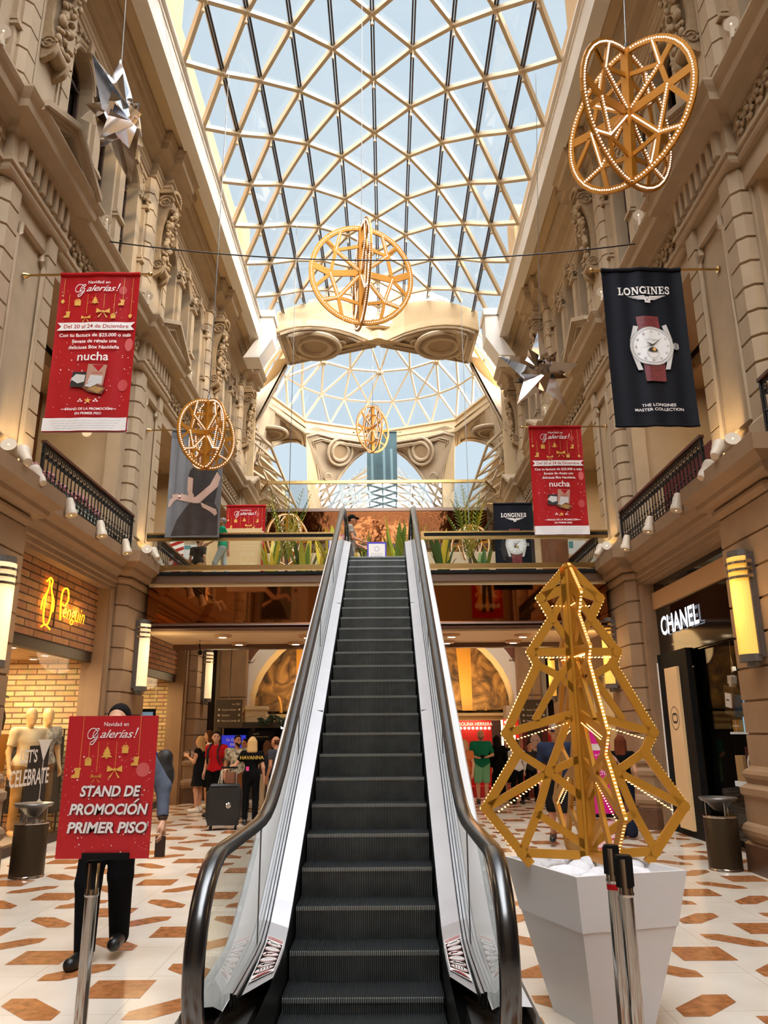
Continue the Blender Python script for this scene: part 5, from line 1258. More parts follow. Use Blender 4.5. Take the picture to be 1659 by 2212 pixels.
for t, v, s_ in (('STAND DE', .63, .150), ('PROMOCION', .445, .150), ('PRIMER PISO', .26, .150)):
    wmax = {'STAND DE': .66, 'PROMOCION': .85, 'PRIMER PISO': .86}[t]; V_, _F = text2d(t, s_, .18, .035); wid = max(x for x, _ in V_)-min(x for x, _ in V_)
    P.text(t, .535, v-.008, s_, DK, shear=.18, bold=.035, sx=wmax/wid); P.text(t, .525, v, s_, RIBW, shear=.18, bold=.034, sx=wmax/wid)
for du, dv, m_ in ((.012, -.008, DK), (0, 0, RIBW)): P.poly([(.795+du, .565+dv), (.845+du, .605+dv), (.865+du, .598+dv), (.815+du, .560+dv)], m_)
P.obj('printed_design', sg)
b = MB(); b.box(xc-.10, xc+.14, -.012, .02, zc-.925-Hh/2-.004, zc-.925-Hh/2+.028); b.lathe([(.004, -.014), (.004, -.011)], (xc+.02, 0, zc-.925-Hh/2+.014), 8, 'y'); b.obj('clip_bar', BLACK, sg)

# ------------------------------------------------------------------ waste bins with ashtray tops
def bin_(loc, label):
    o = empty('waste_bin', loc, label, 'bin', 'bronze ashtray bins beside the piers')
    MB().lathe([(.175, .02), (.185, .03), (.185, .57), (.18, .58), (.165, .58), (.165, .50)], (0, 0, 0), 32).obj('drum', mat('bin_bronze', (62, 50, 34), .35, metal=.55), o, smooth=40)
    MB().lathe([(.19, 0), (.19, .02), (.183, .03)], (0, 0, 0), 32).obj('foot_ring', CHROME, o, smooth=40)
    MB().lathe([(.187, .565), (.19, .575), (.187, .59), (.178, .59)], (0, 0, 0), 32).obj('rim_ring', CHROME, o, smooth=40)
    MB().lathe([(.01, .63), (.06, .645), (.15, .735), (.19, .745), (.215, .775), (.21, .785), (.16, .775), (.08, .70)], (0, 0, 0), 32).obj('ashtray', STEELD, o, smooth=50)
    for a in (30, 150, 270): MB().tube([(.15*cos(radians(a)), .15*sin(radians(a)), .55), (.15*cos(radians(a)), .15*sin(radians(a)), .735)], .007, 6).obj('support_rod', CHROME, o)
    return o
bin_((-4.085, 9.42, 0), 'bronze ashtray bin standing before the shop with the brick sign'); bin_((3.86, 9.60, 0), 'bronze ashtray bin standing beside the black perfume shop window')

# ------------------------------------------------------------------ wire across the hall
a, c = at(237, 522, XX=-4.3), at(1372, 527, XX=3.9)
b = MB(); pts = [a+(c-a)*t+Vector((0, 0, -.9*4*t*(1-t)*.35)) for t in [i/24 for i in range(25)]]; b.tube(pts, .011, 5)
w1 = b.obj('span_wire', mat('wire_black', (26, 24, 24), .5)); tag(w1, 'thin black wire spanning the hall below the skylight', 'wire')
# ------------------------------------------------------------------ ground-floor shops
class PM2(list):
    def index(s2, m):
        if m not in s2: s2.append(m)
        return list.index(s2, m)
def pr_(fn, base=.003, eps=.0003):
    P = Print(fn, []); P.mats = PM2(); P.base = base; P.eps = eps; return P
BRK = brickmat('brick_wood', (190, 130, 66), (158, 98, 44), (70, 40, 20), .62, .11, 1.0, 'yz', .5)
BRKL = brickmat('brick_pale', (214, 184, 128), (188, 150, 92), (120, 92, 56), .34, .09, 1.0, 'xz', .8)
SHOPG = glass('shop_glass', (.95, .96, .96), .02, 0, .25)
FRB = mat('shop_frame_brown', (52, 36, 26), .4)
NEON = mat('sign_amber', (255, 176, 40), .4, emit=(255, 160, 24), estr=3.2)
def shopfront(s, ya, yb, kind, header=None):
    hs = 4.82; x = X(s, hs)
    b = MB()
    b.box(X(s, hs), X(s, hs+.12), ya, yb, 2.70, 2.86); b.box(X(s, hs), X(s, hs+.12), ya, yb, 0, .12 if kind != 'black' else .06)
    for y in (ya, yb-.10): b.box(X(s, hs), X(s, hs+.12), y, y+.10, 0, 2.75)
    n = 2
    trim(b, FRB if kind != 'black' else BLKGL)
    g = MB(); g.box(X(s, hs+.05), X(s, hs+.06), ya+.1, yb-.1, .12, 2.70); WIN[0] += 1; struct(g.obj('window_%d' % (200+WIN[0]), SHOPG))
    b = MB(); b.box(X(s, hs+.02), X(s, 7.6), ya-.2, yb+.2, 2.76, 2.82); b.box(X(s, hs+.1), X(s, 7.6), yb+.05, yb+.15, 0, 3.9); b.box(X(s, hs+.1), X(s, 7.6), ya-.15, ya-.05, 0, 3.9)
    trim(b, CREAM if kind != 'black' else BLACK)
L1a, L1b = 9.62, 13.33
for ya, yb in ((L1a, L1b), (14.98, 18.68)):
    shopfront(-1, ya, yb, 'brick'); b = MB(); b.box(X(-1, 4.80), X(-1, 4.95), ya, yb, 2.86, 3.97); trim(b, BRK)
shopfront(1, L1a, L1b, 'black'); shopfront(1, 14.98, 18.68, 'brick')
for s in (-1, 1):
    b = MB(); b.box(X(s, 4.82), X(s, 4.95), 4.2, 8.0, 0, 3.97); b.box(X(s, 4.82), X(s, 4.95), 20.3, 23.35, 0, 3.97); b.box(X(s, 4.82), X(s, 4.95), -9, 2.7, 0, 3.97); trim(b, FRB)
b = MB(); b.box(X(1, 4.80), X(1, 4.95), 14.98, 18.68, 2.86, 3.97); trim(b, mat('fascia_tan', (150, 112, 74), .6))
# interior of the brick-sign shop
b = MB(); b.box(X(-1, 5.0), X(-1, 7.4), L1b-.06, L1b, 0, 2.76); b.box(X(-1, 5.0), X(-1, 7.4), 18.6, 18.68, 0, 2.76); trim(b, BRKL)
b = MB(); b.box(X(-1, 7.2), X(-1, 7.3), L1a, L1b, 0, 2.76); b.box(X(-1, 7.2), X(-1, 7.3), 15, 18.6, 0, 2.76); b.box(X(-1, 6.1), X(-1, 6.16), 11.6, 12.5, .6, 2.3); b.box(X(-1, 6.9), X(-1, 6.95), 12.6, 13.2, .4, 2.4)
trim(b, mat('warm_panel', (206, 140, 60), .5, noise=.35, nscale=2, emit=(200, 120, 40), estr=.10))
for y in (10.6, 12.2): area_light('shop_ceiling_light', (X(-1, 5.9), y, 2.72), 80, (1, .78, .48), .8, .8)
area_light('shop_ceiling_light', (X(-1, 5.6), 16.8, 2.72), 85, (1, .74, .42), 1.2, 2.5)
area_light('shop_ceiling_light', (X(1, 5.6), 16.8, 2.72), 60, (1, .80, .55), 1.2, 2.5)
SPOTW = mat('track_lamp', (240, 232, 214), .4, emit=(255, 230, 190), estr=6)
for k, (h, y) in enumerate(((5.1, 10.9), (5.15, 12.1), (5.6, 12.7), (5.7, 11.4))):
    o = empty('track_light', (X(-1, h), y, 2.74), 'small ceiling lamp inside the brick-sign shop window', 'ceiling lamp', 'ceiling lamps inside the shop window'); MB().lathe([(.07, 0), (.09, -.01), (.09, -.03), (.07, -.04)], (0, 0, .015), 14).obj('ring', WHITE, o); MB().lathe([(.065, -.036), (.01, -.04)], (0, 0, .012), 12).obj('lens', SPOTW, o)
# amber sign: bird emblem, bar and script word
def sign_bird(Yc, label, word=True):
    o = empty('shop_sign', (X(-1, 4.79), Yc, 3.42), label, 'sign')
    P = pr_(lambda u, v, z: Vector((z+.02, u, v)), 0, .0004)
    def stroke(name, pts, w, m=NEON):
        b = MB(); b.tube([(.03, u, v) for u, v, _ in spline([(u, v, 0) for u, v in pts], 5)], w, 6); b.obj(name, m, o)
    bx = -.62 if word else 0
    stroke('bird_outline', [(bx-.02, .34), (bx+.06, .30), (bx+.04, .20), (bx+.12, .02), (bx+.10, -.22), (bx+.03, -.34), (bx-.08, -.34), (bx-.13, -.18), (bx-.10, .06), (bx-.04, .2), (bx-.05, .30), (bx-.14, .26), (bx-.02, .34)], .012)
    stroke('bird_wing', [(bx-.06, .14), (bx-.20, -.02), (bx-.22, -.16)], .011); stroke('bird_wing', [(bx+.07, .14), (bx+.18, .0), (bx+.17, -.14)], .011)
    stroke('bird_foot', [(bx-.08, -.36), (bx-.16, -.40)], .011); stroke('bird_foot', [(bx+.03, -.36), (bx+.14, -.40)], .011)
    DKN = mat('sign_dark_metal', (60, 38, 16), .5)
    if word:
        MB().box(.01, .03, -.36, -.345, -.36, .34).obj('divider_bar', DKN, o)
        P.text('an original', .25, .17, .13, DKN, bold=.004); b_ = P.obj('small_lettering', o)
        b = MB(); 
        stroke('script_capital', [(-.16, -.22), (-.20, .05), (-.16, .24), (.0, .28), (.06, .14), (-.04, .02), (-.16, .03)], .013); 
        P2 = pr_(lambda u, v, z: Vector((z+.02, u, v)), 0, .0004); P2.text('enguin', .34, -.16, .34, NEON, shear=.3, bold=-.004); P2.obj('script_lettering', o)
    for u, v in (((-.62, 0), (.1, -.05), (.5, -.02)) if word else ((0, 0),)): point_light('sign_glow', (X(-1, 4.70), Yc+u, 3.42+v), 3.2, (1, .55, .08), .05)
    return o
sign_bird(11.75, 'amber glowing shop sign with bird emblem and script word on the brick panel'); sign_bird(15.75, 'amber glowing bird emblem on the brick panel past the second lamp', False)
# decal on the shop glass
o = empty('window_decal', (X(-1, 4.80), 11.2, .95), 'white celebration lettering and cocktail glass decal on the shop window', 'decal')
P = pr_(lambda u, v, z: Vector((z, u, v)), .004); WD = mat('decal_white', (226, 220, 210), .6); P.text("LET'S", -.05, .22, .24, WD, bold=.02); P.text('CELEBRATE', .05, -.08, .30, WD, bold=.02, sx=.8)
P.poly([(.22, .50), (.62, .50), (.42, .22)], WD); P.rect(.41, .43, -.3, .22, WD); P.poly([(.28, -.36), (.56, -.36), (.42, -.28)], WD); P.rect(.18, .66, .50, .52, WD); P.obj('lettering', o)
P = pr_(lambda u, v, z: Vector((z-.002, u, v)), .003); P.poly([(-.12, -.55), (.62, -.55), (.60, .44), (-.05, .44)], mat('decal_black', (24, 20, 18), .6)); P.obj('dark_backing', o)
# black bird figure and coats in the window
o = empty('bird_figure', (X(-1, 6.0), 12.5, 0), 'black bird silhouette figure on a tall stand in the shop window', 'figure')
MB().lathe([(.05, 1.55), (.13, 1.62), (.15, 1.80), (.10, 2.0), (.06, 2.08), (.075, 2.16), (.05, 2.22), (.01, 2.24)], (0, 0, 0), 14).obj('body', BLACK, o, smooth=60); bk_ = MB().lathe([(.03, 0), (.01, .12)], (0, 0, 0), 8).obj('beak', BLACK, o); bk_.location = (.06, 0, 2.15); bk_.rotation_euler = (0, radians(110), 0)
MB().box(-.16, .16, -.16, .16, 0, 1.55).obj('stand', mat('warm_panel', (0, 0, 0)), o)
o = empty('coat_rack', (X(-1, 5.45), 13.02, 0), 'rack of dark hanging coats beside the mannequins in the shop window', 'coat rack')
MB().tube([(-.5, 0, 0), (-.5, 0, 1.62), (.35, 0, 1.62), (.35, 0, 0)], .014, 6).obj('rail', IRON, o)
for k in range(5):
    b = MB(); b.lathe([(.16, .35), (.14, .7), (.12, 1.1), (.13, 1.35), (.10, 1.48), (.03, 1.55), (.01, 1.60)], (-.4+.17*k, 0, 0), 12, 'z', .55, 1.2); b.obj('coat', mat('coat_dark_%d' % (k % 3), ((34, 30, 26), (62, 54, 40), (48, 40, 34))[k % 3], .8, noise=.3, nscale=20), o, smooth=60)

# black perfume shop
def on(py_, px_): return at(px_, py_, XX=X(1, 4.80))
b = MB(); b.box(X(1, 4.78), X(1, 4.95), L1a, L1b, 2.72, 3.97); trim(b, BLKGL)
b = MB(); b.box(X(1, 4.74), X(1, 4.80), L1a, L1b-.04, 3.52, 3.80); trim(b, mat('fascia_beige', (196, 152, 104), .5))
o = empty('shop_sign', (X(1, 4.77), 12.06, 3.07), 'white lit shop name CHANEL on the black fascia', 'sign')
zz0 = on(1350, 1428); 
P = pr_(lambda u, v, z: Vector((-z, -u, v)), .03); LW = mat('sign_white_lit', (250, 250, 255), .5, emit=(240, 244, 255), estr=1.6)
V_, _F = text2d('CHANEL', .42, 0, .02); wid = max(x for x, _ in V_)-min(x for x, _ in V_)
P.text('CHANEL', 0, -.02, .42, LW, bold=.02, sx=1.6/wid); P.obj('lettering', o)
b = MB(); b.box(-.028, -.004, -.8, .8, -.01, .0); b.obj('mounting_rail', BLACK, o)
# pillar panels: pale strip, beige panel with a ring emblem of two linked Cs
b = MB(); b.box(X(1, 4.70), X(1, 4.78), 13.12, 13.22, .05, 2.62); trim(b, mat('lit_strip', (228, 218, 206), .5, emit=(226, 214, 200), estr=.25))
b = MB(); b.box(X(1, 4.72), X(1, 4.80), 12.86, 13.34, 0, 2.75); b.box(X(1, 4.72), X(1, 4.80), 11.86, 12.86, 0, .10); b.box(X(1, 4.72), X(1, 4.80), 11.86, 12.20, .1, 2.75); b.box(X(1, 4.72), X(1, 4.80), 12.76, 12.86, .1, 2.75); b.box(X(1, 4.72), X(1, 4.80), 12.20, 12.76, 2.52, 2.75); trim(b, BLACK)
d = empty('door_panel', (X(1, 4.70), 12.48, .1), 'tall beige shop panel with a round emblem of two linked letters', 'panel')
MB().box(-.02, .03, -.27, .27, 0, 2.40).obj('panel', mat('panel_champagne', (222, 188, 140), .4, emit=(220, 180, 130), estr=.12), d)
P = pr_(lambda u, v, z: Vector((-.02-z, -u, v)), .003); EM = mat('emblem_brown', (96, 58, 30), .5)
P.ring(0, 1.62, .165, .178, EM, 36); P.ring(-.038, 1.62, .052, .080, INK, 26, radians(42), radians(318)); P.ring(.038, 1.62, .052, .080, INK, 26, radians(-138), radians(138)); P.obj('round_emblem', d)
# display in the dark window
b = MB(); b.box(X(1, 5.9), X(1, 6.0), L1a, L1b, 0, 2.76); b.box(X(1, 5.0), X(1, 5.9), L1a, L1b, 0, .5); trim(b, BLACK)
o = empty('display_shelf', (X(1, 5.15), 10.95, .5), 'white display shelf with perfume boxes inside the black shop window', 'shelf')
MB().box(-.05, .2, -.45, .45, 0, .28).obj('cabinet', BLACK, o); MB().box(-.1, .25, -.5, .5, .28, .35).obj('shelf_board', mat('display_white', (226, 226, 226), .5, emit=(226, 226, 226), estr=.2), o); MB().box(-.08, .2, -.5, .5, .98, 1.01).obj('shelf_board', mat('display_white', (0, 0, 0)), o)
MB().box(-.02, .0, -.5, -.47, .3, 1.4).obj('upright', BLKGL, o)
def prod(y, z, w, h, m, label, cat='box', art=None):
    q = empty('gift_box' if cat == 'box' else 'display_screen', (X(1, 5.10), y, z), label, cat); MB().box(-.04, .08, -w/2, w/2, 0, h).obj('carton' if cat == 'box' else 'casing', m, q)
    if art: P = pr_(lambda u, v, zz: Vector((-.04-zz, -u, v))); art(P); P.obj('printed_design', q)
prod(11.25, .855, .24, .34, mat('card_beige', (196, 160, 110), .5), 'beige standing card on the lower shelf of the black shop window')
prod(10.85, .855, .36, .46, mat('box_maroon', (70, 20, 22), .5), 'maroon box with a ring emblem on the lower display shelf', art=lambda P: (P.ring(0, .23, .10, .15, RIBW, 20), P.ring(-.025, .23, .03, .048, RIBW, 16, .8, 5.5), P.ring(.025, .23, .03, .048, RIBW, 16, -2.3, 2.3)))
prod(11.2, 1.512, .20, .16, mat('box_gold', (190, 140, 60), .4), 'small gold gift box with a bow on the upper display shelf', art=lambda P: (P.rect(-.01, .01, 0, .16, RIBW), P.rect(-.1, .1, .07, .09, RIBW)))
prod(10.8, 1.512, .34, .42, mat('screen_sky', (140, 190, 214), .4, emit=(130, 186, 214), estr=.7), 'pale blue lit display card on the upper shelf of the black shop window', 'screen', art=lambda P: P.line([(-.14, .2), (-.05, .24), (.05, .2), (.14, .26)], .02, INK))
def bottle(y, z, sc, tilt, label):
    q = empty('perfume_bottle', (X(1, 5.0)+.14*(sc < 1)+.14*(sc < .52), y, z), label, 'perfume bottle', 'black bottle decorations in the window'); q.rotation_euler = (tilt, 0, 0); q.scale = (sc, sc, sc)
    MB().box(-.06, .06, -.16, .16, -.2, .2).obj('bottle_body', BLKGL, q); MB().box(-.075, -.06, -.09, .09, -.09, .1).obj('label_plate', RIBW, q); MB().box(-.04, .04, -.06, .06, .23, .34).obj('stopper', mat('stopper_clear', (210, 205, 196), .2), q); MB().box(-.03, .03, -.045, .045, .2, .23).obj('neck', RIBW, q)
    b = MB(); b.tube([(0, 0, .34), (0, 0, (2.76-z)/sc)], .004, 4); b.obj('hanging_thread', BRASS, q)
    P = pr_(lambda u, v, zz: Vector((-.075-zz, -u, v))); P.rect(-.05, .05, .0, .02, INK); P.obj('label_print', q)
bottle(11.05, 1.93, 1.0, .15, 'black hanging bottle with a white label in the dark shop window, largest of the three'); bottle(11.2, 2.22, .55, -.2, 'small black hanging bottle with a pale stopper, middle of the three'); bottle(11.25, 2.46, .5, .3, 'small hanging bottle highest of the three in the dark window')
spot_light('window_spot', (X(1, 5.0), 11.2, 2.7), (X(1, 5.4), 11.0, 1.2), 40, (1, .9, .75), 80)

# upper gallery shops: lining, ceilings with lamps
for s in (-1, 1):
    for i in range(2, 6):
        a, c = PY[i]+.8, PY[i+1]-.8
        b = MB(); b.box(X(s, 6.3), X(s, 6.4), a, c, 4.62, 7.75); trim(b, mat('wood_lining', (116, 66, 32), .45, noise=.4, nscale=10, stretch=(1, 6, .3)) if s < 0 else (mat('brown_lining', (120, 62, 34), .5) if i % 2 else CREAM))
        area_light('gallery_light', (X(s, 5.7), (a+c)/2, 7.6), 40, (1, .80, .52), .6, 2.0)
        for y in (a+.9, c-.9):
            o = empty('ceiling_downlight', (X(s, 5.5), y, 7.75), 'round downlight in the gallery shop ceiling', 'downlight', 'downlights of the upper gallery'); MB().lathe([(.13, 0), (.18, -.01), (.18, -.03), (.14, -.04)], (0, 0, 0), 18).obj('trim_ring', BRASS, o); MB().lathe([(.135, -.036), (.01, -.04)], (0, 0, 0), 14).obj('lens', SPOTW, o)
    b = MB()
    for i in range(2, 6): b.box(X(s, 4.72), X(s, 7.6), PY[i]-.78+.02, PY[i]+.78-.02, 4.62, 7.95)
    trim(b, STONE)
o = empty('globe_lamp', at(190, 935, XX=X(-1, 5.4)), 'white globe lamp in the wood-lined boutique', 'lamp'); MB().ball((0, 0, 0), .11, 16, 10).obj('globe', mat('globe_white', (240, 226, 200), .4, emit=(255, 226, 180), estr=.6), o, smooth=60); MB().tube([(0, 0, .1), (0, 0, 7.75-o.location.z)], .01, 5).obj('rod', BRASS, o)
# display banner behind the right-hand railing
o = empty('display_board', (X(1, 4.9), 11.6, 4.64), 'dark red display board behind the balcony railing over the perfume shop', 'board'); MB().box(0, .04, -1.5, .9, 0, .95).obj('panel', mat('board_red', (110, 30, 30), .6, noise=.3, nscale=2), o)
o = empty('display_board', (X(-1, 4.9), 11.2, 4.64), 'pale display board with pink flowers behind the boutique railing', 'board'); MB().box(-.04, 0, -1.5, 1.9, 0, .60).obj('panel', mat('board_mint', (176, 188, 172), .6), o)
b = MB(); rng = random.Random(8)
for k in range(60): b.ball((rng.uniform(-.02, .06), rng.uniform(-1.5, 1.9), .62+rng.uniform(-.06, .04)), rng.uniform(.03, .06), 6, 4)
b.obj('flower_band', mat('flower_pink', (186, 120, 122), .7, noise=.4, nscale=20), o)

# ------------------------------------------------------------------ crossing at ground level: painted lunettes, kiosk, perfume stand
YA = 21.5
pL, pR = at(537, 1530, Y=YA), at(1112, 1530, Y=YA); ac = (pL.x+pR.x)/2; ar = (pR.x-pL.x)/2; az = pL.z; bz = 2.55
def ell(r, k, n=24, f=1.0): t = pi*k/n; return (ac-r*cos(t), az+(bz+(r-ar))*sin(t))
b = MB(); rows = []
for r, y in ((ar+.02, YA), (ar+.34, YA), (ar+.40, YA+.02), (ar+.40, YA+.3)): rows.append([(ell(r, k)[0], y, ell(r, k)[1]) for k in range(25)])
b.grid(rows); b.grid([[(ell(ar+.02, k)[0], y, ell(ar+.02, k)[1]) for k in range(25)] for y in (YA, YA+1.0)])
trim(b, mat('arch_white', (214, 198, 172), .6))
b = MB(); sp_ = [(ell(ar+.38, k)[0], YA+.06, ell(ar+.38, k)[1]) for k in range(25)]
for k in range(24): b.poly([sp_[k], sp_[k+1], (sp_[k+1][0], YA+.06, 6.5), (sp_[k][0], YA+.06, 6.5)])
b.box(X(-1, 4.5), pL.x-.36, YA-.1, YA+.4, 0, 6.5); b.box(pR.x+.36, X(1, 4.5), YA-.1, YA+.4, 0, 6.5)
trim(b, mat('spandrel_cream', (196, 172, 138), .6))
b = MB()
for sx in (-1, 1):   # sunk spandrel panels
    q = [(ac+sx*(ar+.30), 4.35), (ac+sx*(ar+.30), 3.55), (ac+sx*(ar-.05), 3.40), (ac+sx*(ar-.9), 4.35)]
    b.mat(0).poly([(x, YA+.045, z) for x, z in q]); b.mat(1).tube([(x, YA+.03, z) for x, z in q], .04, 5, closed=True)
trim(b, [mat('panel_red_brown', (110, 58, 32), .5), mat('panel_frame', (120, 92, 64), .5)])
def swirl(name, c1, c2, c3, sc):
    if name in MATS: return MATS[name]
    m = mat(name, c1, .7); n = m.node_tree; t = n.nodes.new('ShaderNodeTexCoord'); z = n.nodes.new('ShaderNodeTexNoise'); z.inputs['Scale'].default_value = sc; z.inputs['Detail'].default_value = 6; z.inputs['Distortion'].default_value = 2.6
    r = n.nodes.new('ShaderNodeValToRGB'); r.color_ramp.elements[0].position = .34; r.color_ramp.elements[0].color = (*lin(c1), 1); r.color_ramp.elements[1].position = .72; r.color_ramp.elements[1].color = (*lin(c3), 1); e = r.color_ramp.elements.new(.5); e.color = (*lin(c2), 1)
    n.links.new(t.outputs['Object'], z.inputs['Vector']); n.links.new(z.outputs['Fac'], r.inputs['Fac']); n.links.new(r.outputs['Color'], n.nodes['Principled BSDF'].inputs['Base Color']); return m
MUR = swirl('mural_paint', (58, 38, 18), (120, 84, 40), (176, 132, 72), 1.5)
b = MB(); N = 12; rows = []
for j in range(N+1):   # concave painted wall
    a = -1.1+2.2*j/N; rows.append([(ac+ar*1.05*sin(a)/sin(1.1), YA+1.0+1.2*cos(a)-.54, z) for z in (az-.05, az+1.4, az+3.0)])
b.grid(rows); b.poly([(-9, YA+2.6, 0), (9, YA+2.6, 0), (9, YA+2.6, 7.5), (-9, YA+2.6, 7.5)]); trim(b, MUR)
RIB = mat('rib_gold', (206, 146, 54), .5)
for px0, px1, pxb in ((640, 662, 600), (985, 1026, 1030)):
    b = MB(); q0, q1 = at(px0, 1400, Y=YA+1.4), at(px1, 1400, Y=YA+1.4); q2, q3 = at(px0+14*(1 if px0 > 800 else 0), 1535, Y=YA+1.4), at(px1+4, 1535, Y=YA+1.4)
    b.prism([q0, q1, q3, q2], (0, 0, 0), (0, .1, 0)); b.prism([q0, q1, q1+Vector((0, 0, 1.2)), q0+Vector((0, 0, 1.2))], (0, 0, 0), (0, .1, 0)); trim(b, RIB)
for (x0, y0), (x1, y1) in (((560, 1470), (607, 1540)), ((1050, 1535), (1095, 1472))):
    b = MB(); p0, p1 = at(x0, y0, Y=YA+1.35), at(x1, y1, Y=YA+1.35); up = p0 if p0.z > p1.z else p1; dn_ = p1 if p0.z > p1.z else p0
    b.tube([(up.x+(dn_.x-up.x)*sin(t*pi/2/10), YA+1.35, dn_.z+(up.z-dn_.z)*cos(t*pi/2/10)) for t in range(11)], .05, 6); trim(b, RIB)
b = MB(); zc0 = at(830, 1540, Y=YA+.9).z; b.box(ac-ar-.3, ac+ar+.3, YA+.75, YA+1.0, zc0-.28, zc0-.02); b.box(ac-ar-.3, ac+ar+.3, YA+.68, YA+1.0, zc0-.10, zc0-.02); b.box(ac-ar-.3, ac+ar+.3, YA+.8, YA+1.0, zc0-.5, zc0-.28); trim(b, mat('cornice_gold', (214, 172, 106), .5))
for sx in (-1, 1):
    b = MB(); b.box(ac+sx*(ar-.25), ac+sx*(ar+.5), YA-.15, YA+.5, az-.35, az+.02); b.box(ac+sx*(ar-.2), ac+sx*(ar+.45), YA-.08, YA+.5, az-.65, az-.35); b.box(ac+sx*(ar-.1), ac+sx*(ar+.4), YA-.04, YA+.4, 0, az-.65); trim(b, mat('impost_stone', (190, 164, 126), .6))
b = MB()
for sx, px0, px1 in ((-1, 475, 530), (1, 1120, 1168)):   # tall stone pilasters flanking the arch
    q0, q1 = at(px0, 1500, Y=YA-.3), at(px1, 1500, Y=YA-.3); b.box(q0.x, q1.x, YA-.35, YA+.2, 0, 2.45); b.box(q0.x, q1.x, YA-.35, YA+.2, 2.47, 3.9); b.box(q0.x-.05, q1.x+.05, YA-.4, YA+.2, 3.9, 4.3)
trim(b, mat('pilaster_stone', (150, 112, 72), .6, noise=.25, nscale=3))
area_light('lunette_light', (ac-1.5, YA+.3, az+.15), 50, (1, .66, .26), 2.4, .3, (radians(150), 0, 0)); area_light('lunette_light', (ac+1.8, YA+.3, az+.15), 60, (1, .66, .26), 2.4, .3, (radians(150), 0, 0))
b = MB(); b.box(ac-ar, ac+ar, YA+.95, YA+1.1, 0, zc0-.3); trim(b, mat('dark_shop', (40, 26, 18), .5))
# kiosk
K = at(540, 1650, Y=19.4); o = empty('kiosk', (K.x, 19.7, 0), 'dark coffee kiosk with menu boards and garland behind the waiting people', 'kiosk')
kx0, kx1 = at(470, 1600, Y=19.6).x-K.x, at(660, 1600, Y=19.6).x-K.x; kz = at(540, 1560, Y=19.6).z
MB().box(kx0, kx1, -.15, .9, kz-.14, kz).obj('roof', mat('kiosk_dark', (52, 46, 40), .4), o); MB().box(kx0, kx1, -.1, .8, 0, .95).obj('counter', mat('kiosk_dark', (0, 0, 0)), o); MB().box(kx0, kx1, .6, .7, .95, kz-.1).obj('back_panel', BLACK, o)
for x in (kx0+.04, -.0, kx1-.04): MB().box(x-.04, x+.04, -.1, 0, .95, kz-.1).obj('post', mat('kiosk_dark', (0, 0, 0)), o)
def brd(pxa, pxb, pya, pyb, y, name, m, art=None):
    q0, q1 = at(pxa, pyb, Y=y), at(pxb, pya, Y=y); bo = MB().box(q0.x-K.x, q1.x-K.x, y-19.7, y-19.7+.04, q0.z, q1.z).obj(name, m, o)
    if art:
        W_, H_ = q1.x-q0.x, q1.z-q0.z; P = pr_(lambda u, v, z: Vector((q0.x-K.x+u*W_, y-19.7-z, q0.z+v*H_)), .004); art(P); P.obj('lettering', bo)
brd(478, 531, 1588, 1615, 19.55, 'screen', mat('screen_blue', (30, 34, 150), .4, emit=(40, 50, 190), estr=.8), lambda P: (P.text('OL CHAMP', .5, .52, .30, RIBW, sx=.42, bold=.02), P.text('ERRA', .5, .14, .30, RIBW, sx=.42, bold=.02)))
brd(536, 592, 1578, 1600, 19.5, 'menu_board', BLACK, lambda P: (P.text('regular', .3, .62, .24, mat('menu_text', (170, 160, 140), .5), sx=.4), P.text('se siente como', .5, .32, .24, mat('menu_text', (0, 0, 0)), sx=.4), P.text('p', .2, .02, .26, RIBW, sx=.4)))
P = pr_(lambda u, v, z: Vector((at(612, 1560, Y=19.5).x-K.x+u, 19.5-19.7-z, at(612, 1574, Y=19.5).z+v)), .004); P.text('b', 0, 0, .26, LW, bold=.03); P.obj('letter', o)
gar = MB(); rng = random.Random(4)
for k in range(170):
    t = rng.random(); p = at(560+60*t, 1556+6*sin(t*9), Y=19.5); gar.ball((p.x-K.x+rng.uniform(-.03, .03), -.25+rng.uniform(-.08, .08), p.z+rng.uniform(-.08, .08)), rng.uniform(.015, .035), 5, 3, (1.5, .6, .8))
gar.obj('leaf_garland', mat('leaf_dark', (36, 56, 30), .7), o)
for k, (px, py, w_, h_) in enumerate(((552, 1538, .50, .30), (552, 1552, .46, .12), (512, 1543, .26, .42))):
    p = at(px, py, Y=19.7); q = empty('storage_box', (p.x, 19.9, kz), ('wide cream box, upper one on the kiosk roof', 'flat cream box under the wide box on the kiosk roof', 'tan paper-wrapped parcel on the kiosk roof beside the directory sign')[k], 'box')
    q.location.z = (kz+.14, kz+.004, kz+.004)[k]
    m_ = mat('box_cream', (206, 180, 140), .6) if k < 2 else mat('parcel_tan', (186, 140, 84), .6); MB().box(-w_/2, w_/2, -.15, .15, 0, h_*.8 if k != 1 else .125).obj('carton', m_, q); MB().box(-w_/2-.02, w_/2+.02, -.17, .17, h_*.55, h_*.82).obj('lid', m_, q) if k != 1 else None
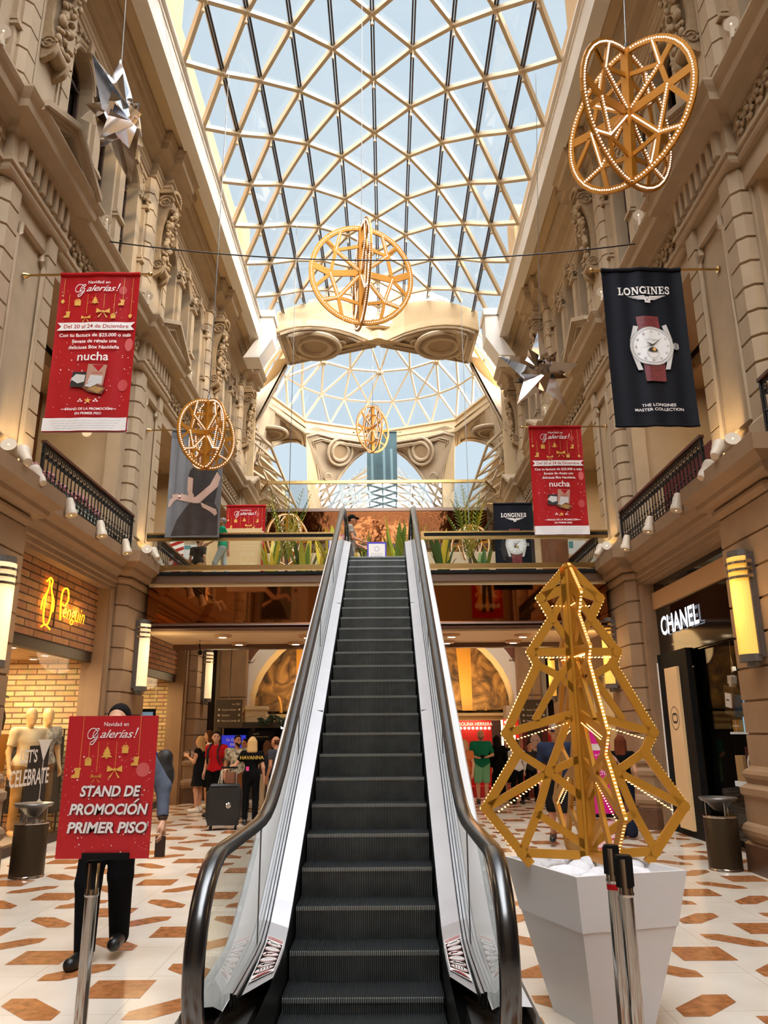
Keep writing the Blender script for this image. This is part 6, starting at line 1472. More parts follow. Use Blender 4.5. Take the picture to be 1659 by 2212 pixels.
def directory(px, py, y, label, w=.62, h=.62):
    p = at(px, py, Y=y); q = empty('directory_sign', p, label, 'sign'); MB().box(-w/2, w/2, 0, .04, -h/2, h/2).obj('panel', mat('sign_bronze', (74, 62, 50), .4), q); MB().tube([(0, .02, h/2), (0, .02, 4.15-p.z)], .012, 6).obj('hanger', STEELD, q)
    P = pr_(lambda u, v, z: Vector((u*w, -z, v*h)), .004); G = mat('sign_text', (216, 208, 196), .5)
    for k, t in enumerate(('1er. PISO', 'Acceso Córdoba', 'Ascensor', 'Patio de Comidas')): P.text(t, .42 if k == 0 else -.26, .30-.20*k, .10, G, align='RIGHT' if k == 0 else 'LEFT', sx=.8, bold=.01); P.rect(.36, .42, .30-.2*k, .37-.2*k, G) if k else None; P.rect(-.40, -.33, .30-.2*k, .37-.2*k, G) if k else None
    P.obj('lettering', q)
directory(494, 1541, 18.4, 'bronze directory sign hanging over the coffee kiosk'); directory(1152, 1541, 18.4, 'bronze directory sign seen through the golden tree near the perfume stand')
# red perfume stand with bulbs
RS = mat('stand_red', (176, 22, 24), .4); BU = mat('round_bulb', (255, 240, 210), .4, emit=(255, 228, 170), estr=6)
S0 = at(1020, 1650, Y=20.2); o = empty('perfume_stand', (S0.x, 20.2, 0), 'red perfume promotion stand with rows of round bulbs and white name lettering', 'stand')
zt = at(1020, 1556, Y=20.2).z; x0, x1 = at(960, 1600, Y=20.2).x-S0.x, at(1063, 1600, Y=20.2).x-S0.x; x2, x3 = at(1128, 1600, Y=20.2).x-S0.x, at(1215, 1600, Y=20.2).x-S0.x
MB().box(x0, x1, 0, .15, 0, zt).obj('panel', RS, o); MB().box(x2, x3, .0, .15, 0, zt).obj('panel', RS, o); MB().box(x1, x2, .5, .6, 0, zt).obj('back_panel', mat('stand_dark', (70, 30, 22), .5), o)
MB().box(x0, x3, -.5, .1, 0, .25).obj('plinth', RS, o); MB().box(x1+.3, x2-.05, .1, .3, zt-.45, zt+.02).obj('arch_top', RS, o)
P = pr_(lambda u, v, z: Vector((u, -z, v)), .004); P.text('CAROLINA HERRERA', (at(1022, 1600, Y=20.2).x-S0.x), zt-.13, .115, RIBW, bold=.01, sx=.92); P.obj('lettering', o)
def bulb(px, py): p = at(px, py, Y=20.1); MB().ball((p.x-S0.x, -.12, p.z), .033, 8, 6).obj('bulb', BU, o)
for k in range(8): bulb(995+8.8*k, 1573)
for k in range(4): bulb(1092+6*k, 1560); bulb(1092+6*k, 1574)
for k in range(6): bulb(1136, 1582+8*k)
for k in range(8): bulb(1035+9*k, 1700); bulb(1030+9*k, 1714)
for dx in (1088, 1114): p = at(dx, 1600, Y=20.0); MB().box(p.x-S0.x-.02, p.x-S0.x+.02, -.05, .0, p.z-.2, p.z+.5).obj('light_tube', BU, o)
point_light('stand_light', (S0.x, 19.6, 1.9), 30, (1, .6, .35), .3)
# face poster in the stand, magenta promotion totem, screen totem
p = at(1157, 1608, Y=19.6); q = empty('face_poster', (p.x, 19.6, 0), 'poster of a face with long dark hair beside the bulb frame of the perfume stand', 'poster'); zb_ = p.z
MB().box(-.32, .32, 0, .05, 0, zb_+.6).obj('panel', mat('poster_wine', (96, 30, 24), .5), q); P = pr_(lambda u, v, z: Vector((u, -z, zb_+v)), .004)
P.poly([(-.22, -.45), (-.17, .30), (0, .42), (.17, .30), (.22, -.45)], HAIRP); P.disc(0, .05, .13, .20, SKINP, 18); P.poly([(-.06, -.28), (.06, -.28), (.06, -.1), (-.06, -.1)], SKINP)
for u in (-.05, .05): P.disc(u, .09, .02, .01, INK, 8)
P.disc(0, -.06, .035, .012, mat('print_lips', (0, 0, 0)), 8); P.obj('portrait', q)
p = at(1292, 1640, Y=15.2); q = empty('promotion_totem', (p.x, 15.2, 0), 'magenta promotion totem behind the golden tree', 'totem'); MB().box(-.24, .24, 0, .08, 0, 1.78).obj('panel', mat('totem_magenta', (190, 26, 120), .4, emit=(190, 26, 120), estr=.35), q); MB().box(-.26, .26, -.02, .12, 0, .06).obj('foot', BLACK, q)
P = pr_(lambda u, v, z: Vector((u, -z, v)), .004); P.poly([(-.22, 1.18), (.22, 1.18), (.19, 1.24), (.22, 1.30), (-.22, 1.30), (-.19, 1.24)], RIBW); P.text('Galerías!', 0, 1.58, .13, RIBW, shear=.3)
for k, t in enumerate(('Con tu factura', 'llevate de regalo', 'una Box Navideña')): P.text(t, 0, 1.08-.075*k, .06, RIBW, bold=.01)
P.text('nucha', 0, .74, .15, RIBW, bold=.01); P.obj('printed_design', q)
p = at(352, 1610, Y=15.3); q = empty('screen_totem', (X(-1, 4.55), 15.2, 0), 'black framed screen showing a pale city view beside the second lamp pier', 'screen'); MB().box(-.26, .26, 0, .08, 0, 2.0).obj('casing', BLACK, q); MB().box(-.23, .23, -.006, 0, .7, 1.94).obj('display', mat('screen_city', (150, 180, 200), .3, noise=.6, nscale=5, emit=(120, 156, 186), estr=.4), q)
# desk sign at the escalator head, notices on the upper wall
p = at(814, 1174, Y=15.6); q = empty('notice_stand', (p.x, 15.6, 4.405), 'white notice with violet border standing at the head of the escalator', 'sign'); MB().box(-.20, .20, 0, .03, 0, .95).obj('panel', mat('notice_violet', (74, 64, 190), .5), q); P = pr_(lambda u, v, z: Vector((u, -z, v)), .004); P.rect(-.17, .17, .03, .91, RIBW); P.ring(0, .80, .045, .052, mat('notice_blue', (80, 110, 180), .5)); P.text('ESCALERAS', 0, .68, .05, GREYP); P.text('TURISTAS', 0, .62, .06, mat('notice_blue', (0, 0, 0)), bold=.01); P.rect(-.11, .11, .36, .41, mat('notice_pink', (226, 120, 140), .5)); P.obj('printed_design', q)
p = at(741, 1160, Y=15.8); q = empty('notice_stand', (p.x-.12, 15.45, 4.405), 'second violet-bordered notice half hidden by the escalator handrail', 'sign'); MB().box(-.16, .16, 0, .03, 0, 1.08).obj('panel', mat('notice_violet', (0, 0, 0)), q); MB().box(-.14, .14, -.004, 0, .03, 1.04).obj('sheet', RIBW, q)
b = MB(); b.box(X(-1, 4.35), X(-1, 2.9), 18.35, 18.45, 4.4, 6.4); trim(b, mat('upper_screen_wall', (206, 176, 128), .6))
p = at(380, 1205, Y=18.3); q = empty('extinguisher_sign', (p.x, 18.32, p.z), 'red and white striped fire extinguisher sign on the upper gallery wall', 'sign'); MB().box(-.17, .17, 0, .02, -.45, .45).obj('panel', RIBW, q); P = pr_(lambda u, v, z: Vector((u, -z, v)), .003)
for k in range(5): P.poly([(-.17, -.45+.18*k), (.17, -.33+.18*k), (.17, -.25+.18*k), (-.17, -.37+.18*k)], RED)
P.disc(0, .0, .09, .09, RED, 14); P.rect(-.06, .06, -.25, .05, RED); P.obj('printed_stripes', q)
p = at(405, 1190, Y=18.3); q = empty('wall_notice', (p.x+.1, 18.33, p.z), 'pale notice sheet on the upper gallery wall behind the man in black', 'notice'); MB().box(-.2, .2, 0, .01, -.2, .16).obj('sheet', mat('notice_pale', (206, 212, 212), .5), q); MB().box(-.19, -.03, -.004, 0, .05, .14).obj('header_print', mat('notice_teal', (60, 130, 140), .5), q)
p = at(1247, 1182, Y=15.6); q = empty('wall_notice', (p.x, 17.2, at(1247, 1182, Y=17.2).z), 'pale plan notice on the wood panel at the end of the footbridge', 'notice'); q.location.x = at(1247, 1182, Y=17.2).x; MB().box(-.2, .2, 0, .01, -.16, .16).obj('sheet', mat('notice_pale', (0, 0, 0)), q); MB().box(-.19, -.09, -.004, 0, -.02, .14).obj('header_print', mat('notice_teal', (0, 0, 0)), q)
b = MB(); b.box(X(1, 3.75), X(1, 4.35), 17.22, 17.3, 4.4, 6.0); trim(b, mat('wood_lining', (0, 0, 0)))
# camera on the soffit
p = at(432, 1385, Z=3.33); q = empty('security_camera', (p.x, max(p.y, 14.6), 3.334), 'small dark camera on a bracket under the footbridge soffit', 'camera'); MB().tube([(0, 0, 0), (0, 0, -.12), (.03, -.05, -.2)], .014, 6).obj('bracket', BLACK, q); MB().ball((.03, -.06, -.24), .05, 12, 8).obj('dome', BLACK, q); MB().box(-.02, .22, -.02, .02, -.05, -.02).obj('arm', mat('lamp_ring', (0, 0, 0)), q)
# ------------------------------------------------------------------ people
def surface_nets(vol, org, h):
    """isosurface of a sampled distance field; vertices per sign-changing cell, quads per sign-changing edge"""
    s = vol < 0; nx, ny, nz = vol.shape
    corners = [(i, j, k) for i in (0, 1) for j in (0, 1) for k in (0, 1)]
    C = np.stack([vol[i:nx-1+i, j:ny-1+j, k:nz-1+k] for i, j, k in corners], -1); S = C < 0
    act = S.any(-1) & ~S.all(-1); idx = -np.ones(act.shape, np.int64); cells = np.argwhere(act); idx[act] = np.arange(len(cells))
    Cv = C[act]; pos = np.zeros((len(cells), 3)); cnt = np.zeros(len(cells)); P = np.array(corners, float)
    for a in range(8):
        for b in range(a+1, 8):
            if np.abs(P[a]-P[b]).sum() != 1: continue
            m = (Cv[:, a] < 0) != (Cv[:, b] < 0); t = Cv[m, a]/(Cv[m, a]-Cv[m, b]); pos[m] += P[a]+(P[b]-P[a])*t[:, None]; cnt[m] += 1
    v = (cells+pos/cnt[:, None])*h+org; F = []
    for ax in range(3):
        o1, o2 = [(1, 2), (2, 0), (0, 1)][ax]
        sl0 = [slice(1, -1)]*3; sl1 = [slice(1, -1)]*3; sl0[ax] = slice(0, -1); sl1[ax] = slice(1, None)
        e = s[tuple(sl0)] != s[tuple(sl1)]; pts = np.argwhere(e); inside = s[tuple(sl0)][e]
        off = np.ones(3, int); off[ax] = 0; base = pts+off; q = []
        for da, db in ((-1, -1), (0, -1), (0, 0), (-1, 0)):
            c = base.copy(); c[:, o1] += da; c[:, o2] += db; q.append(idx[c[:, 0], c[:, 1], c[:, 2]])
        q = np.stack(q, 1); q[~inside] = q[~inside][:, ::-1]; F.append(q)
    F = np.concatenate(F); F = F[(F >= 0).all(1)]
    return v, F
class SDF:
    def __init__(s): s.p = []
    def cap(s, a, b, ra, rb=None, k=.03, sy=1.0, cut=None): s.p.append(('c', np.array(a, float), np.array(b, float), ra, ra if rb is None else rb, k, sy, cut)); return s
    def ell(s, c, r, k=.02, cut=None): s.p.append(('e', np.array(c, float), np.array(r, float), None, None, k, 1, cut)); return s
    def mesh(s, name, m, h=.011, clip=None):
        lo = np.min([np.minimum(p[1], p[2])-max(p[3], p[4])-.03 if p[0] == 'c' else p[1]-p[2]-.03 for p in s.p], 0); hi = np.max([np.maximum(p[1], p[2])+max(p[3], p[4])+.03 if p[0] == 'c' else p[1]+p[2]+.03 for p in s.p], 0)
        n = np.ceil((hi-lo)/h).astype(int)+1; vol = np.full(n, .2, np.float32); ax = [lo[i]+h*np.arange(n[i]) for i in range(3)]
        for t, a, b, ra, rb, k, sy, cut in s.p:
            if t == 'c': l = np.minimum(a, b)-max(ra, rb)-.07; u = np.maximum(a, b)+max(ra, rb)+.07
            else: l = a-b-.07; u = a+b+.07
            i0 = np.maximum(((l-lo)/h).astype(int), 0); i1 = np.minimum(np.ceil((u-lo)/h).astype(int)+1, n)
            X_, Y_, Z_ = np.meshgrid(*[ax[i][i0[i]:i1[i]] for i in range(3)], indexing='ij')
            if t == 'c':
                d = b-a; px, py, pz = X_-a[0], (Y_-a[1])/sy, Z_-a[2]; dd = np.array([d[0], d[1]/sy, d[2]]); L = max(dd@dd, 1e-9)
                tt = np.clip((px*dd[0]+py*dd[1]+pz*dd[2])/L, 0, 1); D = np.sqrt((px-tt*dd[0])**2+(py-tt*dd[1])**2+(pz-tt*dd[2])**2)-(ra+(rb-ra)*tt)
            else:
                q = np.sqrt(((X_-a[0])/b[0])**2+((Y_-a[1])/b[1])**2+((Z_-a[2])/b[2])**2); D = (q-1)*min(b)
            if cut is not None:
                for pt, nr in cut: D = np.maximum(D, (X_-pt[0])*nr[0]+(Y_-pt[1])*nr[1]+(Z_-pt[2])*nr[2])
            sub = vol[i0[0]:i1[0], i0[1]:i1[1], i0[2]:i1[2]]
            hh = np.clip(.5+.5*(sub-D)/k, 0, 1); vol[i0[0]:i1[0], i0[1]:i1[1], i0[2]:i1[2]] = sub*(1-hh)+D*hh-k*hh*(1-hh)
        if clip:
            X_, Y_, Z_ = np.meshgrid(*ax, indexing='ij')
            for pt, nr in clip: vol = np.maximum(vol, (X_-pt[0])*nr[0]+(Y_-pt[1])*nr[1]+(Z_-pt[2])*nr[2])
        v, F = surface_nets(vol, lo, h)
        me = bpy.data.meshes.new(name); me.from_pydata(v.tolist(), [], F.tolist()); me.materials.append(m); me.polygons.foreach_set('use_smooth', [True]*len(me.polygons)); me.update(); return me
def link(me, name, parent): o = bpy.data.objects.new(name, me); COL.objects.link(o); o.parent = parent; return o
SK = {'a': mat('skin_light', (206, 154, 122), .55), 'b': mat('skin_tan', (176, 118, 84), .55), 'c': mat('skin_deep', (120, 76, 52), .55)}
CL = lambda n, c, **k: mat('cloth_'+n, c, .9, spec=.12, **k)
HAIR = {'dark': mat('hair_dark', (24, 17, 14), .85, spec=.15), 'brown': mat('hair_brown', (84, 52, 30), .85, spec=.15), 'auburn': mat('hair_auburn', (96, 44, 22), .85, spec=.15), 'blond': mat('hair_blond', (190, 152, 100), .85, spec=.15), 'grey': mat('hair_grey', (120, 108, 98), .6)}
V3 = lambda *a: np.array(a, float)
def lerp_(a, b, t): return a+(b-a)*t
def person(loc, rz, H, label, skin='a', hair='dark', hairlen=0, top=None, sleeve=.5, hem=.86, collar=False, legs='trousers', legm=None, shoe=None, stride=.0, arms=None, head_turn=0, lean=0, fat=1.0, female=False, hair_bald=False, beard=None, cap=None, glasses=False, dress_hem=None, name='person', cat='person', faceless=False, h=.011, cuff=.10, feet_spread=.10, extra=None, group=None, legw=1.0):
    f = H/1.75; o = empty(name, loc, label, cat, group, rz)
    S = lambda *a: V3(*a)*f
    sh = .172 if female else .195; hp = .092
    pel = S(0, 0, .95); ch = S(0, .02+lean, 1.27); nk = S(0, .01+lean*1.3, 1.46); hd = S(0, .045+lean*1.5, 1.615)
    L = {}
    for sx, sd, st in ((-1, 'l', stride), (1, 'r', -stride)):
        hip = S(sx*hp, 0, .90); an = S(sx*feet_spread, st, .09+(.06 if st < -.1 else 0)); kn = lerp_(hip, an, .5)+S(sx*.008, .035+abs(st)*.12, .02)
        shd = S(sx*sh, lean*1.1, 1.40)
        e, w_ = (arms or {}).get(sd, ((sx*.055, -.03, -.27), (sx*.06, .05, -.51)))
        L[sd] = (hip, kn, an, shd, shd+S(*e), shd+S(*w_), sx)
    b = SDF(); g = fat
    b.cap(S(-.06, 0, .95), S(.06, 0, .95), .115*f*g, k=.05, sy=.85).cap(S(0, .0, 1.0), ch, .115*f*g, .125*f*g, k=.05, sy=.78).cap(S(-.09, lean*.9, 1.32), S(.09, lean*.9, 1.32), .095*f*g, k=.05, sy=.85).cap(L['l'][3], L['r'][3], .058*f, k=.05).cap(nk-S(0, 0, .05), hd-S(0, .02, .05), .052*f, k=.03)
    if fat > 1.15: b.cap(S(0, .05, 1.02), S(0, .06, 1.14), .15*f, k=.06, sy=.9)
    if female: b.cap(S(-.075, .075+lean, 1.27), S(.075, .075+lean, 1.27), .055*f, k=.04)
    ct, sn_ = cos(head_turn), sin(head_turn); R_ = lambda x, y, z: hd+S(x*ct-y*sn_, x*sn_+y*ct, z)
    b.ell(hd+S(0, -.01, .03), S(.076, .094, .098), k=.03).cap(R_(0, .03, -.03), R_(0, .045, -.075), .055*f, .040*f, k=.04)
    if not faceless:
        b.cap(R_(0, .092, .02), R_(0, .108, -.018), .011*f, .015*f, k=.015)
        for sx in (-1, 1): b.ell(R_(sx*.078, -.005, .0), S(.016, .024, .032), k=.01)
        b.cap(R_(-.016, .092, -.055), R_(.016, .092, -.055), .010*f, k=.012).cap(R_(-.034, .082, .038), R_(.034, .082, .038), .012*f, k=.015)
    for sd in 'lr':
        hip, kn, an, shd, el, wr, sx = L[sd]
        b.cap(hip, kn, .083*f*min(g, 1.15), .056*f, k=.04).cap(kn, an, .054*f, .036*f, k=.03).cap(lerp_(kn, an, .15)+S(0, -.02, 0), lerp_(kn, an, .45)+S(0, -.015, 0), .044*f, .04*f, k=.03)
        b.cap(an-S(0, .03, .04), an+S(sx*.02, .15, -.055), .036*f, .032*f, k=.03)
        b.cap(shd, el, .050*f, .038*f, k=.04).cap(el, wr, .038*f, .026*f, k=.02)
        d = (wr-el)/np.linalg.norm(wr-el); out = np.cross(d, V3(0, 1, 0)); out = out/(np.linalg.norm(out)+1e-6)*sx; fw = np.cross(d, out); fw /= np.linalg.norm(fw)+1e-6
        if fw[1] < 0: fw = -fw
        pm = wr+d*.075*f; b.cap(wr+d*.02*f+fw*.012*f, pm+fw*.022*f, .022*f, .021*f, k=.015).cap(wr+d*.02*f-fw*.012*f, pm-fw*.022*f, .022*f, .021*f, k=.015)
        for q, ln in zip((-1.5, -.5, .5, 1.5), (.066, .082, .088, .076)):
            k0 = pm+fw*q*.0205*f; k1 = k0+(d*.62-out*.10)*ln*f; b.cap(k0, k1, .0105*f, .010*f, k=.006); b.cap(k1, k1+(d*.30-out*.40)*ln*f*.75, .010*f, .0085*f, k=.006)
        b.cap(wr+d*.03*f+fw*.022*f, wr+d*.065*f+fw*.052*f-out*.012*f, .013*f, .011*f, k=.01).cap(wr+d*.065*f+fw*.052*f-out*.012*f, wr+d*.095*f+fw*.05*f-out*.02*f, .0105*f, .009*f, k=.006)
    link(b.mesh('body', SK[skin] if skin in SK else skin, h), 'body', o)
    up = V3(0, 0, 1)
    if top is not None:
        t = SDF(); e = .016*f; hemz = (dress_hem or hem)*f
        t.cap(S(-.06, 0, .97), S(.06, 0, .97), .118*f*g+e, k=.05, sy=.88).cap(S(0, 0, 1.0), ch, .118*f*g+e, .128*f*g+e, k=.05, sy=.82).cap(S(-.09, lean*.9, 1.32), S(.09, lean*.9, 1.32), .097*f*g+e, k=.05, sy=.88).cap(L['l'][3], L['r'][3], .062*f+e*.8, k=.05)
        if fat > 1.15: t.cap(S(0, .05, 1.02), S(0, .06, 1.14), .15*f+e, k=.06, sy=.9)
        if female: t.cap(S(-.075, .075+lean, 1.27), S(.075, .075+lean, 1.27), .055*f+e, k=.04)
        if dress_hem: t.cap(S(0, 0, 1.05), S(0, 0, dress_hem), .145*f, .21*f, k=.05, sy=.95)
        for sd in 'lr':
            hip, kn, an, shd, el, wr, sx = L[sd]
            if sleeve > 0:
                a, c, tt = (shd, el, sleeve) if sleeve <= 1 else (shd, el, 1.0); dn = (el-shd)/np.linalg.norm(el-shd); t.cap(shd, lerp_(shd, el, min(tt*1.1, 1)), .056*f+e*.7, .050*f+e*.6, k=.04, cut=[(lerp_(shd, el, tt), dn)] if sleeve <= 1 else None)
                if sleeve > 1: d2 = (wr-el)/np.linalg.norm(wr-el); t.cap(el, wr, .042*f+e*.6, .034*f+e*.4, k=.03, cut=[(lerp_(el, wr, min(sleeve-1, .96)), d2)])
        if collar: t.cap(nk-S(.035, -.01, .035), nk+S(.035, .01, -.035), .058*f, k=.02)
        link(t.mesh('dress' if dress_hem else 'shirt', top, h, [(V3(0, 0, hemz), -up), (V3(0, 0, 1.475*f), up)]), 'dress' if dress_hem else 'shirt', o)
    if legm is not None:
        t = SDF(); e = .014*f; t.cap(S(-.06, 0, .95), S(.06, 0, .95), .117*f*g+e, k=.05, sy=.88); zc = .48 if legs == 'shorts' else (cuff if legs != 'flared' else .03)
        for sd in 'lr':
            hip, kn, an, *_r = L[sd]; fl = {'shorts': (.10, .088), 'trousers': (.088, .068), 'flared': (.09, .062)}[legs]
            t.cap(hip, kn, fl[0]*f*min(g, 1.15)*min(legw, 1.12)+e*.4, fl[1]*f*legw+e*.3, k=.03)
            if legs != 'shorts': t.cap(kn, an+S(0, -.01, -.03), fl[1]*f*legw+e*.2, (.054*legw if legs == 'trousers' else .095)*f, k=.02)
        link(t.mesh('shorts' if legs == 'shorts' else 'trousers', legm, h, [(V3(0, 0, zc*f), -up), (V3(0, 0, 1.02*f), up)]), 'shorts' if legs == 'shorts' else 'trousers', o)
    if shoe is not None:
        for sd in 'lr':
            an, sx = L[sd][2], L[sd][6]; t = SDF(); t.cap(an-S(0, .045, .04), an+S(sx*.025, .17, -.050), .052*f, .046*f, k=.02).cap(an-S(0, .01, .03), an+S(0, -.01, .02), .046*f, .044*f, k=.02)
            link(t.mesh('shoe', shoe, h*.9, [(an-S(0, 0, .09), -up)]), 'shoe', o)
    if hair and not faceless:
        t = SDF(); 
        if not hair_bald: t.ell(hd+S(0, -.022, .042), S(.086, .102, .104), k=.02, cut=[(R_(0, .040, .066), V3(-sn_*.8, ct*.8, -.55))])
        else: t.ell(hd+S(0, -.03, .02), S(.082, .094, .085), k=.02, cut=[(R_(0, .0, .0), V3(-sn_, ct, 0)), (hd+S(0, 0, .06), V3(0, 0, 1))])
        if hairlen:
            for q in (-.045, 0, .045): t.cap(R_(q, -.06, .03), R_(q*1.5, -.095, -hairlen), .055*f, .045*f, k=.03)
            if hairlen > .1:
                for sx in (-1, 1): t.cap(R_(sx*.07, -.02, .02), R_(sx*.085, -.03, -hairlen*.8), .028*f, .03*f, k=.03)
        link(t.mesh('hair', HAIR[hair], h), 'hair', o)
    if beard: t = SDF(); t.cap(R_(-.045, .045, -.05), R_(.045, .045, -.05), .032*f, k=.02).cap(R_(0, .06, -.07), R_(0, .06, -.10), .042*f, .03*f, k=.02); link(t.mesh('beard', HAIR[beard], h*.8), 'beard', o)
    if cap: t = SDF(); t.ell(hd+S(0, -.012, .055), S(.092, .108, .095), k=.02, cut=[(hd+S(0, 0, .045), V3(0, 0, -1))]).cap(R_(-.04, .11, .055), R_(.04, .11, .055), .045*f, k=.02, cut=[(hd+S(0, 0, .066), V3(0, 0, 1)), (hd+S(0, 0, .048), V3(0, 0, -1))]); link(t.mesh('cap', cap, h*.8), 'cap', o)
    if not faceless:
        m_ = MB()
        for sx in (-1, 1):
            m_ = MB(); c = R_(sx*.031, .088, .022); m_.ball(c, .011*f, 8, 5, (1.3, .7, .7)); m_.obj('eye', INK, o)
            m_ = MB(); c = R_(sx*.032, .094, .043); m_.box(c[0]-.018*f, c[0]+.018*f, c[1]-.006, c[1]+.006, c[2]-.004, c[2]+.004); m_.obj('eyebrow', HAIR[hair] if hair else INK, o)
        m_ = MB(); c = R_(0, .100, -.055); m_.ball(c, .018*f, 8, 4, (1.2, .35, .28)); m_.obj('mouth', mat('lips', (140, 70, 60), .6), o)
        if glasses:
            m_ = MB()
            for sx in (-1, 1): c = R_(sx*.034, .103, .022); m_.ball(c, .028*f, 10, 6, (1.05, .35, .75))
            m_.bar(R_(-.08, .0, .028), R_(-.06, .1, .028), .012, .004); m_.bar(R_(.08, .0, .028), R_(.06, .1, .028), .012, .004); m_.box(*sorted((R_(-.01, 0, 0)[0], R_(.01, 0, 0)[0])), R_(0, .1, 0)[1], R_(0, .11, 0)[1], hd[2]+.022*f, hd[2]+.032*f); m_.obj('sunglasses', BLKGL, o)
    o['_h'] = 0; del o['_h']
    return o, L, f
def put(px, ytop, Y, z0=0.0):
    p = at(px, ytop, Y=Y); return (p.x, Y, z0), p.z-z0
BLKC = CL('black', (9, 9, 9)); JEANB = CL('black_jeans', (10, 10, 11)); WSH = mat('shoe_white', (222, 218, 210), .6); BSH = mat('shoe_black', (16, 15, 15), .4)
R180 = pi
# man behind the red sign, walking toward the viewer
loc, H = put(263, 1522, 6.15); ARM = {'l': ((-.09, -.04, -.27), (-.12, .06, -.50)), 'r': ((.09, .0, -.27), (.10, .08, -.50))}
ARM = {'l': ((-.16, -.03, -.25), (-.20, .07, -.48)), 'r': ((.08, .0, -.27), (.06, .10, -.48))}
fm_, L_, f_ = person(loc, R180, H, 'person in black trousers and boots walking behind the red sign, holding a dark wallet', skin='a', hair='dark', top=CL('denim_grey', (92, 98, 112), noise=.25, nscale=14), sleeve=1.9, hem=.84, legs='trousers', legm=JEANB, shoe=BSH, stride=-.13, arms=ARM, h=.0085, cuff=.07, feet_spread=.075, legw=1.28)
wr = Vector(loc)+Matrix.Rotation(R180, 3, 'Z') @ Vector(L_['l'][5])
q = empty('wallet', (wr.x+.01, wr.y-.055, wr.z-.17), 'dark wallet in the hand of the person behind the red sign', 'wallet'); MB().box(-.035, .035, -.012, .012, -.07, .07).obj('cover', mat('wallet_brown', (48, 26, 16), .5), q)
MB().lathe([(.034, -.012), (.036, 0), (.034, .012)], tuple(L_['l'][5]+V3(0, 0, .02)), 14).obj('wristwatch', mat('watch_strap', (70, 44, 26), .5), fm_)
# person with blue shirt and backpack farther back
loc, H = put(322, 1585, 11.9); person(loc, radians(80), H, 'person in a blue shirt wearing a black backpack, mostly hidden behind the red sign', top=CL('royal_blue', (28, 44, 130)), legm=JEANB, shoe=BSH, sleeve=.6)
q = empty('backpack', (loc[0]+.24, 11.9, H*.58), 'black backpack on the person in the blue shirt', 'backpack'); sd_ = SDF(); sd_.cap((0, 0, .10), (.02, 0, .42), .13, .12, k=.05).cap((.08, 0, .1), (.08, 0, .22), .09, k=.05); link(sd_.mesh('bag', mat('bag_black', (15, 15, 17), .6, bump=.2), .014), 'bag', q); q.location.z = .78; MB().box(.17, .185, -.006, .006, .12, .2).obj('zip_pull', STEELD, q)
# waiting group
loc, H = put(436, 1590, 16.6); PH = {'l': ((-.06, .03, -.25), (.05, .28, -.12)), 'r': ((.05, .05, -.26), (-.06, .28, -.14))}
person(loc, radians(72), H, 'person in a short black dotted dress and white sneakers looking at a phone', hair='blond', hairlen=.22, top=CL('black_dots', (24, 24, 26), noise=.0), sleeve=0, dress_hem=.60, shoe=WSH, arms=PH, female=True, feet_spread=.07)
q = empty('mobile_phone', (at(411, 1627, Y=16.55).x, 16.55, at(411, 1627, Y=16.55).z), 'phone held up by the person in the dotted dress', 'phone'); MB().box(-.008, .008, -.035, .035, -.07, .07).obj('casing', BLKGL, q)
loc, H = put(455, 1578, 17.4); person(loc, radians(100), H, 'person in a white top with brown hair behind the one in the dotted dress', hair='brown', hairlen=.14, top=CL('white_top', (222, 214, 202)), sleeve=.4, legs='shorts', legm=BLKC, shoe=WSH, female=True)
loc, H = put(470, 1580, 15.8); rm_, _L, _f2 = person(loc, radians(160), H, 'person in a red polo shirt and black trousers with backpack straps', top=CL('polo_red', (178, 24, 30)), collar=True, legm=BLKC, shoe=BSH, head_turn=radians(35), sleeve=.75, hem=.88)
b = MB()
for sx in (-1, 1): b.tube([(sx*.11*_f2, -.10, 1.46*_f2), (sx*.115*_f2, .05, 1.475*_f2), (sx*.12*_f2, .135, 1.38*_f2), (sx*.13*_f2, .14, 1.2*_f2), (sx*.16*_f2, .08, 1.08*_f2)], .022, 6)
b.obj('backpack_strap', mat('bag_black', (0, 0, 0)), rm_)
loc, H = put(514, 1588, 15.6); person(loc, radians(190), H, 'bearded person in a black and cream leaf-patterned shirt and brown shorts', skin='b', beard='dark', top=mat('cloth_leaf', (16, 15, 15), .8, noise=1, nscale=16, ramp=(206, 190, 156)), legs='shorts', legm=CL('brown_shorts', (112, 66, 36)), shoe=BSH, head_turn=radians(30), sleeve=.7)
loc, H = put(532, 1596, 16.8); person(loc, radians(150), H, 'person whose face shows between the bearded one and the staff member', skin='b', top=CL('cream_patterned', (196, 180, 150), noise=.6, nscale=18), legm=BLKC, shoe=BSH)
loc, H = put(546, 1592, 14.4); AR = {'l': ((-.16, .02, -.22), (-.34, .14, -.30)), 'r': ((.07, .0, -.27), (.09, .08, -.50))}
hv, _L, _f2 = person(loc, radians(8), H, 'staff member with fair hair in black tee lettered HAVANNA reaching for the suitcase handle', hair='blond', hairlen=.15, top=BLKC, legm=JEANB, shoe=BSH, arms=AR, female=True, sleeve=.6, hem=.82)
P = pr_(lambda u, v, z: Vector((u, -.125*_f2-z-.012, v)), .004, .001); P.text('HAVANNA', 0, 1.30*_f2, .085, mat('letter_gold', (196, 160, 60), .6), bold=.015); P.obj('back_lettering', hv); MB().box(-.09, -.04, -.16, -.15, .90, .97).obj('pocket_tag', mat('tag_pink', (226, 60, 130), .6), hv)
loc, H = put(578, 1600, 16.2); person(loc, radians(10), H, 'person with long brown hair and dark clothes seen from behind beside the escalator', hair='brown', hairlen=.2, top=CL('charcoal', (44, 42, 44)), legm=CL('beige_trousers', (176, 150, 116)), shoe=WSH, female=True)
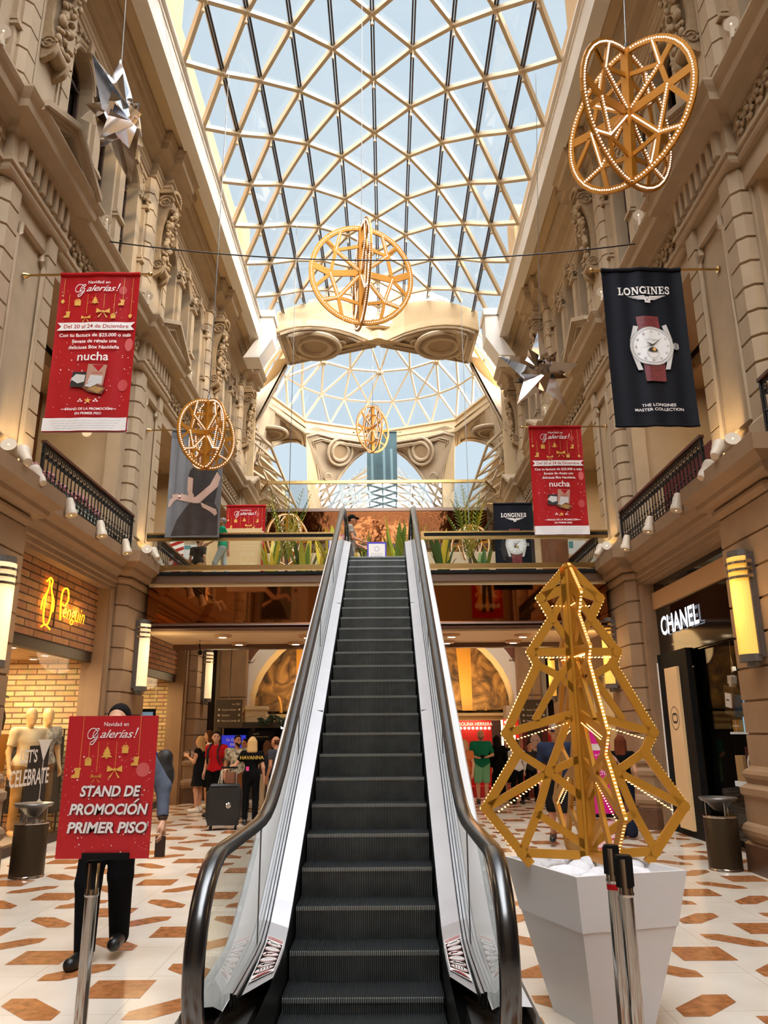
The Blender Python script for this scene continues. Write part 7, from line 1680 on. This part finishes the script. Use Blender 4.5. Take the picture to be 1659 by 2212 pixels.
loc, H = put(599, 1590, 14.9); person(loc, radians(60), H, 'person in a grey tee half hidden by the escalator handrail', skin='b', hair='brown', hair_bald=True, top=CL('grey_tee', (66, 66, 72)), legm=BLKC, shoe=BSH)
# suitcase
p = at(482, 1795, Z=0); q = empty('suitcase', (p.x, 13.7, 0), 'large black wheeled suitcase standing beside the staff member', 'suitcase', rz=radians(8)); q.location.x = at(483, 1760, Y=13.7).x
zs = at(483, 1697, Y=13.7).z; ws = (at(519, 1700, Y=13.7).x-at(449, 1700, Y=13.7).x)
b = SDF(); b.cap((-ws/2+.09, 0, .14), (ws/2-.09, 0, .14), .075, k=.01, sy=1.7).cap((-ws/2+.09, 0, zs-.09), (ws/2-.09, 0, zs-.09), .075, k=.01, sy=1.7); 
MB().box(-ws/2+.02, ws/2-.02, -.14, .14, .08, zs-.02).obj('shell', mat('case_black', (17, 16, 16), .45, bump=.2), q); b = MB()
for y in (-.1, .1): b.tube([(-ws/2+.03, y, .11), (-ws/2+.01, y, .2), (-ws/2+.01, y, zs-.1), (-ws/2+.05, y, zs), (ws/2-.05, y, zs), (ws/2-.01, y, zs-.1), (ws/2-.01, y, .2), (ws/2-.03, y, .11)], .03, 8, closed=True)
b.obj('rounded_edges', mat('case_black', (0, 0, 0)), q, smooth=50)
for sx in (-1, 1):
    for y in (-.1, .1): MB().lathe([(.035, -.015), (.035, .015)], (sx*(ws/2-.07), y, .036), 12, 'x').obj('wheel', BLACK, q)
    MB().tube([(sx*.12+.06, .08, zs), (sx*.12+.06, .08, zs+.28)], .010, 6).obj('pull_rod', STEEL, q)
MB().box(-.08, .20, .06, .10, zs+.27, zs+.30).obj('pull_grip', BLACK, q); MB().lathe([(.035, -.006), (.045, 0), (.035, .006)], (.08, -.145, zs*.56), 14, 'y').obj('lock_badge', CHROME, q)
q2 = empty('shopping_bag', (q.location.x-.02, 13.75, zs+.035), 'brown bag with pale handles standing on the suitcase', 'bag'); MB().box(.02, .17, -.06, .06, 0, .18).obj('sack', mat('bag_brown', (112, 66, 40), .6), q2)
for k in range(3): MB().tube([(-.10+.03*k, -.02, .0), (-.06+.01*k, -.02, .20), (.0, -.02, .22), (.04, -.02, .12)], .008, 5).obj('handle', mat('strap_cream', (206, 192, 166), .6), q2)
# right side
loc, H = put(1037, 1576, 18.2); HOLD = {'l': ((-.09, .03, -.26), (.06, .26, -.30)), 'r': ((.09, .03, -.26), (-.05, .26, -.31))}
person(loc, R180, H, 'bearded balding person in a green polo and pale green shorts looking down at a phone', skin='a', hair='grey', hair_bald=True, beard='grey', top=CL('polo_green', (24, 116, 84)), collar=True, sleeve=.85, legs='shorts', legm=CL('mint_shorts', (112, 170, 128)), shoe=BSH, arms=HOLD, fat=1.2, hem=.80)
q = empty('mobile_phone', (loc[0], 18.2-.30*H/1.75, 1.11*H/1.75), 'phone in the hands of the person in the green polo', 'phone'); MB().box(-.05, .05, -.012, .012, -.03, .03).obj('casing', BLKGL, q)
loc, H = put(1003, 1598, 17.0); person(loc, radians(150), H, 'fair-haired person in an orange top partly hidden by the escalator', hair='blond', hairlen=.2, top=CL('orange_top', (196, 110, 60)), legm=CL('orange_skirt', (186, 100, 60)), shoe=WSH, female=True)
loc, H = put(1072, 1588, 18.6); person(loc, radians(15), H, 'person with long dark hair in a long black dress seen from behind', hair='dark', hairlen=.34, top=BLKC, dress_hem=.16, sleeve=1.9, shoe=BSH, female=True)
loc, H = put(1094, 1594, 19.0); person(loc, radians(215), H, 'person with tied brown hair in a black dress beside the red stand', hair='brown', hairlen=.05, top=BLKC, dress_hem=.5, shoe=BSH, female=True, head_turn=radians(-50))
loc, H = put(1114, 1600, 18.0); person(loc, radians(20), H, 'person in a white long-sleeved shirt and black trousers seen from behind', hair='brown', top=CL('white_shirt', (206, 208, 214)), sleeve=1.92, legm=BLKC, shoe=BSH, stride=.08)
loc, H = put(1142, 1602, 18.4); person(loc, radians(200), H, 'person in dark clothes behind the golden tree beside the white-shirted one', hair='dark', top=CL('charcoal', (0, 0, 0)), legm=BLKC, shoe=BSH, stride=.12)
loc, H = put(1196, 1562, 11.5); person(loc, R180+radians(-8), H, 'person with sunglasses in a dark blue polo and black shorts walking behind the tree', skin='b', hair='grey', top=CL('navy_polo', (36, 42, 60)), collar=True, sleeve=.8, legs='shorts', legm=CL('cargo_black', (22, 20, 20)), shoe=BSH, glasses=True, stride=.14, fat=1.08, h=.0095)
loc, H = put(1338, 1588, 12.3); wm_, _L, _f2 = person(loc, radians(-25), H, 'person with long auburn hair in flared dark jeans and black top walking away', hair='auburn', hairlen=.30, top=BLKC, sleeve=.5, legs='flared', legm=CL('dark_jeans', (30, 34, 48), noise=.3, nscale=10), shoe=CL('sneaker_grey', (150, 140, 128)), female=True, stride=.13, h=.0095)
b = MB(); b.tube([(-.16*_f2, -.03, 1.44*_f2), (-.05*_f2, -.13, 1.30*_f2), (.08*_f2, -.145, 1.12*_f2), (.16*_f2, -.10, .98*_f2)], .024, 6, sy=.5); b.obj('flowered_strap', mat('strap_flower', (30, 22, 24), .7, noise=1, nscale=40, ramp=(214, 150, 130)), wm_)
# on the footbridge
loc, H = put(484, 1119, 15.1, 4.41); person(loc, radians(95), H, 'person in a green tee and pale jeans walking along the footbridge', skin='b', hair='grey', top=CL('tee_green', (26, 140, 100)), legm=CL('pale_jeans', (170, 180, 178)), shoe=WSH, stride=.2, sleeve=.55, hem=.84, arms={'l': ((-.04, .10, -.25), (-.02, .34, -.40)), 'r': ((.06, -.10, -.25), (.06, -.12, -.50))})
loc, H = put(430, 1162, 16.35, 4.41); person(loc, radians(-20), H, 'person in a black tee and black cap standing on the bridge seen from behind', skin='b', hair='dark', top=BLKC, legm=CL('khaki', (166, 124, 80)), shoe=BSH, cap=BLKC, head_turn=radians(-50), sleeve=.7, fat=1.1)
loc, H = put(757, 1113, 15.95, 4.41); person(loc, radians(-90), H, 'person in a dark cap and striped shirt at the head of the escalator', skin='b', hair='dark', top=mat('cloth_stripe', (190, 180, 160), .8, noise=.9, nscale=30, ramp=(40, 40, 44), stretch=(.1, .1, 3)), legm=CL('pale_jeans', (0, 0, 0)), shoe=WSH, cap=BLKC, arms={'l': ((-.04, .06, -.26), (-.0, .28, -.36)), 'r': ((.05, .08, -.25), (.04, .30, -.34))})
# mannequins in the shop window
MQ = mat('mannequin_cream', (226, 186, 128), .5); SK['m'] = MQ
for px, Yq, lb, tp, lg in ((68, 12.0, 'cream mannequin in a white tee and sandy trousers, first in the shop window', CL('mannequin_white', (226, 204, 164)), CL('sand', (196, 150, 86), noise=.4, nscale=5)), (104, 12.55, 'cream mannequin in a grey leaf-print polo, second in the shop window', mat('cloth_camo', (210, 196, 170), .8, noise=.8, nscale=16, ramp=(110, 110, 104)), CL('sand_dark', (120, 92, 58)))):
    loc, H = put(px, 1528, Yq, .12); person(loc, radians(-125), H, lb, skin='m', hair=None, faceless=True, top=tp, legm=lg, sleeve=.7, name='mannequin', cat='mannequin', group='mannequins in the shop window')
    MB().lathe([(.2, 0), (.2, .012), (.02, .02)], (loc[0], loc[1], 0.118), 20).obj('base_plate', CHROME, None) if False else None
# ------------------------------------------------------------------ plants on the bridge
def blade(b, base, tip, w, bend, n=6):
    base = Vector(base); tip = Vector(tip); d = tip-base; sd = d.cross(Vector((0, 0, 1))); sd = sd.normalized() if sd.length > 1e-4 else Vector((1, 0, 0)); rows = []
    for i in range(n+1):
        t = i/n; p = base+d*t+Vector((0, 0, bend*4*t*(1-t))); ww = w*(sin(pi*min(1, .12+t*.88))**.8); rows.append([p-sd*ww/2+Vector((0, 0, ww*.15)), p, p+sd*ww/2+Vector((0, 0, ww*.15))])
    b.grid(rows)
LG = [mat('leaf_green_%d' % i, c, .5) for i, c in enumerate(((52, 92, 36), (104, 132, 44), (168, 166, 44), (206, 176, 46)))]
POT = mat('pot_brown', (70, 46, 30), .6)
def plant(px, ytop, Y, kind, label, seed, z0=4.40, w=1.0):
    p = at(px, ytop, Y=Y); Hh = p.z-z0; rng = random.Random(seed); o = empty('potted_palm' if kind == 'palm' else 'potted_plant', (p.x, Y, z0), label, 'plant', 'potted plants along the footbridge')
    MB().lathe([(.12, 0), (.16, .02), (.2, .3), (.18, .3), (.16, .26)], (0, 0, 0), 16).obj('pot', POT, o, smooth=40)
    if kind == 'palm':
        MB().tube([(0, 0, .2), (.02, .01, Hh*.35)], [.05, .03], 7).obj('stem', POT, o)
        for k in range(15):
            a = 2*pi*k/15+rng.uniform(-.2, .2); r = rng.uniform(.25, .6)*w; top = Hh*rng.uniform(.72, 1.0); b = MB(); base = Vector((.02, .01, Hh*.32)); tip = Vector((r*cos(a), r*sin(a)*.8, top)); prev = base
            for i in range(1, 17):
                t = i/16; q = base+(tip-base)*t+Vector((0, 0, .25*t*(1-t)*Hh*.5)); dv = (q-prev).normalized(); sdv = dv.cross(Vector((0, 0, 1))).normalized(); b.bar(prev, q, .012, .008)
                ln = .20*sin(pi*min(1, .15+.8*t))*w
                for s_ in (-1, 1): blade(b, q, q+sdv*s_*ln+dv*ln*.8-Vector((0, 0, .02)), .022, .0, 2)
                prev = q
            b.obj('frond', LG[rng.choice((0, 1, 1, 2))], o, fix=False)
    else:
        for k in range(13):
            a = 2*pi*k/13+rng.uniform(-.3, .3); r = rng.uniform(.2, .6)*w; top = Hh*rng.uniform(.45, .92); b = MB(); blade(b, (0, 0, .25), (r*cos(a), r*sin(a)*.8, top), rng.uniform(.16, .26)*w, .10, 7); b.obj('leaf', LG[rng.choice((0, 1, 2, 3))], o, fix=False)
    return o
for a in ((622, 1056, 17.0, 'palm', 'tall palm behind the golden ball ornament on the bridge', 1, 1.0), (1008, 1050, 17.0, 'palm', 'tall dark palm beside the far navy watch banner', 2, 1.05), (726, 1092, 16.75, 'leaf', 'broad-leaved plant just left of the escalator handrail head', 3, 1.0), (857, 1088, 17.35, 'leaf', 'broad-leaved plant between the escalator handrails', 4, 1.0), (875, 1118, 16.75, 'palm', 'small palm in front of the broad-leaved plant between the handrails', 5, .5), (660, 1112, 17.9, 'leaf', 'yellow-leaved plant between the tall palm and the escalator', 6, .9), (790, 1138, 16.8, 'palm', 'low feathery plant beside the notice at the escalator head', 7, .45), (768, 1132, 17.6, 'leaf', 'low leafy plant behind the person in the striped shirt', 8, .7), (955, 1126, 17.1, 'leaf', 'yellow-green leafy plant behind the far glass railing', 9, .9), (905, 1110, 17.2, 'palm', 'grey-green palm just right of the escalator handrail head', 10, .6), (1035, 1128, 18.0, 'leaf', 'orange-leaved plant below the tall dark palm', 11, .8), (700, 1140, 17.55, 'leaf', 'low leafy plant behind the near glass railing beside the escalator', 12, .7), (590, 1130, 18.2, 'leaf', 'low plant behind the golden ball ornament', 13, .7)):
    plant(a[0], a[1], a[2], a[3], a[4], a[5], 4.40, a[6])
b = MB(); b.box(X(-1, 4.3), X(1, 4.3), 16.5, 18.6, 4.15, 4.40); trim(b, CREAM)
